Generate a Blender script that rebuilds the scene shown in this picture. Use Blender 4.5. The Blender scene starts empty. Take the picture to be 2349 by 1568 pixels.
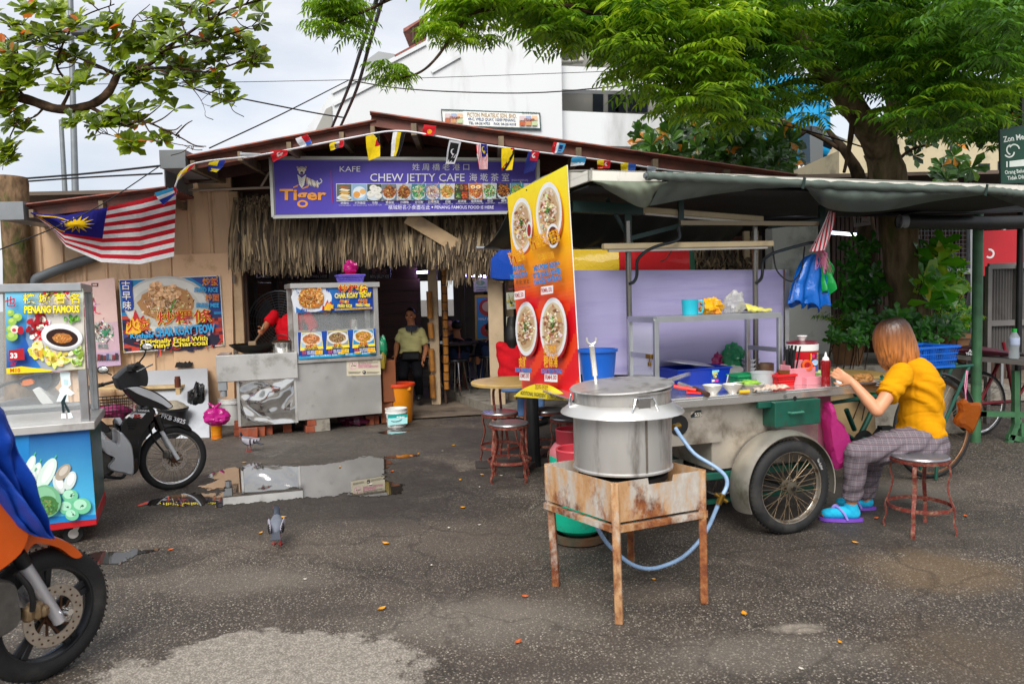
import bpy,math,random
from mathutils import Vector,Matrix
from mathutils import noise as mnoise
R=math.radians
PI=math.pi
sc=bpy.context.scene
COL=sc.collection
rnd=random.Random(7)
U=rnd.uniform
# ------------------------------------------------------------------ camera
F,CX,CY,H=1700.0,1174.5,784.0,1.5
RC=Matrix.Rotation(PI/2-R(3.5),3,'X')@Matrix.Rotation(-R(1.5),3,'Z')
CAMLOC=Vector((0,0,H))
cd=bpy.data.cameras.new('camera')
cd.sensor_width=36
cd.lens=F/2349*36
cd.clip_start=0.05
cd.clip_end=2000
cam=bpy.data.objects.new('camera',cd)
cam.matrix_world=Matrix.Translation(CAMLOC)@RC.to_4x4()
COL.objects.link(cam)
sc.camera=cam
cd.dof.use_dof=True
cd.dof.focus_distance=7.5
cd.dof.aperture_fstop=4.0
# ------------------------------------------------------------------ light
SUN_EL,SUN_AZ=45,192
w=bpy.data.worlds.new('World')
sc.world=w
w.use_nodes=True
nt=w.node_tree
nt.nodes.clear()
def wn(t,**k):
 n=nt.nodes.new(t)
 for a,b in k.items():
  setattr(n,a,b)
 return n
sky=wn('ShaderNodeTexSky',sky_type='NISHITA',sun_disc=False,sun_elevation=R(SUN_EL),sun_rotation=R(SUN_AZ),air_density=1.0,dust_density=1.5)
tc=wn('ShaderNodeTexCoord')
mp=wn('ShaderNodeMapping')
mp.inputs['Scale'].default_value=(1.0,1.0,3.2)
n1=wn('ShaderNodeTexNoise')
n1 .inputs['Scale'].default_value=2.1
n1 .inputs['Detail'].default_value=7
n1 .inputs['Roughness'].default_value=.55
r1=wn('ShaderNodeValToRGB')
r1 .color_ramp.elements[0].position=.28
r1 .color_ramp.elements[0].color=(.55,.55,.55,1)
r1 .color_ramp.elements[1].position=.56
r1 .color_ramp.elements[1].color=(1,1,1,1)
n2=wn('ShaderNodeTexNoise')
n2 .inputs['Scale'].default_value=3.3
n2 .inputs['Detail'].default_value=6
r2=wn('ShaderNodeValToRGB')
r2 .color_ramp.elements[0].position=.3
r2 .color_ramp.elements[0].color=(4.7,5.0,5.6,1)
r2 .color_ramp.elements[1].position=.66
r2 .color_ramp.elements[1].color=(6.3,6.4,6.6,1)
mx=wn('ShaderNodeMix',data_type='RGBA')
bg=wn('ShaderNodeBackground')
bg.inputs['Strength'].default_value=.1
wo=wn('ShaderNodeOutputWorld')
L=nt.links.new
L(tc.outputs['Generated'],mp.inputs['Vector'])
L(mp.outputs[0],n1 .inputs['Vector'])
L(mp.outputs[0],n2 .inputs['Vector'])
L(n1 .outputs['Fac'],r1 .inputs['Fac'])
L(n2 .outputs['Fac'],r2 .inputs['Fac'])
L(r1 .outputs['Color'],mx.inputs['Factor'])
L(sky.outputs['Color'],mx.inputs[6])
L(r2 .outputs['Color'],mx.inputs[7])
L(mx.outputs[2],bg.inputs['Color'])
L(bg.outputs[0],wo.inputs['Surface'])
sd=bpy.data.lights.new('sun','SUN')
sd.energy=3.0
sd.angle=R(38)
sd.color=(1,.96,.9)
sun=bpy.data.objects.new('sun',sd)
# sky rotation SUN_AZ is measured from +Y clockwise: the sun stands behind the camera's right shoulder
a=R(SUN_AZ)
sdir=Vector((math.sin(a)*math.cos(R(SUN_EL)),math.cos(a)*math.cos(R(SUN_EL)),math.sin(R(SUN_EL))))
sun.rotation_euler=sdir.to_track_quat('Z','Y').to_euler()
sun.location=(0,0,30)
COL.objects.link(sun)
sc.view_settings.view_transform='Standard'
sc.view_settings.look='None'
sc.view_settings.exposure=0.68
sc.view_settings.gamma=1
sc.cycles.max_bounces=7
sc.cycles.transparent_max_bounces=10
sc.cycles.use_denoising=True
sc.cycles.sample_clamp_indirect=8
# ------------------------------------------------------------------ pixel -> world
def ray(x,y):
 return RC@Vector(((x-CX)/F,(CY-y)/F,-1))
def G(x,y,z=0.0):
 d=ray(x,y)
 return CAMLOC+d*((z-H)/d.z)
def P(x,y,Y):
 d=ray(x,y)
 return CAMLOC+d*(Y/d.y)
def PL(x,y,p,n):
 d=ray(x,y)
 return CAMLOC+d*((p-CAMLOC).dot(n)/d.dot(n))
def V(*a):
 return Vector(a)
# ------------------------------------------------------------------ things, parts
def tag(o,label=None,cat=None,group=None,kind=None):
 if label:o['label']=label
 if cat:o['category']=cat
 if group:o['group']=group
 if kind:o['kind']=kind
 return o
def thing(name,label,cat,loc=(0,0,0),rz=0.0,group=None):
 o=bpy.data.objects.new(name,None)
 o.empty_display_size=.1
 o.location=loc
 o.rotation_euler=(0,0,rz)
 COL.objects.link(o)
 return tag(o,label,cat,group)
def wm(o):
 m=Matrix.Identity(4)
 while o is not None:
  m=Matrix.LocRotScale(o.location,o.rotation_euler,o.scale)@m
  o=o.parent
 return m
def copy_tree(o,loc=None,rz=None,label=None,group=None,parent=None):
 c=o.copy()
 COL.objects.link(c)
 c.parent=parent
 if loc is not None:c.location=loc
 if rz is not None:c.rotation_euler=(0,0,rz)
 if label:c['label']=label
 if group:c['group']=group
 for ch in list(o.children):
  copy_tree(ch,parent=c)
 return c
class MB:
 """collects shapes; build() links them as ONE mesh object"""
 def __init__(s,xf=None):
  s.v,s.f,s.m,s.c=[],[],[],[]
  s.xf=xf
  s.mi=0
  s.col=None
 def add(s,vs,fs,m=None):
  b=len(s.v)
  if s.xf is not None:
   vs=[s.xf@Vector(p)for p in vs]
  s.v.extend([tuple(p)for p in vs])
  m=s.mi if m is None else m
  for f in fs:
   s.f.append([i+b for i in f])
   s.m.append(m)
   s.c.append(s.col)
  return s
 def box(s,c,d,rot=None,bev=0.0):
  hx,hy,hz=d[0]/2,d[1]/2,d[2]/2
  b=min(bev,hx*.95,hy*.95,hz*.95)
  vs,fs=[],[]
  if b<=0:
   vs=[(x,y,z)for x in(-hx,hx)for y in(-hy,hy)for z in(-hz,hz)]
   fs=[(0,1,3,2),(4,6,7,5),(0,4,5,1),(2,3,7,6),(0,2,6,4),(1,5,7,3)]
  else:
   ix={}
   for sx in(-1,1):
    for sy in(-1,1):
     for sz in(-1,1):
      for a in range(3):
       p=[sx*(hx-b),sy*(hy-b),sz*(hz-b)]
       p[a]+=(sx,sy,sz)[a]*b
       ix[(sx,sy,sz,a)]=len(vs)
       vs.append(tuple(p))
   S=(-1,1)
   for k in S:
    fs.append([ix[(k,y,z,0)]for y,z in((-1,-1),(1,-1),(1,1),(-1,1))][::k])
    fs.append([ix[(x,k,z,1)]for x,z in((-1,-1),(-1,1),(1,1),(1,-1))][::k])
    fs.append([ix[(x,y,k,2)]for x,y in((-1,-1),(1,-1),(1,1),(-1,1))][::k])
   for p in S:
    for q in S:
     e=p*q
     fs.append([ix[(p,q,-1,0)],ix[(p,q,-1,1)],ix[(p,q,1,1)],ix[(p,q,1,0)]][::e])
     fs.append([ix[(p,-1,q,2)],ix[(p,-1,q,0)],ix[(p,1,q,0)],ix[(p,1,q,2)]][::-e])
     fs.append([ix[(-1,p,q,1)],ix[(-1,p,q,2)],ix[(1,p,q,2)],ix[(1,p,q,1)]][::-e])
   for sx in S:
    for sy in S:
     for sz in S:
      fs.append([ix[(sx,sy,sz,a)]for a in range(3)][::sx*sy*sz])
  c=Vector(c)
  if rot is None:
   vs=[c+Vector(p)for p in vs]
  else:
   vs=[c+rot@Vector(p)for p in vs]
  return s.add(vs,fs)
 def bar(s,p,q,w,h=None,up=(0,0,1),bev=0.0):
  p,q=Vector(p),Vector(q)
  h=h or w
  y=(q-p)
  ln=y.length
  y.normalize()
  u=Vector(up)
  if abs(y.dot(u))>.98:u=Vector((1,0,0))if abs(y.x)<.9 else Vector((0,1,0))
  x=y.cross(u).normalized()
  z=x.cross(y)
  return s.box((p+q)/2,(w,ln,h),Matrix((x,y,z)).transposed(),bev)
 def tube(s,pts,r,n=8,cap=True,closed=False):
  pts=[Vector(p)for p in pts]
  k=len(pts)
  rs=r if isinstance(r,(list,tuple))else[r]*k
  vs,fs=[],[]
  nv=None
  for i in range(k):
   if closed:
    t=pts[(i+1)%k]-pts[i-1]
   else:
    t=pts[min(i+1,k-1)]-pts[max(i-1,0)]
   if t.length<1e-9:t=Vector((0,0,1))
   t.normalize()
   if nv is None:
    a=Vector((0,0,1))if abs(t.z)<.9 else Vector((1,0,0))
    nv=t.cross(a).normalized()
   else:
    nv=nv-t*nv.dot(t)
    if nv.length<1e-6:nv=t.cross(Vector((0.3,.9,.2)))
    nv.normalize()
   b=t.cross(nv)
   for j in range(n):
    a=2*PI*j/n
    vs.append(pts[i]+(nv*math.cos(a)+b*math.sin(a))*rs[i])
  for i in range(k if closed else k-1):
   i2=(i+1)%k
   for j in range(n):
    j2=(j+1)%n
    fs.append((i*n+j,i*n+j2,i2*n+j2,i2*n+j))
  if cap and not closed:
   fs.append(tuple(range(n-1,-1,-1)))
   fs.append(tuple((k-1)*n+j for j in range(n)))
  return s.add(vs,fs)
 def lathe(s,prof,c=(0,0,0),n=24,rot=None,sx=1,sy=1,closed=False):
  c=Vector(c)
  vs,fs=[],[]
  for r,z in prof:
   for j in range(n):
    a=2*PI*j/n
    p=Vector((r*math.cos(a)*sx,r*math.sin(a)*sy,z))
    vs.append(c+(rot@p if rot else p))
  k=len(prof)
  for i in range(k if closed else k-1):
   i2=(i+1)%k
   for j in range(n):
    j2=(j+1)%n
    fs.append((i*n+j,i*n+j2,i2*n+j2,i2*n+j))
  if not closed:
   if prof[0][0]>1e-5:fs.append(tuple(range(n-1,-1,-1)))
   if prof[-1][0]>1e-5:fs.append(tuple((k-1)*n+j for j in range(n)))
  return s.add(vs,fs)
 def cyl(s,p,q,r,n=16,r2=None):
  return s.tube([p,q],[r,r if r2 is None else r2],n)
 def ell(s,c,r,n=14,m=9,rot=None):
  pr=[(max(math.sin(PI*i/m),1e-6),-math.cos(PI*i/m))for i in range(m+1)]
  c=Vector(c)
  vs,fs=[],[]
  for a,z in pr:
   for j in range(n):
    t=2*PI*j/n
    p=Vector((a*math.cos(t)*r[0],a*math.sin(t)*r[1],z*r[2]))
    vs.append(c+(rot@p if rot else p))
  for i in range(m):
   for j in range(n):
    j2=(j+1)%n
    fs.append((i*n+j,i*n+j2,(i+1)*n+j2,(i+1)*n+j))
  return s.add(vs,fs)
 def prism(s,poly,t,fn=None):
  """poly: 2d points; fn(x,y,h)->world, h from 0 to t"""
  fn=fn or(lambda x,y,h:(x,y,h))
  n=len(poly)
  vs=[fn(x,y,0)for x,y in poly]+[fn(x,y,t)for x,y in poly]
  fs=[tuple(range(n-1,-1,-1)),tuple(range(n,2*n))]
  fs+=[(i,(i+1)%n,n+(i+1)%n,n+i)for i in range(n)]
  return s.add(vs,fs)
 def slab(s,pts,off):
  """polygon of world points given thickness by the vector off"""
  n=len(pts)
  off=Vector(off)
  vs=[Vector(p)for p in pts]+[Vector(p)+off for p in pts]
  fs=[tuple(range(n-1,-1,-1)),tuple(range(n,2*n))]
  fs+=[(i,(i+1)%n,n+(i+1)%n,n+i)for i in range(n)]
  return s.add(vs,fs)
 def sheet(s,fn,nu,nv,t=0.0):
  """fn(u,v)->point; with t a closed thin sheet"""
  g=[[Vector(fn(i/nu,j/nv))for j in range(nv+1)]for i in range(nu+1)]
  w=nv+1
  fs=[(i*w+j,(i+1)*w+j,(i+1)*w+j+1,i*w+j+1)for i in range(nu)for j in range(nv)]
  vs=[p for r in g for p in r]
  if t:
   nn=[]
   for i in range(nu+1):
    for j in range(nv+1):
     a=g[min(i+1,nu)][j]-g[max(i-1,0)][j]
     b=g[i][min(j+1,nv)]-g[i][max(j-1,0)]
     c=a.cross(b)
     nn.append(c.normalized()if c.length>1e-12 else Vector((0,0,1)))
   k=len(vs)
   vs=[p+q*t/2 for p,q in zip(vs,nn)]+[p-q*t/2 for p,q in zip(vs,nn)]
   fs+=[tuple(x+k for x in f[::-1])for f in fs]
   for i in range(nu):
    fs.append((i*w,i*w+k,(i+1)*w+k,(i+1)*w))
    fs.append((i*w+nv,(i+1)*w+nv,(i+1)*w+nv+k,i*w+nv+k))
   for j in range(nv):
    fs.append((j,j+1,j+1+k,j+k))
    fs.append((nu*w+j,nu*w+j+k,nu*w+j+1+k,nu*w+j+1))
  return s.add(vs,fs)
 def loft(s,rings,cap=True):
  n=len(rings[0])
  vs=[p for r in rings for p in r]
  k=len(rings)
  fs=[(i*n+j,i*n+(j+1)%n,(i+1)*n+(j+1)%n,(i+1)*n+j)for i in range(k-1)for j in range(n)]
  if cap:
   fs.append(tuple(range(n-1,-1,-1)))
   fs.append(tuple((k-1)*n+j for j in range(n)))
  return s.add(vs,fs)
 def build(s,name,mats,parent=None,smooth=True,world=True,ang=38,loc=None,fix=False):
  """world: vertices are world points, brought into the parent's space"""
  me=bpy.data.meshes.new(name)
  vs=s.v
  o=bpy.data.objects.new(name,me)
  if parent is not None and world:
   iv=wm(parent).inverted()
   vs=[iv@Vector(p)for p in vs]
  elif loc is not None:
   l=Vector(loc)
   if world:vs=[Vector(p)-l for p in vs]
   o.location=l
  me.from_pydata([tuple(p)for p in vs],[],s.f)
  mats=mats if isinstance(mats,(list,tuple))else[mats]
  for m in mats:me.materials.append(m)
  if len(mats)>1:me.polygons.foreach_set('material_index',s.m)
  if any(c is not None for c in s.c):
   at=me.color_attributes.new('Col','FLOAT_COLOR','CORNER')
   buf=[]
   for f,c in zip(s.f,s.c):
    c=c or(1,1,1)
    if isinstance(c[0],(tuple,list)):
     for q in c:buf.extend((q[0],q[1],q[2],1))
    else:
     buf.extend((c[0],c[1],c[2],1)*len(f))
   at.data.foreach_set('color',buf)
  if fix:
   import bmesh
   bm=bmesh.new()
   bm.from_mesh(me)
   bmesh.ops.recalc_face_normals(bm,faces=bm.faces)
   bm.to_mesh(me)
   bm.free()
  if smooth:
   me.polygons.foreach_set('use_smooth',[True]*len(me.polygons))
   me.set_sharp_from_angle(angle=R(ang))
  me.update()
  COL.objects.link(o)
  o.parent=parent
  return o
def solo(mb,name,mats,label,cat,loc=None,group=None,**k):
 """a thing that is one mesh; its origin is put at its base"""
 if loc is None:
  n=len(mb.v)
  loc=(sum(p[0]for p in mb.v)/n,sum(p[1]for p in mb.v)/n,min(p[2]for p in mb.v))
 return tag(mb.build(name,mats,loc=loc,**k),label,cat,group)
def struct(mb,name,mats,**k):
 return tag(mb.build(name,mats,**k),kind='structure')
# ------------------------------------------------------------------ materials
def srgb(h):
 h=h.lstrip('#')
 c=[int(h[i:i+2],16)/255 for i in(0,2,4)]
 return tuple(x/12.92 if x<=.04045 else((x+.055)/1.055)**2.4 for x in c)
def C(h):
 return srgb(h)if isinstance(h,str)else tuple(h)
MATS={}
def nmat(name):
 m=bpy.data.materials.new(name)
 m.use_nodes=True
 t=m.node_tree
 b=t.nodes['Principled BSDF']
 return m,t,b
def mat(name,col,rough=.5,metal=0.0,var=.12,vs=6.0,bump=0.0,bs=60.0,spec=.5,coat=0.0,dirt=None,dirt_amt=.5,ds=3.0,attr=False,trans=0.0,stretch=(1,1,1),emit=0.0,alpha=1.0,sss=0.0,rv=.1):
 """procedural paint/metal/plastic: mottled colour, stains, roughness variation, bump"""
 if name in MATS:return MATS[name]
 m,t,b=nmat(name)
 N,K=t.nodes.new,t.links.new
 col=C(col)
 co=N('ShaderNodeTexCoord')
 mp=N('ShaderNodeMapping')
 mp.inputs['Scale'].default_value=stretch
 K(co.outputs['Object'],mp.inputs['Vector'])
 nz=N('ShaderNodeTexNoise')
 nz.inputs['Scale'].default_value=vs
 nz.inputs['Detail'].default_value=5
 K(mp.outputs[0],nz.inputs['Vector'])
 if attr:
  at=N('ShaderNodeVertexColor')
  at.layer_name='Col'
  base=at.outputs['Color']
 else:
  rg=N('ShaderNodeRGB')
  rg.outputs[0].default_value=(*col,1)
  base=rg.outputs[0]
 mr=N('ShaderNodeMapRange')
 mr.inputs['From Min'].default_value=.3
 mr.inputs['From Max'].default_value=.7
 mr.inputs['To Min'].default_value=1-var
 mr.inputs['To Max'].default_value=1+var
 K(nz.outputs['Fac'],mr.inputs['Value'])
 mu=N('ShaderNodeMix')
 mu.data_type='RGBA'
 mu.blend_type='MULTIPLY'
 mu.inputs['Factor'].default_value=1
 K(base,mu.inputs[6])
 K(mr.outputs[0],mu.inputs[7])
 out=mu.outputs[2]
 if dirt is not None:
  dz=N('ShaderNodeTexNoise')
  dz.inputs['Scale'].default_value=ds
  dz.inputs['Detail'].default_value=8
  dz.inputs['Roughness'].default_value=.65
  K(mp.outputs[0],dz.inputs['Vector'])
  dr=N('ShaderNodeMapRange')
  dr.inputs['From Min'].default_value=.62-.3*dirt_amt
  dr.inputs['From Max'].default_value=.78-.2*dirt_amt
  K(dz.outputs['Fac'],dr.inputs['Value'])
  dm=N('ShaderNodeMix')
  dm.data_type='RGBA'
  K(dr.outputs[0],dm.inputs['Factor'])
  K(out,dm.inputs[6])
  dm.inputs[7].default_value=(*C(dirt),1)
  out=dm.outputs[2]
 K(out,b.inputs['Base Color'])
 rr=N('ShaderNodeMapRange')
 rr.inputs['To Min'].default_value=max(rough-rv,.02)
 rr.inputs['To Max'].default_value=min(rough+rv,1)
 K(nz.outputs['Fac'],rr.inputs['Value'])
 K(rr.outputs[0],b.inputs['Roughness'])
 b.inputs['Metallic'].default_value=metal
 b.inputs['Specular IOR Level'].default_value=spec
 b.inputs['Coat Weight'].default_value=coat
 b.inputs['Transmission Weight'].default_value=trans
 b.inputs['Alpha'].default_value=alpha
 if sss:
  b.inputs['Subsurface Weight'].default_value=sss
  b.inputs['Subsurface Radius'].default_value=(.01,.004,.003)
 if emit:
  K(out,b.inputs['Emission Color'])
  b.inputs['Emission Strength'].default_value=emit
 if bump:
  bz=N('ShaderNodeTexNoise')
  bz.inputs['Scale'].default_value=bs
  bz.inputs['Detail'].default_value=4
  K(mp.outputs[0],bz.inputs['Vector'])
  bp=N('ShaderNodeBump')
  bp.inputs['Strength'].default_value=min(bump,1)
  bp.inputs['Distance'].default_value=.01
  K(bz.outputs['Fac'],bp.inputs['Height'])
  K(bp.outputs[0],b.inputs['Normal'])
 MATS[name]=m
 return m
def glass(name,tint=(.9,.95,.95),alpha=.18,rough=.03):
 if name in MATS:return MATS[name]
 m,t,b=nmat(name)
 b.inputs['Base Color'].default_value=(*tint,1)
 b.inputs['Roughness'].default_value=rough
 b.inputs['Alpha'].default_value=alpha
 MATS[name]=m
 return m
def film(name,col,alpha=.6,rough=.25,trl=.3):
 """thin plastic: part see-through, part translucent"""
 if name in MATS:return MATS[name]
 m,t,b=nmat(name)
 N,K=t.nodes.new,t.links.new
 b.inputs['Base Color'].default_value=(*C(col),1)
 b.inputs['Roughness'].default_value=rough
 b.inputs['Alpha'].default_value=alpha
 b.inputs['Coat Weight'].default_value=.3
 co=N('ShaderNodeTexCoord')
 nz=N('ShaderNodeTexNoise')
 nz.inputs['Scale'].default_value=22
 nz.inputs['Detail'].default_value=3
 nz.inputs['Distortion'].default_value=1.2
 K(co.outputs['Object'],nz.inputs['Vector'])
 bp=N('ShaderNodeBump')
 bp.inputs['Strength'].default_value=.6
 bp.inputs['Distance'].default_value=.012
 K(nz.outputs['Fac'],bp.inputs['Height'])
 K(bp.outputs[0],b.inputs['Normal'])
 tr=N('ShaderNodeBsdfTranslucent')
 tr.inputs['Color'].default_value=(*C(col),1)
 ms=N('ShaderNodeMixShader')
 ms.inputs[0].default_value=trl
 K(b.outputs[0],ms.inputs[1])
 K(tr.outputs[0],ms.inputs[2])
 K(ms.outputs[0],t.nodes['Material Output'].inputs['Surface'])
 MATS[name]=m
 return m
def leaf(name,cols,trl=.35,rough=.35):
 """foliage: colour varies leaf by leaf (per mesh island), light passes through"""
 if name in MATS:return MATS[name]
 m,t,b=nmat(name)
 N,K=t.nodes.new,t.links.new
 ge=N('ShaderNodeNewGeometry')
 rp=N('ShaderNodeValToRGB')
 e=rp.color_ramp.elements
 for i,(pos,c)in enumerate(cols):
  if i<2:
   e[i].position=pos
  else:
   e.new(pos)
  e[i].color=(*C(c),1)
 K(ge.outputs['Random Per Island'],rp.inputs['Fac'])
 K(rp.outputs['Color'],b.inputs['Base Color'])
 b.inputs['Roughness'].default_value=rough
 tr=N('ShaderNodeBsdfTranslucent')
 hs=N('ShaderNodeHueSaturation')
 hs.inputs['Value'].default_value=1.9
 hs.inputs['Hue'].default_value=.485
 K(rp.outputs['Color'],hs.inputs['Color'])
 K(hs.outputs['Color'],tr.inputs['Color'])
 ms=N('ShaderNodeMixShader')
 ms.inputs[0].default_value=trl
 K(b.outputs[0],ms.inputs[1])
 K(tr.outputs[0],ms.inputs[2])
 K(ms.outputs[0],t.nodes['Material Output'].inputs['Surface'])
 MATS[name]=m
 return m
def emis(name,col,s):
 if name in MATS:return MATS[name]
 m,t,b=nmat(name)
 b.inputs['Base Color'].default_value=(*C(col),1)
 b.inputs['Emission Color'].default_value=(*C(col),1)
 b.inputs['Emission Strength'].default_value=s
 MATS[name]=m
 return m
# ------------------------------------------------------------------ lettering and printed faces
_fc=bpy.data.curves.new('lettering','FONT')
_fo=bpy.data.objects.new('lettering',_fc)
COL.objects.link(_fo)
_dg=bpy.context.evaluated_depsgraph_get()
_tc={}
def glyphs(s,off=0.0):
 k=(s,round(off,4))
 if k not in _tc:
  _fc.body=s
  _fc.offset=off
  _fc.resolution_u=2
  _dg.update()
  e=_fo.evaluated_get(_dg)
  me=e.to_mesh()
  vs=[(v.co.x,v.co.y)for v in me.vertices]
  fs=[tuple(p.vertices)for p in me.polygons]
  e.to_mesh_clear()
  x0=min((v[0]for v in vs),default=0)
  x1=max((v[0]for v in vs),default=1)
  _tc[k]=(vs,fs,x0,x1)
 return _tc[k]
class Print:
 """a printed face: flat colour shapes laid on a sheet given by four corners (tl, tr, br, bl); x to the right and y down in units of w, h"""
 def __init__(s,tl,tr,br,bl,w,h,x0=0,y0=0,bend=None,step=.0005):
  s.q=[Vector(p)for p in(tl,tr,br,bl)]
  s.w,s.h,s.x0,s.y0,s.bend=w,h,x0,y0,bend
  s.n=(s.q[1]-s.q[0]).cross(s.q[0]-s.q[3]).normalized()
  s.mb=MB()
  s.k=1
  s.step=step
 def at(s,x,y,k=None):
  u,v=(x-s.x0)/s.w,(y-s.y0)/s.h
  a=s.q[0].lerp(s.q[1],u)
  b=s.q[3].lerp(s.q[2],u)
  p=a.lerp(b,v)+s.n*(s.step*(s.k if k is None else k))
  if s.bend:p=p+s.n*s.bend(u,v)
  return p
 def face(s,pts,col,lift=True):
  s.mb.col=C(col)if not isinstance(col,list)else[C(c)for c in col]
  vs=[s.at(x,y)for x,y in pts]
  s.mb.add(vs,[tuple(range(len(vs)))[::-1]])
  if isinstance(col,list):s.mb.c[-1]=s.mb.c[-1][::-1]
  if lift:s.k+=1
  return s
 def rect(s,x0,y0,x1,y1,col):
  return s.face([(x0,y0),(x1,y0),(x1,y1),(x0,y1)],col)
 def grad(s,x0,y0,x1,y1,c0,c1,n=8):
  a,b=C(c0),C(c1)
  for i in range(n):
   t0,t1=i/n,(i+1)/n
   p=tuple(a[j]+(b[j]-a[j])*t0 for j in range(3))
   q=tuple(a[j]+(b[j]-a[j])*t1 for j in range(3))
   ya,yb=y0+(y1-y0)*t0,y0+(y1-y0)*t1
   s.face([(x0,ya),(x1,ya),(x1,yb),(x0,yb)],[p,p,q,q],False)
  s.k+=1
  return s
 def ell(s,cx,cy,rx,ry,col,n=28,a0=0,lift=True,wob=0):
  c,si=math.cos(a0),math.sin(a0)
  pts=[]
  for i in range(n):
   t=2*PI*i/n
   k=1+(rnd.uniform(-wob,wob)if wob else 0)
   x,y=rx*k*math.cos(t),ry*k*math.sin(t)
   pts.append((cx+x*c-y*si,cy+x*si+y*c))
  return s.face(pts,col,lift)
 def text(s,t,x,y,size,col,off=0.0,width=None,out=None,ow=.04,rot=0,align='l',lift=True):
  """baseline-left at x, y; size is the em; width stretches to fit"""
  if any(ord(q)>0x2e80 for q in t):off,ow=off*.6,ow*.55
  vs,fs,x0,x1=glyphs(t,off)
  sx=size
  if width:sx=width/max(x1-x0,1e-4)
  c,si=math.cos(rot),math.sin(rot)
  dx={'l':-x0,'c':-(x0+x1)/2,'r':-x1}[align]
  def put(g,col):
   s.mb.col=C(col)
   vv=[]
   for a,b in g[0]:
    px,py=(a+dx)*sx,-b*size
    vv.append(s.at(x+px*c-py*si,y+px*si+py*c))
   s.mb.add(vv,g[1])
   if lift:s.k+=1
  if out:put(glyphs(t,off+ow),out)
  put((vs,fs),col)
  return s
 def strand(s,x,y,ln,w,a,col,curl=0.6,n=5):
  pts=[]
  for i in range(n+1):
   pts.append((x,y,a))
   x+=math.cos(a)*ln/n
   y+=math.sin(a)*ln/n
   a+=curl/n
  p1=[(px-math.sin(pa)*w,py+math.cos(pa)*w)for px,py,pa in pts]
  p2=[(px+math.sin(pa)*w,py-math.cos(pa)*w)for px,py,pa in pts]
  for i in range(n):
   s.face([p1[i],p1[i+1],p2[i+1],p2[i]],col,False)
  return s
 def food(s,cx,cy,rx,ry,pal,n=60,size=.2,kind='mix',layers=6):
  """a heap of food in a photograph: many small bits and strands from a palette"""
  if n>=60:
   d=C(pal[0])
   s.ell(cx,cy,rx*.95,ry*.93,tuple(q*.75 for q in d),26,0,True,.07)
  for l in range(layers):
   for i in range(max(1,n//layers)):
    a,d=U(0,2*PI),math.sqrt(U(0,1))*(1-.12*l)
    x,y=cx+rx*d*math.cos(a),cy+ry*d*math.sin(a)
    c=pal[rnd.randrange(len(pal))]
    c=tuple(min(1,q*U(.75,1.25))for q in C(c))
    z=size*min(rx,ry)*U(.5,1.3)
    if kind=='noodle' or(kind=='mix' and U(0,1)<.5):
     s.strand(x,y,z*3.2,z*.13,U(0,6.3),c,U(-2.5,2.5),4)
    else:
     s.ell(x,y,z*U(.6,1),z*U(.35,.7),c,7,U(0,3),False,.2)
   s.k+=1
  return s
 def build(s,name,parent,m=None):
  return s.mb.build(name,m or MAT_PRINT,parent,smooth=False)
MAT_PRINT=mat('printed_face','#ffffff',.38,var=.04,vs=9,attr=True,spec=.4)
MAT_PRINTM=mat('printed_matt_face','#ffffff',.75,var=.06,vs=14,attr=True,spec=.2)
MAT_ATTR=mat('coloured_surface','#ffffff',.6,var=.1,vs=20,attr=True)
# common materials
STEEL=mat('brushed_stainless_steel','#d2d0cc',.34,.7,.08,4,dirt='#8f8a80',dirt_amt=.25,bump=.03,bs=14)
STEEL_SH=mat('polished_stainless_steel','#dad8d4',.14,.85,.06,4,bump=.02,bs=8)
CHROME=mat('chromed_metal','#d9d9d8',.1,1,.05,10)
ALU=mat('aluminium_bar','#b9bcbd',.32,.9,.07,12)
BLACKP=mat('black_plastic','#101011',.42,0,.3,20)
RUBBER=mat('tyre_rubber','#151516',.75,0,.3,30,bump=.15,bs=90,dirt='#3a3835',dirt_amt=.4)
WHITEP=mat('white_plastic','#d9d9d6',.35,0,.05,6,dirt='#a5a39a',dirt_amt=.15)
REDRUST=mat('red_oxide_painted_steel','#6e2a20',.6,.1,.3,30,dirt='#8b6a55',dirt_amt=.45,ds=40,bump=.1)
DGREEN=mat('dark_green_painted_steel','#0c4a3b',.45,.1,.2,12,dirt='#2f3b33',dirt_amt=.25,ds=18)
CREAMP=mat('cream_paint','#b99c78',.6,0,.12,5,dirt='#8d7357',dirt_amt=.3,bump=.03)
WOODG=mat('weathered_timber','#7b6a55',.8,0,.3,14,stretch=(1,1,.15),bump=.2,dirt='#4e4336',dirt_amt=.4)
WOODL=mat('pale_raw_timber','#b59b70',.75,0,.25,10,bump=.15,dirt='#7f6a4a',dirt_amt=.35)
DARKW=mat('dark_brown_timber','#3b2518',.65,0,.35,10,bump=.12)
BLACKPAINT=mat('black_painted_steel','#17181a',.4,.2,.2,10)
def catenary(p,q,sag,n=16):
 p,q=Vector(p),Vector(q)
 return[p.lerp(q,i/n)-Vector((0,0,sag*4*(i/n)*(1-i/n)))for i in range(n+1)]
def smooth_path(pts,n=6):
 """Catmull-Rom through points"""
 pts=[Vector(p)for p in pts]
 q=[pts[0]*2-pts[1]]+pts+[pts[-1]*2-pts[-2]]
 out=[]
 for i in range(1,len(q)-2):
  for k in range(n):
   t=k/n
   a,b,c,d=q[i-1],q[i],q[i+1],q[i+2]
   out.append(.5*((2*b)+(c-a)*t+(2*a-5*b+4*c-d)*t*t+(3*b-a-3*c+d)*t**3))
 out.append(pts[-1])
 return out
def nz(p,s=1.0,o=0.0):
 return mnoise.noise(Vector((p[0]*s+o,p[1]*s+o*1.7,p[2]*s-o)))
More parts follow.
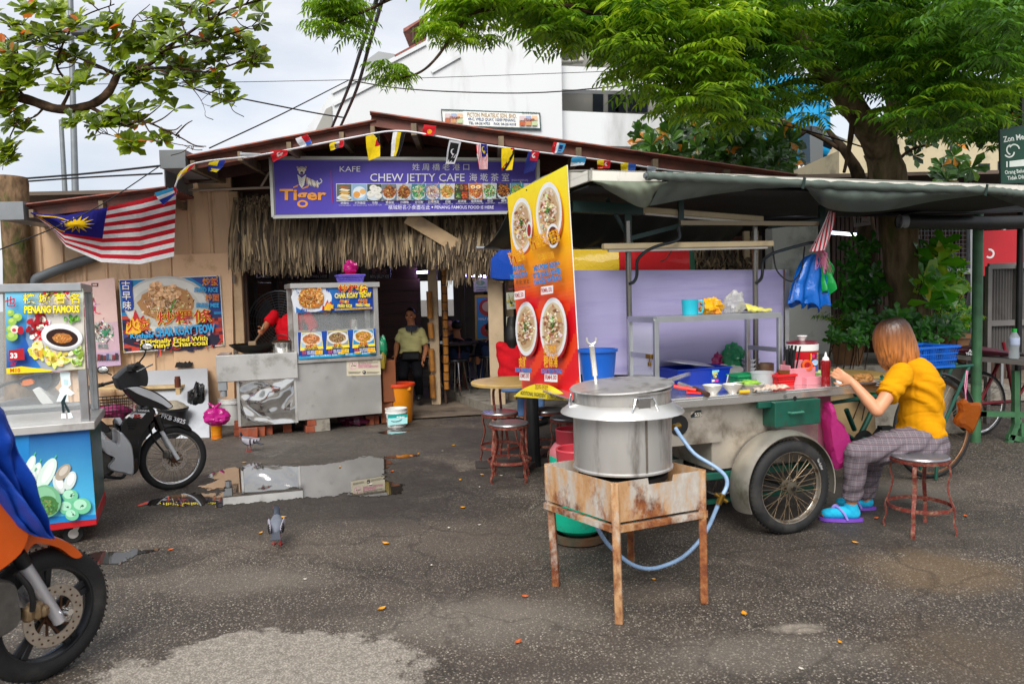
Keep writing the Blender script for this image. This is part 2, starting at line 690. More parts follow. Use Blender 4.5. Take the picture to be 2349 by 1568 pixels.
# ------------------------------------------------------------------ ground
def ellmask(t,vec,noise_out,c,rx,ry,soft=.28,amt=2.0):
 """1 inside a ragged ellipse on the ground, 0 outside: a patch with a shape of its own"""
 N,K=t.nodes.new,t.links.new
 s=N('ShaderNodeVectorMath');s.operation='SUBTRACT'
 K(vec,s.inputs[0]);s.inputs[1].default_value=(c[0],c[1],0)
 d=N('ShaderNodeVectorMath');d.operation='DIVIDE'
 K(s.outputs[0],d.inputs[0]);d.inputs[1].default_value=(rx,ry,1e6)
 ln=N('ShaderNodeVectorMath');ln.operation='LENGTH'
 K(d.outputs[0],ln.inputs[0])
 ad=N('ShaderNodeMath');ad.operation='MULTIPLY_ADD'
 K(noise_out,ad.inputs[0]);ad.inputs[1].default_value=amt;K(ln.outputs['Value'],ad.inputs[2])
 mr=N('ShaderNodeMapRange')
 mr.inputs['From Min'].default_value=1+amt/2+soft/2
 mr.inputs['From Max'].default_value=1+amt/2-soft/2
 K(ad.outputs[0],mr.inputs['Value'])
 return mr.outputs[0]
def ground_material():
 m,t,b=nmat('asphalt')
 N,K=t.nodes.new,t.links.new
 tc=N('ShaderNodeTexCoord')
 vec=tc.outputs['Object']
 def noise(scale,det=5,rough=.6,dist=0):
  n=N('ShaderNodeTexNoise')
  n.inputs['Scale'].default_value=scale
  n.inputs['Detail'].default_value=det
  n.inputs['Roughness'].default_value=rough
  n.inputs['Distortion'].default_value=dist
  K(vec,n.inputs['Vector'])
  return n.outputs['Fac']
 def ramp(fac,stops):
  r=N('ShaderNodeValToRGB')
  e=r.color_ramp.elements
  for i,(p,c)in enumerate(stops):
   if i>1:e.new(p)
   e[i].position=p
   e[i].color=(*C(c),1)
  K(fac,r.inputs['Fac'])
  return r.outputs['Color']
 def mix(f,a,c,mode='MIX'):
  x=N('ShaderNodeMix');x.data_type='RGBA';x.blend_type=mode
  if isinstance(f,float):x.inputs['Factor'].default_value=f
  else:K(f,x.inputs['Factor'])
  for i,q in((6,a),(7,c)):
   if isinstance(q,(str,tuple)):x.inputs[i].default_value=(*C(q),1)
   else:K(q,x.inputs[i])
  return x.outputs[2]
 def math_(op,a,c=0.0):
  x=N('ShaderNodeMath');x.operation=op;x.use_clamp=True
  for i,q in((0,a),(1,c)):
   if isinstance(q,float):x.inputs[i].default_value=q
   else:K(q,x.inputs[i])
  return x.outputs[0]
 big=noise(.55,6)
 mid=noise(3.1,6)
 rag=noise(2.8,9,.72)
 base=ramp(big,[(.3,'#4b433b'),(.5,'#675d53'),(.7,'#82766a')])
 base=mix(.6,base,ramp(mid,[(.3,'#8a8a8a'),(.7,'#ffffff')]),'MULTIPLY')
# aggregate: stones of different greys in dark binder
 vo=N('ShaderNodeTexVoronoi');vo.inputs['Scale'].default_value=105
 K(vec,vo.inputs['Vector'])
 st=ramp(vo.outputs['Color'],[(.15,'#2c2825'),(.45,'#544c45'),(.7,'#857c6f'),(.9,'#cfc5b3')])
 edge=N('ShaderNodeMapRange');edge.inputs['From Min'].default_value=.25;edge.inputs['From Max'].default_value=.55
 K(vo.outputs['Distance'],edge.inputs['Value'])
 stone=mix(edge.outputs[0],st,'#241f1c')
 expo=math_('MULTIPLY',noise(1.2,7,.7),1.25)
 base=mix(expo,base,stone)
 vo2=N('ShaderNodeTexVoronoi');vo2 .inputs['Scale'].default_value=46
 K(vec,vo2 .inputs['Vector'])
 fl=N('ShaderNodeMapRange');fl.inputs['From Min'].default_value=.16;fl.inputs['From Max'].default_value=.1
 K(vo2 .outputs['Distance'],fl.inputs['Value'])
 fs=math_('MULTIPLY',fl.outputs[0],noise(9,3))
 base=mix(fs,base,'#948b7f')
# darker ragged patches: worn strips and damp before the cafe, others round the cart
 for(x,y,rx,ry,col,k)in[(720,1112,330,62,'#1f1b18',.85),(830,1018,420,34,'#413d3a',.8),(640,1180,420,40,'#332e2b',.6),(1000,1135,190,60,'#2e2a27',.75),(1700,1210,420,60,'#322c28',.7),(2080,1190,320,60,'#35302b',.7),(1180,1270,300,90,'#3b342f',.45),(300,1290,160,26,'#221c19',.7),(1720,1320,300,30,'#302823',.5),(1500,1010,520,80,'#37322e',.6)]:
  c=G(x,y)
  e=G(x+rx,y)
  f=G(x,y-ry)
  mk=ellmask(t,vec,rag,c,(e-c).length,(f-c).length)
  base=mix(math_('MULTIPLY',mk,k),base,mix(.35,col,base))
 for(x,y,rx,ry,col,k)in[(2150,1310,160,38,'#6d5a42',.55),(1830,1440,60,9,'#9a9083',.6),(2220,1500,160,60,'#5a4b3a',.4),(1100,1420,260,45,'#7d766c',.4),(560,1330,200,26,'#756d63',.4),(1750,1500,240,40,'#7a7369',.35),(1280,1530,150,22,'#39322d',.5),(800,1400,140,16,'#3a332e',.5),(1930,1130,240,22,'#6f6a62',.6),(1530,1360,120,20,'#5d5248',.4),(900,1240,300,40,'#5f564c',.35)]:
  c=G(x,y)
  e=G(x+rx,y)
  f=G(x,y-ry)
  mk=ellmask(t,vec,rag,c,(e-c).length,(f-c).length,.8)
  base=mix(math_('MULTIPLY',mk,k),base,col)
 vc=N('ShaderNodeTexVoronoi');vc.feature='DISTANCE_TO_EDGE';vc.inputs['Scale'].default_value=.8
 wv=N('ShaderNodeVectorMath');wv.operation='MULTIPLY_ADD'
 nv=N('ShaderNodeTexNoise');nv.inputs['Scale'].default_value=3.5;nv.inputs['Detail'].default_value=6;K(vec,nv.inputs['Vector'])
 K(nv.outputs['Color'],wv.inputs[0]);wv.inputs[1].default_value=(.5,.5,0);K(vec,wv.inputs[2]);K(wv.outputs[0],vc.inputs['Vector'])
 ck=N('ShaderNodeMapRange');ck.inputs['From Min'].default_value=.012;ck.inputs['From Max'].default_value=.003;K(vc.outputs['Distance'],ck.inputs['Value'])
 base=mix(math_('MULTIPLY',ck.outputs[0],math_('MULTIPLY',noise(.9,4),.7)),base,'#1d1916')
# the old concrete patch at the foot of the picture
 c=G(600,1545);e=G(970,1545);f=G(640,1452)
 patch=ellmask(t,vec,rag,c,(e-c).length,(f-c).length,.1,1.3)
 pc=ramp(noise(26,6,.75),[(.3,'#5b544d'),(.5,'#8d857b'),(.66,'#aaa297')])
 pc=mix(.5,pc,mix(math_('MULTIPLY',edge.outputs[0],.8),'#b6aea2','#4c463f'))
 base=mix(math_('MULTIPLY',patch,.85),base,pc)
 K(base,b.inputs['Base Color'])
 ro=N('ShaderNodeMapRange')
 ro.inputs['From Min'].default_value=.35;ro.inputs['From Max'].default_value=.65
 ro.inputs['To Min'].default_value=.5;ro.inputs['To Max'].default_value=.85
 K(rag,ro.inputs['Value'])
 K(ro.outputs[0],b.inputs['Roughness'])
 b.inputs['Specular IOR Level'].default_value=.4
 bp=N('ShaderNodeBump');bp.inputs['Strength'].default_value=.55;bp.inputs['Distance'].default_value=.006
 hh=mix(.5,vo.outputs['Distance'],noise(60,3))
 K(hh,bp.inputs['Height'])
 K(bp.outputs[0],b.inputs['Normal'])
 return m
GROUND=ground_material()
g=MB()
g.add([(-400,-60,0),(400,-60,0),(400,900,0),(-400,900,0)],[(0,1,2,3)])
struct(g,'ground',GROUND,smooth=False)
# puddles: still water in shallow hollows, ragged edges
def water_material():
 m,t,b=nmat('puddle_water')
 N,K=t.nodes.new,t.links.new
 b.inputs['Base Color'].default_value=(.035,.03,.026,1)
 b.inputs['Roughness'].default_value=.015
 b.inputs['IOR'].default_value=1.9
 b.inputs['Specular IOR Level'].default_value=.9
 b.inputs['Coat Weight'].default_value=1
 b.inputs['Coat Roughness'].default_value=.01
 b.inputs['Coat IOR'].default_value=1.7
 tc=N('ShaderNodeTexCoord');n=N('ShaderNodeTexNoise')
 n.inputs['Scale'].default_value=6
 K(tc.outputs['Object'],n.inputs['Vector'])
 bp=N('ShaderNodeBump');bp.inputs['Strength'].default_value=.02;bp.inputs['Distance'].default_value=.005
 K(n.outputs['Fac'],bp.inputs['Height']);K(bp.outputs[0],b.inputs['Normal'])
 return m
WATER=water_material()
def blob(mb,px,warp=.05,cell=.012,z=.004):
 """ragged sheet of water: every small cell whose noise-shifted centre falls inside the outline"""
 pts=[G(x,y)for x,y in px]
 pts=smooth_path(pts+[pts[0]],6)[:-1]
 q=[(p.x,p.y)for p in pts]
 x0,x1=min(p[0]for p in q)-.1,max(p[0]for p in q)+.1
 y0,y1=min(p[1]for p in q)-.1,max(p[1]for p in q)+.1
 nx,ny=int((x1-x0)/cell),int((y1-y0)/(cell*1.6))
 idx={}
 vs,fs=[],[]
 def vert(i,j):
  if(i,j)not in idx:
   idx[(i,j)]=len(vs)
   vs.append((x0+i*cell,y0+j*cell*1.6,z))
  return idx[(i,j)]
 for j in range(ny):
  yy=y0+(j+.5)*cell*1.6
  for i in range(nx):
   xx=x0+(i+.5)*cell
   c=(xx,yy,0)
   k=warp*(1.2*nz(c,4)+.7*nz(c,11,3)+.5*nz(c,34,7))
   X,Y=xx+k,yy+k*1.8+warp*nz(c,7,20)
   ins=False
   a=q[-1]
   for b in q:
    if(a[1]>Y)!=(b[1]>Y)and X<(b[0]-a[0])*(Y-a[1])/(b[1]-a[1])+a[0]:ins=not ins
    a=b
   if ins:fs.append((vert(i,j),vert(i+1,j),vert(i+1,j+1),vert(i,j+1)))
 mb.add(vs,fs)
pm=MB()
blob(pm,[(505,1160),(560,1154),(640,1148),(720,1142),(800,1133),(880,1137),(925,1130),(905,1112),(888,1085),(892,1060),(830,1050),(760,1063),(690,1072),(640,1070),(600,1060),(566,1066),(556,1078),(520,1074),(490,1092),(500,1104),(470,1112),(495,1130),(480,1148)])
struct(pm,'puddle',WATER,smooth=False)
for i,px in enumerate([[(300,1165),(350,1158),(400,1158),(452,1162),(482,1150),(468,1135),(440,1128),(412,1134),(380,1140),(340,1150)],[(170,1290),(260,1298),(300,1278),(360,1262),(300,1262),(240,1266),(200,1272)],[(880,1048),(940,1049),(965,1043),(915,1041)],[(868,992),(900,996),(935,990),(900,985)]]):
 q=MB()
 blob(q,px,.04)
 struct(q,'puddle',WATER,smooth=False)
# ------------------------------------------------------------------ the cafe's floor and threshold
FO,FA=V(-3.5,9.35,0),R(2.5)
FU,FN=V(math.cos(FA),math.sin(FA),0),V(math.sin(FA),-math.cos(FA),0)
def FW(x,y,off=0.0):
 """pixel on the plane of the cafe's front, brought forward by off"""
 return PL(x,y,FO+FN*off,FN)
CONC=mat('stained_concrete','#75685a',.7,0,.25,3,dirt='#3f352b',dirt_amt=.55,ds=2.2,bump=.1,bs=40)
CONCG=mat('grey_concrete','#8b857a',.8,0,.2,6,dirt='#4c463d',dirt_amt=.45,ds=7,bump=.2,bs=50)
fl=MB()
pts=[G(790,975),G(960,962),G(1135,952),G(1150,940),G(1400,935),G(1800,930),G(2300,930)]
far=[(16,19,0),(-9,19,0),(-8.6,9.6,0),(-3.2,9.45,0)]
poly=[(p[0],p[1],.02)for p in pts]+[(x,y,.02)for x,y,_ in far]
fl.add(poly,[tuple(range(len(poly)))])
struct(fl,'floor',CONC,smooth=False)
st=MB()
a0,a1=G(1020,909,.02),G(1150,958,.02)
d1=(a1-a0)
st.slab([a0,a1,a1+V(7,.3,0),a0+V(7,4,0),a0+V(.3,5,0)],(0,0,.11))
tag(st.build('step',CONCG,smooth=False),kind='structure')
# ------------------------------------------------------------------ the cafe building
CREAM=mat('cream_profiled_sheet','#cfae8c',.45,0,.07,2.2,dirt='#a07e5e',dirt_amt=.2,ds=2.6,stretch=(3,3,.5),spec=.3)
ROOFM=mat('red_brown_roof_sheet','#8a4d3d',.6,0,.25,3,dirt='#3c2520',dirt_amt=.5,ds=2.5,stretch=(1,.4,1))
FASCIA=mat('red_brown_verge','#6a382c',.55,0,.25,8,dirt='#3d2620',dirt_amt=.35)
cafe=thing('cafe_building','long cafe shed of cream ribbed sheet under a red brown gable roof','cafe',FO)
def lerp_y(pts,x):
 for(x0,y0),(x1,y1)in zip(pts,pts[1:]):
  if x<=x1 or(x1,y1)==pts[-1]:
   return y0+(y1-y0)*(x-x0)/(x1-x0)
# --- ribbed wall on the left
lowroof=[(40,482),(376,432)]
wl=MB()
x0,x1=FW(62,700),FW(541,700)
def top_of(p):
 """height of the wall's top edge under the two roof slopes"""
 px=62+(541-62)*((p-x0).dot(FU)/(x1-x0).dot(FU))
 y=520-(px-62)*.148 if px<415 else 432
 return FW(px,y).z
ln=(x1-x0).dot(FU)
s,prof=0.0,[]
pitch=.262
while s<ln:
 prof+=[(s,0),(s+pitch*.68,0),(s+pitch*.74,.022),(s+pitch*.84,.022),(s+pitch*.9,0)]
 s+=pitch
prof=[(q,d)for q,d in prof if q<=ln]+[(ln,0)]
base=V(x0 .x,x0 .y,0)
vs,fs=[],[]
for q,d in prof:
 p=base+FU*q+FN*d
 vs+=[(p.x,p.y,.02),(p.x,p.y,top_of(p))]
n=len(prof)
fs=[(2*i,2*i+2,2*i+3,2*i+1)for i in range(n-1)]
wl.add(vs,fs)
wl.slab([base-FN*.03+V(0,0,.02),base+FU*ln-FN*.03+V(0,0,.02),base+FU*ln-FN*.03+V(0,0,3.2),base-FN*.03+V(0,0,2.3)],-FN*.04)
wl.build('wall',CREAM,cafe,ang=20)
# side wall going back on the left
sw=MB()
b2=V(-8.0,17.5,0)
e0=base-FN*.08
sw.slab([e0+V(0,0,.02),b2+V(0,0,.02),b2+V(0,0,2.4),e0+V(0,0,2.4)],-FU*.05)
sw.build('wall',CREAM,cafe,smooth=False)
# --- flat door leaf beside the opening
dr=MB()
dpx=[(398,584),(533,580),(541,975),(404,985)]
q=[FW(x,y,.03)for x,y in dpx]
dr.slab(q,FN*.035)
door=dr.build('door',mat('cream_flat_sheet','#cfab88',.5,0,.06,2,dirt='#a5825f',dirt_amt=.15,ds=3),cafe,smooth=False)
for y in(640,800,930):
 p=FW(536+(y-580)*.018,y,.072)
 hg=MB()
 hg.box(p,(.035,.012,.11))
 hg.build('hinge',mat('old_steel','#6c6258',.5,.6,.2,20),door,smooth=False)
# corner post at the opening and timber jamb
def post(px_top,px_bot,wd,m,name='post',off=0.0,dep=None,zb=.02):
 mb=MB()
 p,q=FW(*px_bot,off),FW(*px_top,off)
 mb.box(V((p.x+q.x)/2,(p.y+q.y)/2,(zb+q.z)/2),(wd,dep or wd,q.z-zb),Matrix.Rotation(FA,3,'Z'),.006)
 return mb.build(name,m,cafe)
post((548,440),(552,960),.11,CREAMP,off=-.02)
post((565,440),(567,960),.05,DARKW,off=-.06)
# --- roofs: corrugated sheets hanging out over the front
OV=1.0
def corrugated(name,a,b,back,rise=0.0,amp=.018,pitch=.076,mat_=ROOFM,thick=.006):
 """sheet from verge point a to verge point b going back by 'back' metres; corrugations run down the slope"""
 d=b-a
 nseg=int(back/pitch*6)
 mb=MB()
 up=d.cross(FN).normalized()
 if up.z<0:up=-up
 def fn(u,v):
  return a+d*u-FN*(back*v)+up*(amp*math.sin(v*back/pitch*2*PI))
 mb.sheet(fn,1,nseg,thick)
 return mb.build(name,mat_,cafe,ang=60)
rl,rr_=FW(862,276,OV),FW(412,362,OV)
corrugated('roof',rr_,rl,2.2)
ra,rb=FW(848,268,OV+.06)+V(0,0,.05),FW(1830,402,OV+.06)
corrugated('roof',ra,rb,2.2)
la,lb=FW(40,472,OV-.15),FW(380,430,OV-.15)
corrugated('roof',la,lb,2.0)
# the rest of the roof behind the corrugated verge, out of close view
bk=MB()
for p,q in((rr_,rl),(ra,rb),(la,lb)):
 bk.slab([p-FN*2.2+V(0,0,.02),q-FN*2.2+V(0,0,.02),q-FN*10+V(0,0,.02),p-FN*10+V(0,0,.02)],(0,0,.03))
bk.build('roof',ROOFM,cafe,smooth=False)
# verge boards under the sheet edge
vb=MB()
for p,q in((rr_,rl),(ra,rb),(la,lb)):
 vb.bar(p-FN*.10-V(0,0,.075),q-FN*.10-V(0,0,.075),.03,.11)
vb.build('bargeboard',FASCIA,cafe,smooth=False)
# purlins: timber ends showing under the sheet
for t in(.06,.3,.55,.82,.98):
 p=rr_.lerp(rl,t)-V(0,0,.10)
 pl=MB()
 pl.bar(p-FN*.02,p-FN*2.2,.05,.10)
 pl.build('purlin',WOODG,cafe,smooth=False)
for t in(.1,.3,.48,.66,.83,.97):
 p=ra.lerp(rb,t)-V(0,0,.12)
 pl=MB()
 pl.bar(p+FN*.02,p-FN*2.2,.06,.13)
 pl.build('purlin',WOODG,cafe,smooth=False)
for t in(.08,.55,.93):
 p=la.lerp(lb,t)-V(0,0,.1)
 pl=MB()
 pl.bar(p-FN*.02,p-FN*2.0,.05,.09)
 pl.build('purlin',WOODG,cafe,smooth=False)
# beam behind the sign carrying the purlins
bm_=MB()
for off,dz in((.22,0),(-.3,.05)):
 bm_.bar(FW(420,408,off)+V(0,0,dz),FW(640,372,off)+V(0,0,dz),.06,.16)
 bm_.bar(FW(640,372,off)+V(0,0,dz),FW(860,345,off)+V(0,0,dz),.06,.16)
 bm_.bar(FW(860,345,off)+V(0,0,dz),FW(1240,372,off)+V(0,0,dz),.06,.16)
 bm_.bar(FW(1240,372,off)+V(0,0,dz),FW(1800,420,off)+V(0,0,dz),.06,.16)
bm_.build('beam',mat('dark_red_timber','#3a211b',.7,0,.3,8),cafe,smooth=False)
# gutters: two grey lengths seen end on
def gutter(px,w_,h_,off,back):
 p=FW(*px,off)
 m=MB()
 m.sheet(lambda u,v:p-FN*(back*v)+FU*(w_*(-.5+abs(0))+w_*[0,.06,.94,1][min(3,int(u*3+.5))])+V(0,0,h_*[1,0,0,1][min(3,int(u*3+.5))]),3,6,.006)
 m.slab([p+FU*(-w_/2),p+FU*(-w_*.44)-V(0,0,0),p+FU*(w_/2),p+FU*(w_/2)+V(0,0,h_),p+FU*(-w_/2)+V(0,0,h_)],FN*.006)
 m.build('gutter',mat('grey_gutter','#82868a',.45,0,.08,5,dirt='#55585a',dirt_amt=.2),cafe,smooth=False)
gutter((397,386),.28,.2,OV+.02,2.2)
gutter((24,504),.30,.2,OV-.12,2.0)
# boxed end wall between the two roof levels
ew=MB()
p=FW(378,430,OV-.2)
ew.slab([p,p+V(0,0,.38),p+V(0,0,.38)-FN*2,p-FN*2],FU*.012)
ew.build('cladding',mat('grey_sheet','#7c7f83',.5,.2,.1,5),cafe,smooth=False)
# downpipe
dp=MB()
dp.tube(smooth_path([FW(215,590,.1),FW(150,612,.1),FW(100,632,.1),FW(82,642,.1),FW(72,665,.1),FW(75,720,.1),FW(80,960,.1)],4),.062,12)
dp.build('downpipe',mat('grey_pipe','#5d6266',.45,0,.1,5),cafe)
# gable infill under the roof (dark boards behind sign)
gb=MB()
gp=[(424,425),(860,330),(1240,372),(1240,470),(545,470),(545,440),(424,440)]
gb.slab([FW(x,y,-.35)for x,y in gp],-FN*.03)
gb.build('gable_panel',mat('dark_gable_board','#4b2b22',.7,0,.25,4),cafe,smooth=False)
# conduit pipe along the wall head
cp=MB()
cp.tube([FW(432,437,.12),FW(620,430,.12)],.016,8)
cp.tube([FW(598,430,.12),FW(618,395,.12)],.014,8)
cp.build('conduit',mat('pale_conduit','#a89a8c',.5),cafe)
# --- posts and brace of the porch
post((985,560),(1006,912),.13,mat('cream_timber','#bfa889',.6,0,.12,6,dirt='#8b765c',dirt_amt=.25),off=-.9)
post((1012,560),(1022,912),.04,DARKW,off=-.9)
POSTB=mat('cream_timber','#bfa889')
post((1128,560),(1148,948),.19,POSTB,off=.0,dep=.16)
post((1168,560),(1172,935),.1,mat('pale_jamb','#a89577',.6,0,.15,6),off=-.3)
br=MB()
br.bar(FW(935,497,.35),FW(1060,572,.28),.05,.17)
br.bar(FW(1060,572,.28),FW(1160,636,.2),.05,.17)
br.build('brace',CREAMP,cafe,smooth=False)
# bamboo tubes nailed to the porch post
bb=MB()
for x,y0,y1 in((990,668,730),(993,740,775),(995,800,850),(997,860,912)):
 bb.tube([FW(x-6,y0,-.78),FW(x-3,y1,-.78)],.04,10)
for k in range(15):
 p=FW(1019+k*.4,612+k*20,-.82)
 bb.tube([p,p+V(0,0,.105)],.035+.004*(k%2),8)
bb.build('bamboo_tube',mat('dry_bamboo','#b0742f',.5,0,.25,9,dirt='#5a3a1a',dirt_amt=.35),cafe)
# --- palm thatch hanging over the opening
def thatch(name,spans,parent,n,lean=.25,w_=.012,cols=('#6f5b42','#8f7a58','#b59c72','#4d3d2b')):
 mb=MB()
 for i in range(n):
  sp=spans[rnd.randrange(len(spans))]
  t=U(0,1)
  lay=U(0,1)
  xt=sp[0]+(sp[1]-sp[0])*t
  ytop,ybot=sp[2]+U(-8,30),sp[3]+(sp[4]-sp[3])*t
  p=FW(xt,ytop+lay*40,.02+lay*.12)
  ln=(ybot-ytop)*U(.8,1.16)
  q=FW(xt+U(-1,1)*16,ytop+lay*20+ln,.06+lay*.28+U(0,.08))
  m=p.lerp(q,.55)+FN*U(0,.07)
  d=(q-p).normalized()
  sx=d.cross(FN).normalized()
  tw=U(-.9,.9)
  sx=sx*math.cos(tw)+FN*math.sin(tw)
  ww=w_*U(.5,1.5)
  mb.add([p-sx*ww,p+sx*ww,m+sx*ww*1.2,m-sx*ww*1.2,q+sx*ww*.25,q-sx*ww*.25],[(0,1,2,3),(3,2,4,5)])
 m=leaf('dry_palm_thatch',[(0,'#2c241b'),(.3,'#544636'),(.65,'#776550'),(.88,'#a08c6c')],.12,.8)
 return mb.build(name,m,parent,smooth=False)
thatch('thatch_fringe',[(536,1000,452,595,580),(1000,1165,480,590,560),(536,700,450,590,600)],cafe,5600)
thatch('thatch_fringe',[(1035,1200,500,630,600)],cafe,700)
thatch('thatch_fringe',[(1560,1725,560,605,600)],cafe,360)
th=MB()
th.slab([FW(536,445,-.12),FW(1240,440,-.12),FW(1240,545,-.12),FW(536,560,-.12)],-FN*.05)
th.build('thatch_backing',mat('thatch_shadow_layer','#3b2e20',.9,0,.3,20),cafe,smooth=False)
# ------------------------------------------------------------------ dark interior
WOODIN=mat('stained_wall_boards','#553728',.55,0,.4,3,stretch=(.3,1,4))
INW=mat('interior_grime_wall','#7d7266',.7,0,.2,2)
back=MB()
back.slab([V(-9,16.8,0),V(-2.05,16.8,0),V(-2.05,16.8,3.4),V(-9,16.8,3.4)],(0,.1,0))
back.slab([V(-2.05,16.8,0),V(-1.3,16.8,0),V(-1.3,16.8,1.1),V(-2.05,16.8,1.1)],(0,.1,0))
back.slab([V(-1.3,16.8,0),V(8,16.8,0),V(8,16.8,3.4),V(-1.3,16.8,3.4)],(0,.1,0))
back.slab([V(-2.05,16.8,1.9),V(-1.3,16.8,1.9),V(-1.3,16.8,3.4),V(-2.05,16.8,3.4)],(0,.1,0))
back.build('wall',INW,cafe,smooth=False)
cl=MB()
cl.slab([V(-8.3,10.2,3.05),V(8,10.6,3.05),V(8,17,3.05),V(-8.3,17,3.05)],(0,0,.05))
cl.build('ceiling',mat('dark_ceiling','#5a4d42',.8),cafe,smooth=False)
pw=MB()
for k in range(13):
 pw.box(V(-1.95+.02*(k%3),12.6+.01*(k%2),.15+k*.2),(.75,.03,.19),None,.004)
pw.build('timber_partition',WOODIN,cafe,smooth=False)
pw=MB()
for k in range(13):
 pw.box(V(-4.4,12.9+.01*(k%2),.15+k*.2),(1.5,.03,.19),None,.004)
pw.build('timber_partition',WOODIN,cafe,smooth=False)
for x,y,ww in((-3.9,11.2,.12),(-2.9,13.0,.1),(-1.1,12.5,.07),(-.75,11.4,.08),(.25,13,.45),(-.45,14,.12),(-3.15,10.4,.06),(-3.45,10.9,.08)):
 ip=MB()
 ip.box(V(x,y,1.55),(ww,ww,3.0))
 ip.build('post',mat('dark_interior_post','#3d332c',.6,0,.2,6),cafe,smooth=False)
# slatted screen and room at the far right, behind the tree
sl=MB()
for k in range(13):
 p=P(1912+k*10,600,10.4)
 sl.box(V(p.x,10.4,1.55),(.045,.03,2.2))
for k in range(22):
 p=P(2040+k*14,600,11.5)
 sl.box(V(p.x,11.5,1.2),(.06,.03,2.6))
sl.build('slat_screen',DARKW,cafe,smooth=False)
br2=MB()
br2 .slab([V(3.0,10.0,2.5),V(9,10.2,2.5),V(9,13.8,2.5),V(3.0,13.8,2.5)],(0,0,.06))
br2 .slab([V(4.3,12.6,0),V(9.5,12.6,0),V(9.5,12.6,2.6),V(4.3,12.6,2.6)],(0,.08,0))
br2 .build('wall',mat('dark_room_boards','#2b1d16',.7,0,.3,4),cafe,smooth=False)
# plain white pier right of the opening and brown carved board by it
pr=MB()
a,b=P(1772,600,9.0),P(1902,600,9.0)
pr.slab([V(a.x,9.0,.02),V(b.x+.05,9.0,.02),V(b.x,9.0,2.25),V(a.x,9.0,2.25)],(0,.25,0))
pr.build('pier',mat('white_render','#d6d8d4',.7,0,.06,2,dirt='#8a8d88',dirt_amt=.3,ds=2,bump=.04),cafe,smooth=False)
cb=MB()
a,b=P(1560,600,9.6),P(1722,600,9.6)
cb.slab([V(a.x,9.75,.8),V(b.x,9.75,.8),V(b.x,9.75,2.2),V(a.x,9.75,2.2)],(0,.05,0))
cb.build('carved_board',mat('brown_carved_board','#3c1f12',.6,0,.5,14,dirt='#6b1f14',dirt_amt=.4,ds=5),cafe,smooth=False)
for x in(1712,1732):
 p=P(x,600,9.5)
 cj=MB()
 cj.box(V(p.x,9.5,1.15),(.07,.07,2.2))
 cj.build('post',POSTB,cafe,smooth=False)
# ------------------------------------------------------------------ printed signs
class PrintP(Print):
 """a printed face on a vertical plane; x, y are pixels of a crop of the photograph, carried onto that plane"""
 def __init__(s,sx,sy,k,p,n,step=.0006,bend=None,xf=None):
  s.o,s.s,s.p,s.n0=(sx/1.7437,sy/1.7437),k/1.7437,p,n
  s.n=n
  s.mb=MB()
  s.k=1
  s.step=step
  s.bend=bend
  s.xf=xf
 def px(s,x,y):
  if s.xf:x,y=s.xf(x,y)
  return s.o[0]+x*s.s,s.o[1]+y*s.s
 def at(s,x,y,k=None):
  q=PL(*s.px(x,y),s.p,s.n0)+s.n*(s.step*(s.k if k is None else k))
  if s.bend:q=q+s.n*s.bend(q)
  return q
 def board(s,pts,t,col=None):
  """solid backing board (thickness t away from the viewer)"""
  v=[s.at(x,y,0)for x,y in pts]
  m=MB()
  m.slab(v,-s.n*t)
  return m
PAL_NOODLE=['#b5651d','#8a3f12','#d99a4e','#5f2a10','#e6bd7c','#a34a1a','#c97a2a','#3f6b1e']
PAL_PRAWN=['#f0a060','#f7d3a8','#d9752f','#fbe6cf']
PAL_SOUP=['#e7d6ad','#c9a36a','#f2e9d0','#6f9a2c','#a0562c','#d6c27a','#8b5a35']
PAL_PURP=['#2b2b6e','#6a5a9b']
def prawn(p,cx,cy,r,col='#f0a860',a=0.0):
 n=9
 for i in range(n):
  t=a+4.6*i/(n-1)
  p.ell(cx+r*.62*math.cos(t),cy+r*.62*math.sin(t),r*(.42-.025*i),r*(.34-.02*i),tuple(min(1,q*(1.15 if i%2 else .85))for q in C(col)),10,t,False)
 p.k+=1
def plate(p,cx,cy,rx,ry,pal,n=120,rim='#eef0f0',well='#dfe0de',fill=.72,kind='mix',prawns=0,green=False):
 p.ell(cx,cy,rx,ry,rim)
 p.ell(cx,cy,rx*.84,ry*.84,well)
 p.food(cx,cy,rx*fill,ry*fill,pal,n,.22,kind)
 for i in range(prawns):
  t=2.1*i+.6
  prawn(p,cx+rx*.35*math.cos(t),cy+ry*.35*math.sin(t),min(rx,ry)*.26,a=t)
 if green:p.food(cx,cy-ry*.1,rx*.22,ry*.25,['#2f6b17','#4f8f22','#1f4a10'],18,.5)
ALUFRAME=mat('white_aluminium_frame','#c9c9c4',.35,.6,.05,10)
# --- the big purple sign over the opening
sg=thing('cafe_sign','long purple signboard reading CHEW JETTY CAFE with tiger and food pictures','sign',FW(930,500,.5))
pk=PrintP(1040,560,.4683,FO+FN*.52,FN)
E4=[(92,152),(2376,170),(2376,616),(115,660)]
m=pk.board(E4,.09)
m.build('cabinet',mat('sign_cabinet_edge','#8f8b90',.4,.5),sg,smooth=False)
fm=MB()
q=[pk.at(x,y,0)for x,y in E4]
for i in range(4):
 fm.bar(q[i]+FN*.01,q[(i+1)%4]+FN*.01,.035,.03,up=FN)
fm.build('frame',ALUFRAME,sg,smooth=False)
I4=[(116,172),(2352,190),(2352,600),(136,638)]
pk.face(I4,'#5345b6')
pk.k+=1
T,OR,W=pk.text,'#f5a23a','#e9e8f2'
T('Tiger',172,514,128,'#1a1450',.035,400)
T('Tiger',168,510,128,OR,.03,400)
pk.face([(285,402),(330,378),(322,398),(283,410)],OR)
pk.face([(362,412),(424,380),(410,405),(360,420)],OR)
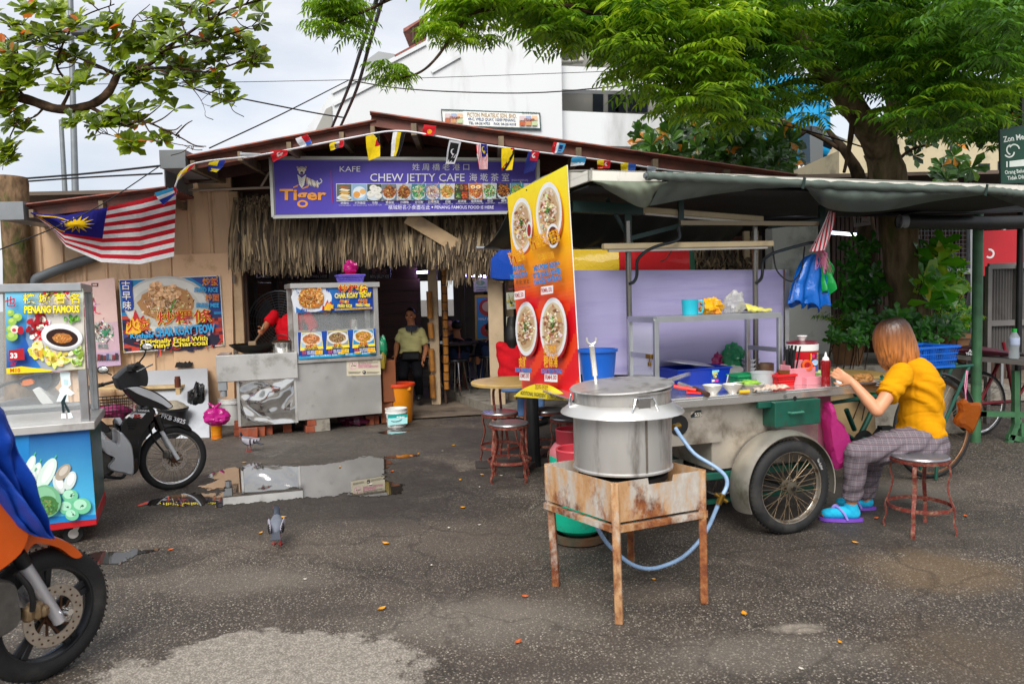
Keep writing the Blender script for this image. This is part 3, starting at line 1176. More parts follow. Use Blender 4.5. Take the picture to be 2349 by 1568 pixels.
pk.ell(364,545,46,32,OR);pk.ell(364,543,26,17,'#5345b6')
# the tiger: head, chest and striped flank
pk.ell(357,252,38,24,'#e9dcc4');pk.ell(357,275,26,22,'#efe9dc')
for x in(322,392):pk.ell(x,234,9,8,'#d8b98a')
for i in range(7):
 x=326+i*10
 pk.face([(x,232),(x+4,231),(x+6,246+3*(i%2)),(x+3,246)],'#2a2358',False)
pk.ell(345,258,5,3,'#2a2358');pk.ell(370,258,5,3,'#2a2358')
pk.ell(358,285,13,14,'#2a2358');pk.ell(358,292,8,6,'#c46a5a')
pk.face([(350,270),(368,270),(359,279)],'#5c4338')
for s_ in(-1,1):
 for i in range(6):
  y=300+i*15
  pk.face([(358,y+26),(358+s_*(36-i*3),y-4),(358+s_*(38-i*3),y+6),(359,y+38)],'#f1eee6',False)
for i in range(8):
 x=390+i*13
 pk.face([(x,312+i*6),(x+8,316+i*6),(x+22,362+i*5),(x+14,392+i*3),(x+9,360+i*5)],'#f1eee6' if i%3 else '#d9b27c',False)
for i in range(9):
 t=1.2-i*.55
 pk.ell(510+19*math.cos(t),352-19*math.sin(t),6,4,'#f1eee6',8,-t,False)
for i in range(4):pk.ell(478+i*9,376+(i%2)*3,6,4,'#f1eee6',8,0,False)
pk.k+=1
pk.face([(606,262),(612,264),(617,380),(624,535),(619,538),(609,400)],'#b02a4a')
T('KAFE',682,272,66,W,0,176)
T('姓 周 橋 老 港 口',1302,256,64,W,0,485)
T('CHEW JETTY CAFE',942,354,95,W,.004,806)
T('海 墘 茶 室',1788,348,74,W,0,340)
T('(PG0192959-M)',2148,354,24,'#cfcfe6',0,140)
pk.face([(652,374),(2350,372),(2350,505),(656,525)],'#eceaf0')
foods=[('烤麵包','TOASTED BREAD'),('半熟雞蛋','HALF-BOILED EGGS'),('包點','BUNS & DIM SUM'),('雲吞面','WAN TAN MEE'),('炒粿條','CHAR KOAY TEOW'),('炒河粉','CHAR HOR FUN'),('白咖哩面','WHITE CURRY MEE'),('炒飯','FRIED RICE'),('經濟飯','ECONOMIC RICE'),('福建蝦麵','HOKKIEN (PRAWN) MEE'),('叻沙','ASAM LAKSA'),('囉喏','PENANG ROJAK'),('煎蕊','CENDOL')]
xs=[654,786,915,1042,1169,1294,1417,1540,1662,1782,1902,2016,2134,2250]
bgs=['#5b6a66','#8fb3d4','#3a4a45','#6d7a86','#b7c0c9','#3f7f8a','#5a7fb5','#c9cfd6','#33261f','#c98a4a','#b9bfb5','#2a3a4a','#3a8f9f']
for i,(zh,en)in enumerate(foods):
 a,b=xs[i]+3,xs[i+1]-2
 y0,y1=379,519-i*.9
 cx,cy,rr=(a+b)/2,(y0+y1)/2,(b-a)/2
 pk.rect(a,y0,b,y1,bgs[i])
 if i==0:
  pk.ell(cx,cy+45,rr*.98,22,'#d8e4ea')
  for j in range(5):
   yy=cy+48-j*22
   pk.face([(cx-44,yy),(cx+30,yy+12),(cx+52,yy-4),(cx-20,yy-16)],['#e8c27c','#f3e2b4','#d9a85a','#f5e8c4','#b0642a'][j])
 elif i==1:
  pk.ell(cx,cy+8,rr*.96,60,'#aacdf0');pk.ell(cx,cy,rr*.86,48,'#e6eef2')
  pk.ell(cx-22,cy+20,30,27,'#e9a24a');pk.ell(cx+30,cy-6,27,22,'#eeb872')
 elif i==2:
  pk.ell(cx,cy+44,rr*.97,26,'#cfdce8')
  for bx,by in((-8,-36),(30,-20),(-32,16),(34,30),(4,-4)):
   pk.ell(cx+bx,cy+by,33,27,'#e4e2da');pk.ell(cx+bx,cy+by-4,26,18,'#f2f0ea')
   for j in range(6):pk.strand(cx+bx,cy+by-14,26,1,j*.55+.2,C('#b9b6aa'),.5,3)
 elif i==8:
  for r_ in range(2):
   for c_ in range(3-r_):
    w2=(b-a)/(3-r_)
    pk.rect(a+c_*w2+3,y0+r_*68+3,a+(c_+1)*w2-3,y0+r_*68+62,['#31421f','#6a4322','#843018','#2f4a1f','#a8401f'][r_*3+c_])
    pk.food(a+(c_+.5)*w2,y0+r_*68+32,w2*.4,26,[['#6f8f2a','#c9b24a','#e6e2c0'],['#c9a24a','#7f4a20','#e0c590'],['#d0602a','#a02a18','#e9a24a'],['#3f7a25','#7fa83a','#d9d8b0'],['#c94a22','#8f2414','#e28a3a']][r_*3+c_],24,.3)
 else:
  pal={3:PAL_NOODLE,4:PAL_NOODLE,5:['#2f8f4a','#7fbf5a','#e9c79a','#d6e3d0','#4fa38a'],6:['#e6d9cf','#a58f9a','#8a4a3a','#d9a25a','#c7b9c9'],7:['#d9922f','#e9b85a','#b5641d','#6f8f2a','#f0cf8a'],9:['#c25a22','#e08a3a','#a03a14','#efc27a'],10:['#3f9a3a','#e6e6d6','#6a3f2a','#a05a3a','#7fbf5a'],11:['#3a1f14','#a0521d','#d98a2a','#5f2d12','#c9701d'],12:['#2f8f4a','#e0c24a','#7fbf5a','#d9752f']}[i]
  pk.ell(cx,cy+22,rr*.95,48,'#c3cfda')
  pk.food(cx,cy,rr*.95,56,pal,170,.22)
  if i==9:
   for bx in(-22,22):pk.ell(cx+bx,cy-34,20,15,'#f3ead2');pk.ell(cx+bx,cy-33,11,8,'#e8a52f')
 if i<12:
  T(zh,cx+6,549-i*1.1,24,W,0,None,align='c')
  T(en,cx+6,565-i*1.2,13,'#c9c8e2',0,None if len(en)<10 else min(118,len(en)*8),align='c')
T('檳城馳名小食盡在此',1106,600,40,W,0,352)
pk.ell(1477,583,7,7,W)
T('PENANG FAMOUS FOOD IS HERE',1497,597,37,W,.004,498)
pk.build('printed_face',sg)
# --- banner posters on the cream wall
po=thing('wall_poster','wide glossy poster of fried noodles reading CHAR KOAY TEOW on the cream wall','poster',FW(395,800,.08))
pk=PrintP(0,900,.38314,FO+FN*.085,FN)
E4=[(1240,572),(2297,522),(2345,1258),(1290,1335)]
pk.board(E4,.004).build('vinyl_sheet',WHITEP,po,smooth=False)
def quadfill(p,e,fn,nu=10,nv=10):
 for i in range(nu):
  for j in range(nv):
   def at2(u,v):
    a=(e[0][0]+(e[1][0]-e[0][0])*u,e[0][1]+(e[1][1]-e[0][1])*u)
    b=(e[3][0]+(e[2][0]-e[3][0])*u,e[3][1]+(e[2][1]-e[3][1])*u)
    return(a[0]+(b[0]-a[0])*v,a[1]+(b[1]-a[1])*v)
   p.face([at2(i/nu,j/nv),at2((i+1)/nu,j/nv),at2((i+1)/nu,(j+1)/nv),at2(i/nu,(j+1)/nv)],fn((i+.5)/nu,(j+.5)/nv),False)
 p.k+=1
I4=[(1246,580),(2290,532),(2334,1248),(1297,1322)]
quadfill(pk,I4,lambda u,v:C('#1d7fb5')if v<.35+.2*U(0,1)else('#203060' if u>.5 and v<.6 else['#5a1a2a','#252a55','#8f2a30','#38457f','#c23a2a','#1a1a3a','#b9402f'][rnd.randrange(7)]),26,20)
pk.food(1800,1190,520,130,['#2a2440','#a8302a','#c2b5c4','#57305a','#e0553a','#1b1b36'],140,.3)
pk.face([(1990,548),(2288,532),(2310,900),(2200,900),(2140,640)],'#1f3c86')
pk.ell(1740,830,445,300,'#b9b9b6');pk.ell(1735,838,425,282,'#d2d1cc');pk.ell(1735,850,350,225,'#c2c0b8')
pk.food(1735,810,300,190,['#c9925a','#8f5a30','#e3c090','#6e3f1e','#efe0c4','#a8703c','#d8a86a'],420,.1,'mix',8)
for x,y,a in((1640,665,2.5),(1815,690,.4),(1690,770,1.4)):prawn(pk,x,y,88,'#e9b98a',a)
pk.face([(1766,915),(1830,770),(1840,775),(1790,900)],'#5f9a35')
pk.face([(1256,578),(1380,572),(1402,850),(1390,885),(1350,896),(1310,884),(1296,858)],'#1c3f9a')
T=pk.text
for ch,x,y in(('古',1275,665),('早',1282,770),('味',1290,872)):T(ch,x,y,95,'#f4efe6',.01)
for k,(x,y,r_)in enumerate(((1440,1000,120),(1400,1030,80))):
 pk.face([(x-r_,y+100),(x-r_*.9,y),(x-r_*.5,y+20),(x-r_*.2,y-r_),(x+r_*.2,y-20),(x+r_*.5,y-60),(x+r_*.9,y+30),(x+r_,y+90),(x,y+120)],['#c2262e','#f0b52f'][k])
YE,RD='#f7e13a','#c2281e'
T('炒飯',2120,622,85,RD,.015,160,YE,.03)
T('炒面',2150,785,78,RD,.015,142,YE,.03)
T('FRIED RICE',2037,697,62,'#35a5dc',.03,245,'#12307a',.02)
T('FRIED MEE',2057,857,62,'#35a5dc',.03,236,'#12307a',.02)
T('火炭',1335,1105,130,RD,.02,250,YE,.035,rot=-.12)
T('炒粿條',1650,1030,150,RD,.02,570,YE,.035,rot=-.05)
T('Kochabi',1372,1180,70,'#35a5dc',.03,240,'#12307a',.02,rot=-.04)
T('CHAR KOAY TEOW',1628,1162,118,'#35a5dc',.045,630,'#12307a',.02,rot=-.08)
T('Originally Fried With',1480,1240,66,YE,.03,700,'#1a1a2a',.03,rot=-.06)
T('Burning Charcoal',1478,1288,70,YE,.03,700,'#1a1a2a',.03,rot=-.06)
for x,y in((1250,590),(2278,537),(2328,1236),(1308,1315)):pk.ell(x,y,13,12,'#b09a5a');pk.ell(x,y,6,6,'#3a332a')
pk.build('printed_face',po)
po=thing('wall_poster','tall pale pink faded poster of shaved ice dessert hanging beside the fruit cart','poster',FW(235,840,.08))
pk=PrintP(0,900,.38314,FO+FN*.14,FN)
E4=[(500,640),(1195,548),(1262,1460),(560,1530)]
pk.board(E4,.003).build('vinyl_sheet',WHITEP,po,smooth=False)
quadfill(pk,E4,lambda u,v:('#d3b3ac' if v<.5 else '#c4a4b0' if v<.85 else '#b79db8'),12,12)
pk.rect(955,605,1028,615,'#3a2f2f');pk.rect(962,632,1024,642,'#3a2f2f');pk.rect(955,605,966,642,'#3a2f2f');pk.rect(1014,605,1026,642,'#3a2f2f')
pk.food(930,850,75,140,['#c23a5a','#e3a2b0','#8f2a40','#f0d4d8'],60,.35)
pk.food(1060,1110,130,120,['#cfc9c8','#6a5a52','#e8e4e2','#3a6a52','#b9303f','#a59a95','#48322d'],200,.16)
for i in range(6):pk.strand(1050+i*18,1110-i*9,80,5,.4+.2*i,C('#2a8a5f'),1.2)
T=pk.text
T('ndol',925,1285,58,'#3a3540',0,75,rot=-.03)
T('煎蕊',1025,1285,56,'#2f7a6a',.01,112)
for i in range(10):pk.rect(930+i*31,1352-i*2+(i%3)*8,960+i*31,1412-i,['#6a3a3a','#4a5a7a','#8a8f98','#7f2f35','#3d3438'][i%5])
for i in range(12):pk.rect(930+i*25,1400-i*1.5,934+i*25,1425-i,'#3a2f35')
pk.build('printed_face',po)
# the yellowish half hidden stall board at the very left edge belongs to the fruit cart (built there)
# --- national flag hanging under the eave
PXT=[(0,(72,487)),(.12,(112,492)),(.25,(150,494)),(.5,(247,475)),(.75,(325,457)),(1,(404,436))]
PXB=[(0,(80,492)),(.12,(120,528)),(.25,(152,566)),(.5,(232,601)),(.75,(320,606)),(1,(399,588))]
def pxl(tab,u):
 for(u0,p0),(u1,p1)in zip(tab,tab[1:]):
  if u<=u1+1e-9:
   t=(u-u0)/(u1-u0)
   return p0[0]+(p1[0]-p0[0])*t,p0[1]+(p1[1]-p0[1])*t
def flag_pt(u,v,k=0.0):
 a,b=pxl(PXT,u),pxl(PXB,u)
 bow=math.sin(PI*v)*10*(1-u)
 x=a[0]+(b[0]-a[0])*v-bow*.6
 y=a[1]+(b[1]-a[1])*v
 d=.1*math.sin(v*5+u*2)+.035*math.sin(u*17+v*4)+.02*math.sin(v*13-u*9)
 return FW(x,y,1.0+d+k)
fm=MB()
NU,NV=36,28
for i in range(NU):
 for j in range(NV):
  st_=j*14//NV
  u0,u1,v0,v1=i/NU,(i+1)/NU,j/NV,(j+1)/NV
  c='#c41f2e' if st_%2==0 else '#e6e6ea'
  if(i+.5)/NU<.5 and st_<8:c='#26247f'
  fm.col=C(c)
  fm.add([flag_pt(u0,v0),flag_pt(u1,v0),flag_pt(u1,v1),flag_pt(u0,v1)],[(3,2,1,0)])
for r0,rot0 in((1,0),):
 for i in range(14):
  fm.col=C('#f2c414')
  a=2*PI*i/14
  def sp(r,t):return flag_pt(.325+r*math.cos(t),.30+r*1.9*math.sin(t),.012)
  fm.add([sp(0,0),sp(.05,a-.224),sp(.115,a),sp(.05,a+.224)],[(0,1,2,3)])
for i in range(14):
 a=.9+4.5*i/14
 a2=.9+4.5*(i+1)/14
 def cr(t,r,o):return flag_pt(.2+o+r*math.cos(t),.33+r*1.9*math.sin(t),.01)
 fm.add([cr(a,.135,-.03),cr(a2,.135,-.03),cr(a2,.112,-.012),cr(a,.112,-.012)],[(0,1,2,3)])
CLOTH=mat('printed_cloth','#ffffff',.8,var=.08,vs=25,attr=True,spec=.2)
def thin(m,k):
 t=m.node_tree
 b_=t.nodes['Principled BSDF']
 tr=t.nodes.new('ShaderNodeBsdfTranslucent')
 ms=t.nodes.new('ShaderNodeMixShader')
 ms.inputs[0].default_value=k
 t.links.new(b_.inputs['Base Color'].links[0].from_socket,tr.inputs['Color'])
 t.links.new(b_.outputs[0],ms.inputs[1])
 t.links.new(tr.outputs[0],ms.inputs[2])
 t.links.new(ms.outputs[0],t.nodes['Material Output'].inputs['Surface'])
thin(CLOTH,.4)
fo=fm.build('national_flag',CLOTH,None,smooth=True,ang=180,loc=FW(240,600,1.0))
tag(fo,'large red and white striped flag with yellow star draped under the eave','flag')
# --- string of small flags along the roof edge
OFFB=OV+.17
sp_=[(398,442),(412,405),(450,374),(587,357),(700,336),(800,317),(907,300),(1000,312),(1091,329),(1230,348),(1371,366),(1537,391),(1640,398)]
sb=MB()
sb.tube(smooth_path([FW(x,y,OFFB)for x,y in sp_],4),.009,6)
solo(sb,'bunting_string',mat('white_cord','#dcdce2',.7),'white cord carrying the small state flags along the roof edge','string')
FLG='small state flags strung along the roof edge'
def pennant(label,pts,paint,tw=.0,back='#dddddd'):
 """pts: four corner pixels tl, tr, br, bl; paint(print) in a unit square 0..100"""
 c=[FW(x,y,OFFB+tw*(1 if i in(1,2)else-1)+(.03 if i>1 else .012))for i,(x,y)in enumerate(pts)]
 p=Print(c[0],c[1],c[2],c[3],100,100,step=.0012,bend=lambda u,v:.022*math.sin(v*5+u*3)*v)
 for sgn in(0,1):
  def cell(x0,y0,x1,y1,col,n=4):
   for a in range(n):
    for b in range(n):
     xa,xb=x0+(x1-x0)*a/n,x0+(x1-x0)*(a+1)/n
     ya,yb=y0+(y1-y0)*b/n,y0+(y1-y0)*(b+1)/n
     p.face([(xa,ya),(xb,ya),(xb,yb),(xa,yb)],col,False)
   p.k+=1
  p.cell=cell
  cell(0,0,100,100,back)
  break
 paint(p)
 p.k=0
 o=p.mb.build('state_flag',CLOTH,None,smooth=False,loc=c[0])
 tag(o,label,'flag',FLG)
def star(p,cx,cy,r,col,n=5,k=.42,sy=1.0):
 p.face([(cx+(r if i%2==0 else r*k)*math.sin(PI*i/n),cy-sy*(r if i%2==0 else r*k)*math.cos(PI*i/n))for i in range(2*n)],col)
def crescent(p,cx,cy,r,col,bg,dx=.4,sy=1.0):
 p.ell(cx,cy,r,r*sy,col,20)
 p.ell(cx+r*dx,cy-r*dx*.2,r*.8,r*.8*sy,bg,20)
YEL,BLK,REDC,BLU='#e9cf1e','#17171a','#c3202b','#23399a'
pennant('small yellow and red flag twisted at the gutter corner',[(415,392),(450,374),(428,398),(400,418)],lambda p:(p.cell(0,0,60,100,YEL),p.cell(60,0,100,100,REDC)),.03)
pennant('small pale blue white and red flag hanging below the gutter corner',[(355,442),(404,428),(408,446),(372,470)],lambda p:(p.cell(0,0,100,34,'#3f9fd0'),p.cell(0,34,100,60,'#e6e6ea'),p.cell(0,60,100,100,BLU),p.cell(86,0,100,100,REDC)),.04)
pennant('small blue and yellow banded flag folded into a triangle',[(482,370),(518,368),(500,398),(476,390)],lambda p:(p.cell(0,0,100,100,BLU),p.cell(0,0,60,45,YEL),p.cell(20,70,100,100,YEL)),.03)
pennant('small plain white flag on the left of the string',[(551,350),(598,352),(585,362),(552,362)],lambda p:p.cell(0,0,100,100,'#c9c9cf'),.02)
pennant('small red flag with a white emblem at the sign corner',[(621,346),(659,344),(660,358),(624,371)],lambda p:(p.cell(0,0,100,100,REDC),p.ell(50,45,16,22,'#e6d6d6'),p.ell(54,42,10,14,REDC),p.face([(30,60),(70,30),(74,40),(40,68)],'#e6d6d6')),.02)
pennant('small white red and blue flag blown up above the string',[(678,318),(705,308),(718,330),(690,340)],lambda p:(p.cell(0,0,50,100,'#dcdce2'),p.cell(50,0,100,60,REDC),p.cell(50,60,100,100,'#2f62c0')),.03)
pennant('small flag in yellow blue and red quarters with a crest',[(757,328),(789,322),(788,340),(756,344)],lambda p:(p.cell(0,0,45,100,YEL),p.cell(35,30,70,100,BLU),p.cell(70,0,100,100,REDC),p.ell(56,55,12,20,'#8a6a30')),.03)
pennant('yellow flag with a red and black corner',[(839,312),(869,306),(874,360),(844,368)],lambda p:(p.cell(0,0,100,100,YEL),p.face([(60,0),(100,0),(100,50)],BLK),p.face([(100,50),(60,50),(78,22)],REDC)),.02,YEL)
pennant('flag of white yellow and black upright bands',[(902,302),(930,305),(916,360),(895,358)],lambda p:(p.cell(0,0,34,100,'#e6e6ea'),p.cell(34,0,67,100,'#d9c01e'),p.cell(67,0,100,100,BLK)),.02)
pennant('red flag with a golden crest blown up onto the roof sheet',[(973,286),(1001,289),(996,313),(967,309)],lambda p:(p.cell(0,0,100,100,REDC),p.ell(55,60,20,22,'#e0a832'),p.ell(55,58,12,12,REDC),star(p,55,56,9,'#e0a832')),.02)
pennant('black flag with a white border crescent and star',[(1031,321),(1058,326),(1044,378),(1021,375)],lambda p:(p.cell(0,0,100,100,'#b9b9c0'),p.cell(14,9,86,91,BLK),crescent(p,50,46,19,'#dcdce2',BLK,.35,.6),star(p,54,58,9,'#dcdce2',sy=.6)),.02)
def malay(p):
 for i in range(14):p.cell(i*100/14,0,(i+1)*100/14,100,'#c3202b' if i%2==0 else '#dcdce2',3)
 p.cell(45,0,100,50,'#23247f')
 crescent(p,70,22,17,YEL,'#23247f',.2,.7);star(p,72,32,12,YEL,14,.5,.65)
pennant('small striped national flag with a blue corner on the string',[(1092,329),(1118,332),(1120,390),(1098,388)],malay,.02)
pennant('yellow flag crossed by red and black diagonal bands with a star',[(1151,337),(1180,340),(1176,391),(1150,391)],lambda p:(p.cell(0,0,100,100,YEL),p.face([(72,0),(100,0),(28,88),(0,100),(0,82)],'#c3202b'),p.face([(100,0),(100,28),(38,100),(0,100)],BLK),star(p,50,52,19,YEL,9,.5,.7)),.02,YEL)
pennant('dark blue flag with a red corner crescent and star',[(1213,344),(1238,348),(1226,393),(1200,397)],lambda p:(p.cell(0,0,100,100,'#232a6e'),p.cell(34,0,100,46,'#c3202b'),crescent(p,62,22,20,'#e6e0e0','#c3202b',.35,.6),star(p,66,28,11,'#e6e0e0',sy=.6)),.02)
pennant('small flag of red white and two blues flipped over the string',[(1270,326),(1298,330),(1290,353),(1264,350)],lambda p:(p.cell(0,0,30,100,REDC),p.cell(30,0,48,100,'#dcdce2'),p.cell(48,0,100,100,'#4a9ac8'),p.cell(56,20,84,80,'#26306e')),.02)
pennant('small pale blue flag with a white lower edge',[(1313,358),(1345,361),(1340,381),(1308,380)],lambda p:(p.cell(0,0,100,66,'#3f9ac9'),p.cell(0,66,100,100,'#cfd6dc')),.02)
pennant('small red and yellow flag with a white crescent',[(1370,366),(1401,369),(1399,388),(1370,386)],lambda p:(p.cell(0,0,50,100,YEL),p.cell(50,0,100,100,REDC),p.cell(0,60,50,100,REDC),crescent(p,70,45,16,'#e6e0e0',REDC,.35,1.3)),.02)
pennant('small yellow and blue upright banded flag over the canopy',[(1424,372),(1459,376),(1457,394),(1424,392)],lambda p:(p.cell(0,0,50,100,YEL),p.cell(50,0,100,100,'#3a62b8')),.02)
pennant('small grey white flag at the right of the string',[(1484,380),(1505,383),(1503,398),(1485,396)],lambda p:p.cell(0,0,100,100,'#aeb6bf'),.02)
# ------------------------------------------------------------------ people
def fuse(mb,name,m,parent,voxel=.008,it=4,fac=.5):
 """closed shapes melted into ONE continuous skin"""
 me=bpy.data.meshes.new('tmp')
 me.from_pydata([tuple(p)for p in mb.v],[],mb.f)
 o=bpy.data.objects.new('tmp',me)
 COL.objects.link(o)
 r=o.modifiers.new('r','REMESH')
 r.mode='VOXEL'
 r.voxel_size=voxel
 s=o.modifiers.new('s','SMOOTH')
 s.iterations=it
 s.factor=fac
 dg=bpy.context.evaluated_depsgraph_get()
 nm=bpy.data.meshes.new_from_object(o.evaluated_get(dg))
 bpy.data.objects.remove(o)
 bpy.data.meshes.remove(me)
 if parent is not None:nm.transform(wm(parent).inverted())
 nm.name=name
 nm.materials.clear()
 nm.materials.append(m)
 nm.polygons.foreach_set('use_smooth',[True]*len(nm.polygons))
 ob=bpy.data.objects.new(name,nm)
 COL.objects.link(ob)
 ob.parent=parent
 return ob
def cap_limb(mb,pts,rs,n=14):
 """tapered limb with rounded ends"""
 pts=[Vector(p)for p in pts]
 a,b=pts[0],pts[-1]
 d0=(pts[0]-pts[1]).normalized()
 d1=(pts[-1]-pts[-2]).normalized()
 P_,R_=[],[]
 for t in(1,.8,.45):P_.append(a+d0*rs[0]*t);R_.append(rs[0]*math.sqrt(max(1-t*t,.0004)))
 P_+=pts;R_+=list(rs)
 for t in(.45,.8,1):P_.append(b+d1*rs[-1]*t);R_.append(rs[-1]*math.sqrt(max(1-t*t,.0004)))
 mb.tube(P_,R_,n)
def oval_loft(mb,rings,n=22):
 """rings: (centre, half width, half depth, side vector, forward vector)"""
 out=[]
 for c,a,b,sv,fv in rings:
  sv,fv=Vector(sv).normalized(),Vector(fv).normalized()
  out.append([Vector(c)+sv*(a*math.cos(2*PI*i/n))+fv*(b*math.sin(2*PI*i/n))for i in range(n)])
 mb.loft(out)
def hand(mb,wr,fdir,palm_n,side,s=1.0,curl=.5,thumb=1,spread=.1):
 """palm, five fingers with two bends each, thumb from the side of the palm"""
 f,pn=Vector(fdir).normalized(),Vector(palm_n).normalized()
 sd=f.cross(pn).normalized()*side
 pc=Vector(wr)+f*.045*s
 oval_loft(mb,[(Vector(wr)-f*.01,.024*s,.018*s,sd,pn),(Vector(wr)+f*.03*s,.034*s,.015*s,sd,pn),(Vector(wr)+f*.07*s,.038*s,.013*s,sd,pn),(Vector(wr)+f*.092*s,.036*s,.011*s,sd,pn)],14)
 for i,(o,ln)in enumerate(((.030,.068),(.0105,.077),(-.0095,.072),(-.029,.055))):
  b=Vector(wr)+f*.088*s+sd*o*s
  d=(f+sd*spread*(o/.03)).normalized()
  p1=b+(d*math.cos(curl*.5)+pn*math.sin(curl*.5))*ln*.42*s
  a2=curl*1.3
  p2=p1+(d*math.cos(a2)+pn*math.sin(a2))*ln*.33*s
  a3=curl*1.9
  p3=p2+(d*math.cos(a3)+pn*math.sin(a3))*ln*.25*s
  cap_limb(mb,[b-d*.012*s,p1,p2,p3],[.0088*s,.0084*s,.0077*s,.0064*s],8)
 t0=Vector(wr)+f*.03*s+sd*.026*s
 t1=t0+(f*.55+sd*.75+pn*.35).normalized()*.036*s
 t2=t1+(f*.85+sd*.35+pn*.3).normalized()*.03*s
 t3=t2+(f*.9+sd*.1+pn*.35).normalized()*.018*s
 cap_limb(mb,[t0,t1,t2,t3],[.0125*s,.0105*s,.009*s,.0075*s],8)
def head(mb,c,fwd,up,s=1.0,round_=1.0):
 """skull, jaw, nose, brow, ears; c is the centre of the head"""
 f=Vector(fwd).normalized()
 u=Vector(up).normalized()
 sd=f.cross(u).normalized()
 c=Vector(c)
 rot=Matrix((sd,f,u)).transposed()
 mb.ell(c+u*.025*s-f*.012*s,(.074*s*round_,.093*s,.09*s),20,14,rot)
 rings=[]
 for h,a,b,o in((.05,.070,.078,.008),(.01,.068,.076,.014),(-.03,.063,.068,.018),(-.07,.052,.054,.026),(-.1,.036,.036,.036),(-.113,.02,.018,.042)):
  rings.append((c+u*h*s+f*o*s,a*s*round_,b*s,sd,f))
 oval_loft(mb,rings[::-1],18)
 mb.ell(c+f*.083*s+u*.022*s,(.045*s,.014*s,.01*s),10,6,rot)
 cap_limb(mb,[c+f*.088*s+u*.012*s,c+f*.102*s-u*.014*s,c+f*.108*s-u*.03*s],[.007*s,.0095*s,.012*s],8)
 for k in(-1,1):
  mb.ell(c+f*.1*s-u*.033*s+sd*.012*s*k,(.008*s,.007*s,.007*s),8,6,rot)
  mb.ell(c+sd*.076*s*k*round_-f*.005*s-u*.008*s,(.009*s,.018*s,.031*s),10,7,rot)
  mb.ell(c+f*.068*s-u*.02*s+sd*.042*s*k,(.022*s,.02*s,.018*s),10,6,rot)
 mb.ell(c+f*.088*s-u*.064*s,(.026*s,.012*s,.009*s),10,6,rot)
 return rot
def face_parts(c,fwd,up,s,parent,lips='#8a4a42'):
 f,u=Vector(fwd).normalized(),Vector(up).normalized()
 sd=f.cross(u).normalized()
 c=Vector(c)
 rot=Matrix((sd,f,u)).transposed()
 for k in(-1,1):
  e=MB()
  e.ell(c+f*.0885*s+u*.004*s+sd*.032*s*k,(.014*s,.006*s,.006*s),10,6,rot)
  e.build('eye',mat('dark_eye','#1a100c',.2),parent)
  b=MB()
  b.ell(c+f*.094*s+u*.026*s+sd*.032*s*k,(.021*s,.006*s,.004*s),8,5,rot)
  b.build('eyebrow',mat('black_hair','#100c0a',.5,0,.3,30),parent)
 m=MB()
 m.ell(c+f*.099*s-u*.066*s,(.022*s,.005*s,.004*s),10,5,rot)
 m.build('mouth',mat('lips',lips,.5),parent)
SKIN=mat('tan_skin','#bd7d58',.5,0,.07,14,sss=.08,bump=.02,bs=120)
SKIN2=mat('light_skin','#c58a66',.48,0,.06,14,sss=.08,bump=.02,bs=120)
HAIRB=mat('black_hair','#100c0a',.5,0,.3,30)
def cloth_mat(name,col,**k):
 return mat(name,col,.85,0,.1,9,bump=.35,bs=16,spec=.15,stretch=(1,1,2.2),**k)
def hair_cap(c,fwd,up,s,parent,m,grow=1.09):
 f,u=Vector(fwd).normalized(),Vector(up).normalized()
 sd=f.cross(u).normalized()
 rot=Matrix((sd,f,u)).transposed()
 c=Vector(c)
 b=MB()
 n,k=24,12
 ctr=c+u*.028*s-f*.012*s
 vs,fs=[],[]
 for i in range(k+1):
  for j in range(n):
   t=2*PI*j/n
   low=1.35+.75*(.5-.5*math.sin(t))-(.35 if math.sin(t)>.6 else 0)
   ph=low*i/k
   r=grow*(1+.03*nz((i*.7,j*.9,1)))
   vs.append(ctr+rot@Vector((.074*s*r*math.sin(ph)*math.cos(t),.093*s*r*math.sin(ph)*math.sin(t),.09*s*r*math.cos(ph))))
 for i in range(k):
  for j in range(n):
   fs.append((i*n+j,(i+1)*n+j,(i+1)*n+(j+1)%n,i*n+(j+1)%n))
 b.add(vs,fs)
 return b.build('hair',m,parent)
# ------------------------------------------------------------------ the woman eating at the cart
wo=thing('person','woman with bobbed ginger hair in a yellow T-shirt eating on a stool','person',P(2108,1000,4.66))
wo.location.z=0
pel,che,nek,hed=P(2112,1003,4.68),P(2104,880,4.68),P(2086,822,4.71),P(2047,776,4.73)
shL,shR=P(2064,862,4.535),P(2078,850,4.86)
elL,wrL=P(2012,942,4.45),P(1957,878,4.53)
elR,wrR=P(2042,915,4.96),P(1986,866,4.86)
hpL,hpR=P(2108,1008,4.6),P(2110,1002,4.78)
knL,anL=P(1966,1038,4.6),P(1952,1158,4.69)
knR,anR=P(2000,1046,4.85),P(1983,1150,4.93)
fwd=V(-.96,.2,-.28)
b=MB()
fd,sd_=V(-1,.12,0).normalized(),V(.12,1,0).normalized()
head(b,hed,fwd,V(-.35,0,1),.98)
cap_limb(b,[nek+V(.02,0,-.05),nek.lerp(hed,.55)],[.056,.05])
up_=(nek-pel).normalized()
bk_=up_.cross(sd_)
oval_loft(b,[(pel+V(0,0,-.09),.15,.11,sd_,fd),(pel,.165,.12,sd_,fd),(pel.lerp(che,.45),.115,.08,sd_,fd),(che,.135,.085,sd_,fd),(che.lerp(nek,.6),.125,.068,sd_,fd),(nek,.06,.055,sd_,fd)])
for s_,e_,w_ in((shL,elL,wrL),(shR,elR,wrR)):
 cap_limb(b,[s_,s_.lerp(e_,.5),e_],[.05,.045,.037])
 cap_limb(b,[e_,e_.lerp(w_,.35),w_],[.038,.037,.025])
hand(b,wrL,V(-.75,.25,.5),V(.1,.97,.15),1,.92,.75)
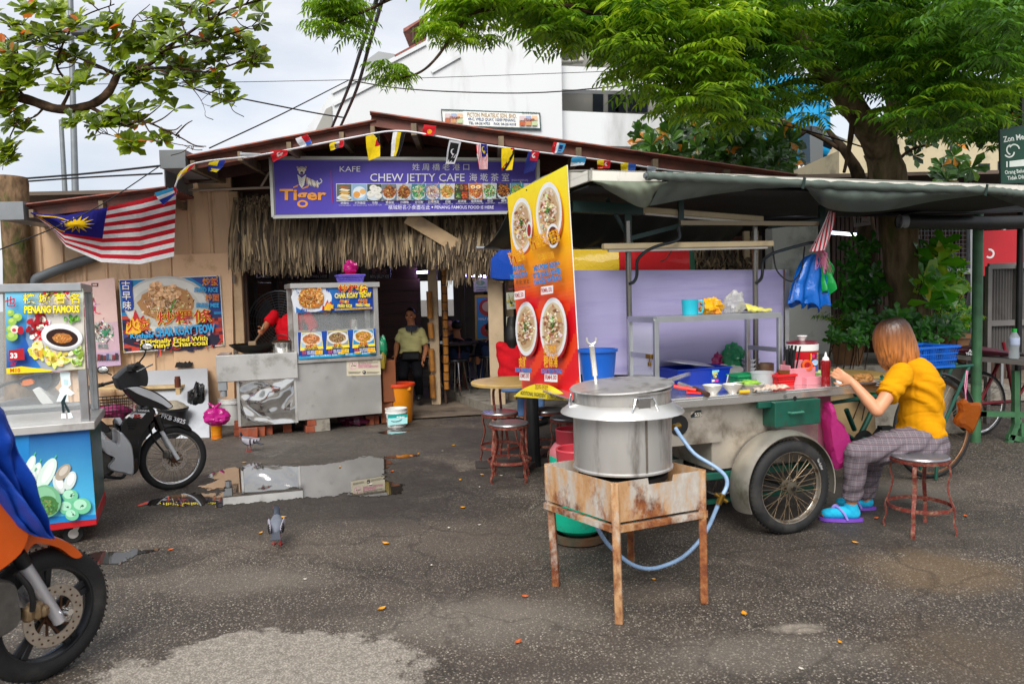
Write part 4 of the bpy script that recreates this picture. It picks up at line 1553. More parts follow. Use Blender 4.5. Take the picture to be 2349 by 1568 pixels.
hand(b,wrR,V(-.85,-.1,-.05),V(-.1,.1,-1),-1,.92,.6)
for h_,k_,a_ in((hpL,knL,anL),(hpR,knR,anR)):
 cap_limb(b,[h_,h_.lerp(k_,.5),k_],[.09,.08,.058])
 cap_limb(b,[k_,k_.lerp(a_,.35),a_],[.056,.053,.034])
 toe=V(a_.x-.155,a_.y+.03,.045)
 cap_limb(b,[V(a_.x+.02,a_.y,.05),V(a_.x-.07,a_.y+.012,.055),toe],[.034,.034,.026])
 cap_limb(b,[a_,V(a_.x+.012,a_.y,.07)],[.034,.034])
fuse(b,'body',SKIN2,wo,.006,3)
# yellow T-shirt: torso, short sleeves, folds across the back
YT=mat('mustard_cotton','#c98a0a',.9,0,.05,12,spec=.1)
t_=MB()
def fold(p):return .0035*math.sin(p.z*70+p.x*30+4*nz(p,5))+.006*nz(p,11)
oval_loft(t_,[(pel+V(.0,0,.02),.178,.138,sd_,fd),(pel+V(0,0,.05),.176,.137,sd_,fd),(pel.lerp(che,.45)+V(.012,0,0),.152,.122,sd_,fd),(che+V(.018,0,0),.172,.13,sd_,fd),(che.lerp(nek,.5)+V(.02,0,.012),.165,.112,sd_,fd),(che.lerp(nek,.8)+V(.014,0,.015),.125,.088,sd_,fd),(nek+V(.006,0,.008),.078,.07,sd_,fd)])
for s_,e_ in((shL,elL),(shR,elR)):
 t_.ell(s_+V(.008,0,.004),(.078,.074,.078),14,9)
 m_=s_.lerp(e_,.58)
 d_=(e_-s_).normalized()
 t_.tube([s_-d_*.02,s_+d_*.02,s_.lerp(e_,.3),m_],[.06,.076,.072,.069],16)
ts=fuse(t_,'shirt',YT,wo,.007,5)
for v in ts.data.vertices:
 p=v.co
 v.co=p+v.normal*(.006*math.sin(p.z*62+p.x*38+5*nz(p,4))*(1 if p.z<.92 else .25)+.006*nz(p,13)-.011*max(0,.35-abs(nz((p.x*.6+p.z*.5,p.y,p.z*1.7),9))*2.2))
# checked trousers
def check_mat():
 m,t,b_=nmat('grey_checked_wool')
 N,K=t.nodes.new,t.links.new
 co=N('ShaderNodeTexCoord')
 def band(vec,axis,sc_,thr):
  w_=N('ShaderNodeTexWave');w_.bands_direction=axis;w_.inputs['Scale'].default_value=sc_
  w_.inputs['Distortion'].default_value=.6;w_.inputs['Detail Scale'].default_value=.6
  K(vec,w_.inputs['Vector'])
  g_=N('ShaderNodeMath');g_.operation='GREATER_THAN';g_.inputs[1].default_value=thr
  K(w_.outputs['Fac'],g_.inputs[0])
  return g_.outputs[0]
 def mixc(f,a,c):
  x=N('ShaderNodeMix');x.data_type='RGBA';K(f,x.inputs['Factor'])
  for i,q in((6,a),(7,c)):
   if isinstance(q,str):x.inputs[i].default_value=(*C(q),1)
   else:K(q,x.inputs[i])
  return x.outputs[2]
 v_=co.outputs['Object']
 c_=mixc(band(v_,'X',30,.5),'#5a5058','#686066')
 c_=mixc(band(v_,'Z',28,.5),c_,'#706a70')
 c_=mixc(band(v_,'X',9,.95),c_,'#7b7076')
 c_=mixc(band(v_,'Z',8,.95),c_,'#5c4b52')
 K(c_,b_.inputs['Base Color'])
 b_.inputs['Roughness'].default_value=.9
 b_.inputs['Specular IOR Level'].default_value=.15
 return m
t_=MB()
oval_loft(t_,[(pel+V(.02,0,-.125),.17,.13,sd_,fd),(pel+V(.015,0,-.06),.185,.148,sd_,fd),(pel+V(.005,0,.02),.178,.14,sd_,fd),(pel+V(.0,0,.06),.16,.12,sd_,fd)])
for h_,k_,a_ in((hpL,knL,anL),(hpR,knR,anR)):
 e_=k_.lerp(a_,.86)
 cap_limb(t_,[h_+V(.03,0,-.01),h_.lerp(k_,.5),k_],[.108,.096,.077],16)
 t_.tube([k_+V(0,0,.01),k_.lerp(a_,.3),k_.lerp(a_,.6),e_],[.076,.07,.064,.058],16)
tr_=fuse(t_,'trousers',check_mat(),wo,.007,4)
for v in tr_.data.vertices:
 p=v.co
 v.co=p+v.normal*(.006*math.sin(p.x*45-p.z*60+5*nz(p,6))*(1.2 if-.3<p.x<.05 else .6)+.006*nz(p,14))
# bobbed hair, dark at the crown and ginger below
def hair_mat():
 m,t,b_=nmat('ginger_hair_dark_roots')
 N,K=t.nodes.new,t.links.new
 co=N('ShaderNodeTexCoord')
 sx_=N('ShaderNodeSeparateXYZ');K(co.outputs['Object'],sx_.inputs[0])
 mp_=N('ShaderNodeMapping');mp_.inputs['Scale'].default_value=(60,60,5);K(co.outputs['Object'],mp_.inputs['Vector'])
 n_=N('ShaderNodeTexNoise');n_.inputs['Scale'].default_value=1.6;n_.inputs['Detail'].default_value=3;K(mp_.outputs[0],n_.inputs['Vector'])
 ad=N('ShaderNodeMath');ad.operation='MULTIPLY_ADD';K(n_.outputs['Fac'],ad.inputs[0]);ad.inputs[1].default_value=.16
 K(sx_.outputs['Z'],ad.inputs[2])
 mr=N('ShaderNodeMapRange');mr.inputs['From Min'].default_value=hed.z-.09+.08;mr.inputs['From Max'].default_value=hed.z+.12+.08
 K(ad.outputs[0],mr.inputs['Value'])
 rp=N('ShaderNodeValToRGB')
 e=rp.color_ramp.elements
 e[0].position=.1;e[0].color=(*C('#a8672f'),1);e[1].position=.95;e[1].color=(*C('#22130e'),1)
 q=e.new(.55);q.color=(*C('#7d4a22'),1)
 K(mr.outputs[0],rp.inputs['Fac'])
 mu=N('ShaderNodeMix');mu.data_type='RGBA';mu.blend_type='MULTIPLY';mu.inputs['Factor'].default_value=.75
 r2_=N('ShaderNodeMapRange');r2_.inputs['From Min'].default_value=.35;r2_.inputs['From Max'].default_value=.65;r2_.inputs['To Min'].default_value=.35;r2_.inputs['To Max'].default_value=1.4
 K(n_.outputs['Fac'],r2_.inputs['Value'])
 K(rp.outputs['Color'],mu.inputs[6]);K(r2_.outputs[0],mu.inputs[7])
 K(mu.outputs[2],b_.inputs['Base Color'])
 b_.inputs['Roughness'].default_value=.38
 bp=N('ShaderNodeBump');bp.inputs['Strength'].default_value=.6;bp.inputs['Distance'].default_value=.006
 K(n_.outputs['Fac'],bp.inputs['Height']);K(bp.outputs[0],b_.inputs['Normal'])
 return m
hb=MB()
uh=V(-.3,0,1).normalized()
fh=V(-.95,.18,-.25).normalized()
fh=(fh-uh*fh.dot(uh)).normalized()
sh_=fh.cross(uh).normalized()
rings=[]
NH=96
for h_,a_,b_,off in((.128,.012,.014,-.012),(.122,.045,.055,-.013),(.104,.07,.085,-.015),(.07,.089,.107,-.01),(.03,.098,.118,-.006),(-.02,.103,.124,-.004),(-.07,.107,.126,-.004),(-.115,.109,.122,-.004),(-.15,.104,.112,-.002),(-.172,.09,.095,0)):
 ring=[]
 for i in range(NH):
  t=2*PI*i/NH
  k_=1+.012*math.sin(i*2.1)+.01*math.sin(i*.93+h_*30)+.014*nz((i*.4,h_*6,0),1)
  drop=-.012*math.sin(i*.7+1)*(1 if h_<-.06 else 0)-(.016*abs(nz((i*.55,2,1),1))if h_<-.1 else 0)-(.012 if h_<-.1 and math.sin(t)<0 else 0)
  ring.append(hed+uh*(h_+drop)+sh_*(a_*k_*math.cos(t))+fh*(b_*k_*math.sin(t)+off))
 rings.append(ring)
hb.loft(rings[::-1])
hb.build('hair',hair_mat(),wo)
# socks and thong sandals
for a_ in(anL,anR):
 k_=MB()
 toe=V(a_.x-.15,a_.y+.03,.048)
 cap_limb(k_,[a_+V(0,0,.0),V(a_.x+.014,a_.y,.06)],[.042,.041])
 cap_limb(k_,[V(a_.x+.02,a_.y,.055),V(a_.x-.07,a_.y+.012,.058),toe],[.04,.041,.031])
 fuse(k_,'sock',mat('turquoise_sock','#12a6cf',.9,0,.15,40),wo,.007,3)
 s_=MB()
 d_=(toe-V(a_.x,a_.y,.05));d_.z=0;d_.normalize()
 q_=V(-d_.y,d_.x,0)
 out=[]
 for i in range(24):
  t=2*PI*i/24
  out.append(V(a_.x,a_.y,.004)+d_*(.06+.135*math.cos(t))+q_*(.046+.008*math.cos(t))*math.sin(t))
 s_.slab(out,(0,0,.02))
 sl_=s_.build('sandal',mat('purple_foam_sole','#6a3fa8',.6,0,.1,20),wo)
 s2=MB()
 for sg_ in(-1,1):
  s2 .tube(smooth_path([V(a_.x,a_.y,.025)+d_*.14,V(a_.x,a_.y,.098)+d_*.1+q_*.012*sg_,V(a_.x,a_.y,.075)+d_*.06+q_*.045*sg_,V(a_.x,a_.y,.02)+d_*.03+q_*.046*sg_],4),.0075,6)
 s2 .build('strap',mat('lilac_strap','#8a7fd0',.5),sl_)
# ------------------------------------------------------------------ people in and round the cafe
def crop4(x,y,Y):return P((1550+x*.7018)/1.7437,(850+y*.7018)/1.7437,Y)
def seg_person(label,pts,s,skin,shirt_m,trouser_m,fwd,headfwd,shoe='#1a1a1c',sleeve=.6,hairm=None,voxel=.012,hands=True,face=True,name='person',shirt=True):
 """pts: joints in world space: pel che nek hed shL shR elL elR wrL wrR hpL hpR knL knR anL anR"""
 J={k:Vector(v)for k,v in pts.items()}
 t=thing('person',label,'person',(J['pel'].x,J['pel'].y,min(J['anL'].z,J['anR'].z)-.07*s))
 f=Vector(fwd).normalized()
 sd=f.cross(V(0,0,1)).normalized()
 b=MB()
 head(b,J['hed'],headfwd,V(0,0,1),s)
 cap_limb(b,[J['nek']-V(0,0,.05*s),J['nek'].lerp(J['hed'],.5)],[.062*s,.056*s])
 pel,che,nek=J['pel'],J['che'],J['nek']
 oval_loft(b,[(pel-V(0,0,.1*s),.14*s,.1*s,sd,f),(pel,.16*s,.115*s,sd,f),(pel.lerp(che,.5),.15*s,.11*s,sd,f),(che,.175*s,.115*s,sd,f),(che.lerp(nek,.6),.15*s,.09*s,sd,f),(nek,.065*s,.06*s,sd,f)])
 for k,q in(('L',-1),('R',1)):
  a,e,w_=J['sh'+k],J['el'+k],J['wr'+k]
  cap_limb(b,[a,e],[.052*s,.04*s]);cap_limb(b,[e,e.lerp(w_,.4),w_],[.041*s,.038*s,.027*s])
  d=(w_-e).normalized()
  if hands:hand(b,w_,d*.8+f*.2,(f*-.3+sd*q*-.9),q,s,.6)
  h_,n_,an=J['hp'+k],J['kn'+k],J['an'+k]
  cap_limb(b,[h_,h_.lerp(n_,.5),n_],[.088*s,.078*s,.057*s]);cap_limb(b,[n_,n_.lerp(an,.35),an],[.056*s,.053*s,.036*s])
  cap_limb(b,[an+f*-.03*s-V(0,0,.035*s),an+f*.14*s-V(0,0,.045*s)],[.036*s,.03*s])
 fuse(b,'body',skin,t,voxel*.75,3)
 if shirt:
  m=MB()
  oval_loft(m,[(pel-V(0,0,.02*s),.172*s,.135*s,sd,f),(pel.lerp(che,.3),.172*s,.136*s,sd,f),(pel.lerp(che,.6),.17*s,.132*s,sd,f),(che,.19*s,.132*s,sd,f),(che.lerp(nek,.55),.17*s,.108*s,sd,f),(nek-V(0,0,.005),.08*s,.076*s,sd,f)])
  for k in 'LR':
   a,e=J['sh'+k],J['el'+k]
   d=(e-a).normalized()
   m.ell(a,(.07*s,.07*s,.07*s),12,8)
   m.tube([a-d*.02,a+d*.02,a.lerp(e,sleeve)],[.055*s,.07*s,.067*s],14)
  sm=fuse(m,'shirt',shirt_m,t,voxel,4)
  for v in sm.data.vertices:v.co=v.co+v.normal*(.008*math.sin(v.co.z*38+v.co.x*26+5*nz(v.co,5))*.7+.008*nz(v.co,9))
 m=MB()
 oval_loft(m,[(pel-V(0,0,.14*s),.155*s,.12*s,sd,f),(pel-V(0,0,.05*s),.172*s,.13*s,sd,f),(pel+V(0,0,.02*s),.166*s,.126*s,sd,f)])
 for k in 'LR':
  h_,n_,an=J['hp'+k],J['kn'+k],J['an'+k]
  cap_limb(m,[h_,h_.lerp(n_,.5),n_],[.1*s,.09*s,.072*s]);m.tube([n_+V(0,0,.01),n_.lerp(an,.4),n_.lerp(an,.97)],[.072*s,.068*s,.06*s],14)
 fuse(m,'trousers',trouser_m,t,voxel,3)
 for k in 'LR':
  an=J['an'+k]
  o=MB()
  cap_limb(o,[an-f*.04*s-V(0,0,.035*s),an+f*.06*s-V(0,0,.035*s),an+f*.15*s-V(0,0,.045*s)],[.044*s,.044*s,.036*s])
  o.build('shoe',mat('dark_shoe',shoe,.5),t)
 hair_cap(J['hed'],headfwd,V(0,0,1),s,t,hairm or HAIRB)
 if face:face_parts(J['hed'],headfwd,V(0,0,1),s,t)
 return t,J
# the man in the doorway
Y0=10.4
def c4(x,y,d=0.0):return crop4(x,y,Y0+d)
man,J=seg_person('man in a pale green polo shirt with a black waist pouch in the doorway',dict(pel=c4(133,815),che=c4(138,705),nek=c4(136,645),hed=c4(131,588),shL=c4(86,680),shR=c4(190,680),elL=c4(52,755,.02),elR=c4(222,775,.02),wrL=c4(46,818,-.1),wrR=c4(204,838,-.1),hpL=c4(100,835),hpR=c4(168,835),knL=c4(88,930,-.32),knR=c4(172,925,-.3),anL=c4(100,1035,-.1),anR=c4(182,1035,-.1)),.93,SKIN,cloth_mat('pale_green_polo','#cfc98c'),cloth_mat('black_trousers','#121318'),V(.05,-1,0),V(-.12,-1,-.02),sleeve=.72,voxel=.011)
co_=MB()
for k in(-1,1):
 p=c4(136+k*20,652,-.1)
 co_.slab([p+V(-.05*k,-.005,.03),p+V(.045*k,.02,.015),p+V(.02*k,-.03,-.05),p+V(-.035*k,-.04,-.06)],(0,-.012,0))
co_.slab([c4(128,655,-.135),c4(146,655,-.135),c4(136,700,-.16)],(0,-.006,0))
co_.build('collar',mat('dark_collar_trim','#2f3340',.8),man,smooth=False)
pu=MB()
pu.box(c4(134,818,-.17),(.27,.09,.13),None,.03)
pu.tube([c4(65,808,-.02),c4(90,812,-.14),c4(134,808,-.18),c4(180,808,-.14),c4(200,802,-.02)],.018,8)
tag(pu.build('waist_pouch',mat('black_leatherette','#141416',.4,0,.2,20,bump=.2),None,loc=c4(134,818)),'black waist pouch worn by the man in the doorway','pouch')
# the cook in red behind the wok, face hidden by the stall's board
def c3(x,y,Y):return P((800+x*.5422)/1.7437,(900+y*.5422)/1.7437,Y)
YC=9.35
ck,Jc=seg_person('cook in a bright red T-shirt stirring the wok behind the stall',dict(pel=c3(690,985,YC),che=c3(655,760,YC),nek=c3(690,640,YC),hed=c3(722,590,YC-.02),shL=c3(545,668,YC-.02),shR=c3(800,680,YC+.05),elL=c3(490,735,YC-.12),elR=c3(850,790,YC),wrL=c3(468,775,YC-.34),wrR=c3(800,860,YC-.2),hpL=c3(640,1010,YC),hpR=c3(735,1010,YC),knL=V(c3(640,1000,YC).x,YC-.05,.48),knR=V(c3(735,1000,YC).x,YC-.05,.48),anL=V(c3(640,1000,YC).x,YC,.1),anR=V(c3(735,1000,YC).x,YC,.1)),.98,SKIN,cloth_mat('bright_red_cotton','#c8101f'),cloth_mat('grey_trousers','#2f3238'),V(-.25,-1,0),V(-.3,-1,-.2),sleeve=.85,voxel=.012)
gr,Jg=seg_person('person in a grey shirt bending behind the stall window',dict(pel=c3(940,960,10.0),che=c3(925,735,9.95),nek=c3(925,650,9.9),hed=c3(935,600,9.85),shL=c3(850,690,9.9),shR=c3(1000,690,9.9),elL=c3(830,820,9.8),elR=c3(1020,820,9.8),wrL=c3(850,900,9.7),wrR=c3(1000,900,9.7),hpL=c3(900,1000,10),hpR=c3(980,1000,10),knL=V(-2.15,9.95,.48),knR=V(-1.95,9.95,.48),anL=V(-2.15,10,.1),anR=V(-1.95,10,.1)),.92,SKIN,cloth_mat('grey_cotton','#5a5a66'),cloth_mat('dark_trousers','#202127'),V(0,-1,0),V(.1,-1,-.6),voxel=.014,hands=False)
# diners inside, seen from behind
def diner(label,x,y,Y,shirt,face_dir,s=.95,hair=None,jeans='#2b3a5a',zf=.13):
 h=crop4(x,y,Y)
 f=Vector(face_dir).normalized()
 sd=f.cross(V(0,0,1)).normalized()
 zs=zf+.47
 pel=V(h.x-f.x*.1,h.y-f.y*.1,zs+.1)
 che=V(h.x-f.x*.08,h.y-f.y*.08,h.z-.34)
 d=dict(pel=pel,che=che,nek=h-V(0,0,.15)-f*.04,hed=h)
 for k,q in(('L',-1),('R',1)):
  d['sh'+k]=h-V(0,0,.23)+sd*q*.17-f*.05
  d['el'+k]=V(d['sh'+k].x,d['sh'+k].y,h.z-.5)+f*.1+sd*q*.03
  d['wr'+k]=d['el'+k]+f*.22+V(0,0,.06)-sd*q*.05
  d['hp'+k]=pel+sd*q*.08
  d['kn'+k]=pel+sd*q*.12+f*.4
  d['an'+k]=V(d['kn'+k].x-f.x*.05,d['kn'+k].y-f.y*.05,zf+.08)
 return seg_person(label,d,s,SKIN,cloth_mat(*shirt),cloth_mat('denim_'+jeans[1:],jeans),f,f,voxel=.015,hands=False,hairm=hair,face=False)
diner('diner in a black T-shirt seen from behind at an inside table',392,655,11.2,('black_cotton','#17181c'),V(-.35,.9,0))
diner('diner in dark clothes facing the camera side at the inside table',345,640,12.0,('charcoal_cotton','#26272d'),V(.7,-.5,0))
diner('diner in a navy shirt half hidden by the cream post',585,665,11.3,('navy_cotton','#1c2130'),V(-.2,.95,0))
rw,Jr=diner('woman in a red top and jeans seated behind the menu banner',728,650,8.35,('red_jersey','#c01420'),V(.55,.75,0),.95,None,'#5f7fae',.0)
lh=MB()
h=Jr['hed']
lh.tube(smooth_path([h+V(-.02,-.02,.09),h+V(-.03,-.07,-.02),h+V(-.03,-.1,-.2),h+V(-.02,-.09,-.38)],5),[.07]*5+[.085]*5+[.06]*5+[.02],12)
lh.build('hair',HAIRB,rw)
# ------------------------------------------------------------------ fried noodle stall
def frame_at(p,deg):
 a=R(deg)
 return Vector(p),V(math.cos(a),math.sin(a),0),V(math.sin(a),-math.cos(a),0)
def hexa(mb,o,u,n,x0,x1,y0,y1,z0,z1,bev=.0):
 """box in a frame: x along u, y outward along n"""
 c=o+u*((x0+x1)/2)+n*((y0+y1)/2)
 c=V(c.x,c.y,(z0+z1)/2)
 return mb.box(c,(abs(x1-x0),abs(y1-y0),abs(z1-z0)),Matrix((u,n,V(0,0,1))).transposed(),bev)
BRICK=mat('worn_red_brick','#8a4228',.85,0,.3,12,dirt='#5d4a42',dirt_amt=.4,ds=16,bump=.4,bs=60)
S0,SU,SN=frame_at(G(683,965,.15),24)
SX=lambda x,y,off=0.0:(PL(x,y,S0+SN*off,SN)-S0)
stall=thing('noodle_stall','stainless steel noodle stall with blue CHAR KOAY TEOW boards and glass window','food stall',(S0 .x,S0 .y,0))
wS=SX(877,945).dot(SU)
zc=SX(676,825).z+.15
zt=SX(665,650).z+.15
xl,xr=SX(668,740).dot(SU),SX(864,740).dot(SU)
xl,xr=0.0,wS
DS=.5
m=MB();hexa(m,S0,SU,SN,0,wS,-DS,0,.15,zc-.05,.006)
m.build('body',STEEL,stall,ang=30)
m=MB();hexa(m,S0,SU,SN,-.02,wS+.02,-DS-.02,.03,zc-.045,zc,.006);m.build('counter',STEEL,stall,ang=30);m=MB()
hexa(m,S0,SU,SN,-.02,wS+.02,-DS-.02,.03,zt-.06,zt,.006)
m.build('rail',STEEL,stall,ang=30)
for i,(x,y)in enumerate(((0,0),(wS-.055,0),(0,-DS+.05),(wS-.055,-DS+.05))):
 m=MB();hexa(m,S0,SU,SN,x,x+.055,y-.05,y,zc,zt-.06,.004)
 m.build('post',STEEL,stall,ang=30)
m=MB();hexa(m,S0,SU,SN,.055,wS-.055,-.03,-.024,zc,zt-.06)
m.build('window_pane',glass('clear_pane',(.9,.95,.95),.12),stall,smooth=False)
m=MB();hexa(m,S0,SU,SN,.0,wS,-DS,0,zt-.02,zt-.012)
m.build('top_sheet',STEEL,stall,smooth=False)
pk=PrintP(1180,1080,.26786,S0+SN*.005,SN)
pb=[pk.board(q,.02)for q in([(2,238),(1150,205),(1166,595),(18,640)],[(35,925),(1188,868),(1205,1260),(52,1328)])]
for q in pb[1:]:pb[0].add(q.v,q.f)
pb[0].build('signboard',WHITEP,stall,smooth=False)
T=pk.text
YE,RD='#f7e13a','#c2281e'
pk.face([(2,238),(1150,205),(1166,595),(18,640)],['#3f9fd6','#123f9f','#0d3a9a','#1c6fc0'])
pk.ell(250,420,300,205,'#dfe3ea');pk.face([(2,238),(10,430),(18,640),(0,640),(-60,400)],'#dfe3ea')
pk.food(120,590,90,25,['#2747a8'],12,.6);pk.food(330,262,90,22,['#2747a8'],12,.6);pk.food(480,300,30,30,['#2747a8'],5,.5);pk.food(30,330,22,60,['#2747a8'],8,.6)
pk.food(240,420,205,165,['#d98a35','#a4541c','#f0c06a','#6e2f10','#e9a548','#f6dca0','#c2702a','#8a3f18'],420,.12,'mix',8)
prawn(pk,362,390,62,'#f3b56a',.6);prawn(pk,360,295,40,'#f0a050',2.4)
for k,c in enumerate((RD,'#f0b52f')):
 r_=85-30*k
 pk.face([(485-r_,600),(490-r_,520+20*k),(470-r_*.4,540),(480,440+45*k),(500,500),(530,460+40*k),(540,520),(570,500+20*k),(485+r_,560),(520,605)],c)
T('火',435,595,62,YE,.03,None,RD,.03);T('炭',510,570,62,YE,.03,None,RD,.03)
T('炒粿條',640,322,120,RD,.03,435,YE,.05)
T('CHAR KOAY TEOW',586,418,100,YE,.045,545,'#123a8f',.01,rot=-.03)
T('炒飯',662,500,72,RD,.03,140,YE,.05);T('炒面',935,490,72,RD,.03,135,YE,.05)
T('FRIED RICE',628,552,56,YE,.04,215);T('FRIED MEE',900,540,56,YE,.04,210)
pk.face([(585,574),(1140,550),(1144,576),(588,602)],'#e0b83a')
T('加料另計 ADDITIONAL INGREDIENT EXTRA CHARGE',594,594,28,'#2a2a60',.02,540,rot=-.04)
pk.face([(35,925),(1188,868),(1205,1260),(52,1328)],['#133f9f','#1d5fc0','#16479f','#123a94'])
pk.face([(48,1282),(1202,1212),(1205,1260),(52,1328)],'#2a9fd0')
for i,(x,y,wd,zh,en)in enumerate(((70,930,345,'炒粿條','CHAR KOAY TEOW'),(455,908,345,'炒飯','FRIED RICE'),(840,888,338,'炒面','FRIED MEE'))):
 pk.face([(x+15,y),(x+wd-30,y-12),(x+wd,y+240),(x,y+272)],YE)
 pk.face([(x+22,y+8),(x+wd-36,y-4),(x+wd-12,y+200),(x+12,y+222)],['#a9c4d6','#8f949c','#2f8fc6'][i])
 pk.ell(x+wd*.49,y+100,wd*.46,100,'#dbdad6')
 pk.food(x+wd*.48,y+98,wd*.37,82,[['#d98a4a','#efc79a','#a4541c','#c9502a','#f3e0c0','#7f3a18'],['#a5805a','#5f3a24','#d9b98a','#8a2a20','#4a6a2a','#c49a6a'],['#d99a2a','#8a4a14','#f0c860','#5a2a10','#e0ae40']][i],170,.15,['mix','chunk','noodle'][i])
 if i!=1:prawn(pk,x+wd*.4,y+110,42,'#f0a870',1);prawn(pk,x+wd*.6,y+80,38,'#f0a870',2)
 T(zh,x+wd*.48,y+225,58,RD,.03,None,YE,.05,align='c',rot=-.05)
 T(en,x+wd*.48,y+258,44,'#1d2a6a',.02,150 if i else 205,align='c',rot=-.06)
 for j in(0,1):
  yy=y+300+j*28
  T('無蛋' if j==0 else '加蛋',x+28,yy,32,'#e05a2a',.02,rot=-.06)
  T('NO EGG' if j==0 else 'ADD EGG',x+102,yy-4,28,'#eef0f6',.03,112,rot=-.06)
  pk.face([(x+222,yy-34),(x+330,yy-40),(x+332,yy-8),(x+220,yy)],YE)
  T('RM5.00' if j==0 else 'RM6.00',x+230,yy-8,28,'#d0342a',.03,92,rot=-.06)
T('BUAH ADD ON:',76,1294,22,'#5a2a80',.02,125,rot=-.06)
for x,t_,c in((218,'粿條 KOAY TEOW','#e6eef6'),(430,'飯 RICE','#e6eef6'),(535,'面 MEE','#e6eef6'),(730,'雞蛋 EGG','#e6eef6'),(975,'蝦 PRAWN','#e6eef6')):T(t_,x,1286-(x-200)*.052,26,c,.02,None,rot=-.06)
for x,t_ in((625,'RM1.00'),(868,'RM1.00'),(1088,'RM2.00')):
 y=1266-(x-200)*.052
 pk.face([(x,y-20),(x+90,y-25),(x+90,y+3),(x,y+8)],YE);T(t_,x+6,y+2,24,'#d0342a',.03,78,rot=-.06)
pk.build('printed_face',stall)
pk=PrintP(1180,1080,.26786,S0+SN*.004,SN)
no=pk.board([(768,1352),(1272,1318),(1283,1562),(776,1580)],.003)
nt_=thing('no_smoking_notice','cream no smoking notice stuck on the front of the noodle stall','notice',pk.at(1000,1560))
no.build('sheet',mat('cream_paper','#cfc6ae',.7),nt_,smooth=False)
pk.ell(865,1424,60,60,'#d9a9b8');pk.ell(865,1424,49,49,'#d2c9b2')
pk.rect(838,1420,908,1432,'#3a3338');pk.strand(868,1412,40,3,-2.5,C('#3a3338'),1.5);pk.face([(826,1462),(896,1376),(904,1384),(834,1470)],'#d9a9b8')
for i,t_ in enumerate(('SEBAGAI PEMILIK PREMIS YANG SAH','SILA LAKSANAKAN TANGGUNGJAWAB ANDA')):pk.text(t_,940,1374+i*20-i*2,17,'#3a3338',.01,215+80*i,rot=-.04)
pk.text('ELAKKAN',944,1424,46,'#d08aa2',.03,190,rot=-.04);pk.text('DARI DIKOMPAUN!!!',944,1456,42,'#d08aa2',.03,300,rot=-.04)
for x,wd in((795,190),(1070,190)):
 for i in range(3):pk.rect(x,1515+i*9,x+wd-15*i,1519+i*9,'#6f6a60')
pk.ell(1030,1520,25,25,'#2a2a3a');pk.ell(1026,1518,10,12,'#d2c9b2');pk.build('printed_face',nt_)
# things standing in the stall behind the glass
def stall_pt(cx,cy,dep):
 q=PL((1180+cx*.26786)/1.7437,(1080+cy*.26786)/1.7437,S0-SN*dep,SN)
 return q
zsh=zc+.2
sh=MB();hexa(sh,S0,SU,SN,.06,wS-.06,-.42,-.06,zsh-.02,zsh);sh.build('shelf',STEEL,stall,smooth=False)
def lump(name,c,r,m,label,cat,seed=0,amp=.2,group=None,parent=None,n=18):
 b=MB();b.ell((0,0,0),(1,1,1),n,n//2+3)
 out=[]
 for p in b.v:
  d=Vector(p)
  k=1+amp*(nz(d,1.6,seed)+.5*nz(d,3.7,seed+3))-(.16*abs(nz(d,4.5,seed+9))if 'bag' in name else 0)
  out.append((c[0]+d.x*r[0]*k,c[1]+d.y*r[1]*k,max(c[2]+d.z*r[2]*k,c[2]-r[2]*.86)))
 b.v=out
 if parent is not None:return b.build(name,m,parent)
 return solo(b,name,m,label,cat,group=group,ang=26 if name=='plastic_bag' else 38)
q=stall_pt(730,850,.2);lump('noodle_bag',V(q.x,q.y,zsh+.055),(.15,.1,.065),mat('white_bean_sprouts','#c9c5a4',.6,0,.15,40,bump=.4),'tied clear bag of white noodles in the stall window','food bag',3)
q=stall_pt(1110,820,.2);lump('noodle_bag',V(q.x,q.y,zsh+.05),(.085,.08,.065),mat('yellow_noodles','#d3b03f',.6,0,.2,60,bump=.6),'clear bag of yellow noodles at the right of the stall window','food bag',5)
q=stall_pt(130,860,.2);lump('noodle_bag',V(q.x,q.y,zsh+.055),(.1,.07,.075),mat('tan_rice_noodles','#b08a62',.6,0,.2,40,bump=.5),'clear bag of tan flat noodles at the left of the stall window','food bag',8)
q=stall_pt(880,740,.25);b=MB();b.lathe([(.04,0),(.045,.02),(.045,.22),(.05,.225),(.03,.25),(0,.255)],V(q.x,q.y,zsh),18);solo(b,'steel_canister',STEEL_SH,'tall shiny steel canister behind the stall glass','canister')
q=stall_pt(915,830,.14);b=MB();b.lathe([(.05,0),(.05,.03),(.035,.035),(.11,.11),(.107,.112),(.033,.04)],V(q.x,q.y,zsh),18);solo(b,'steel_funnel',STEEL,'steel funnel shaped bowl in front of the canister in the stall window','bowl')
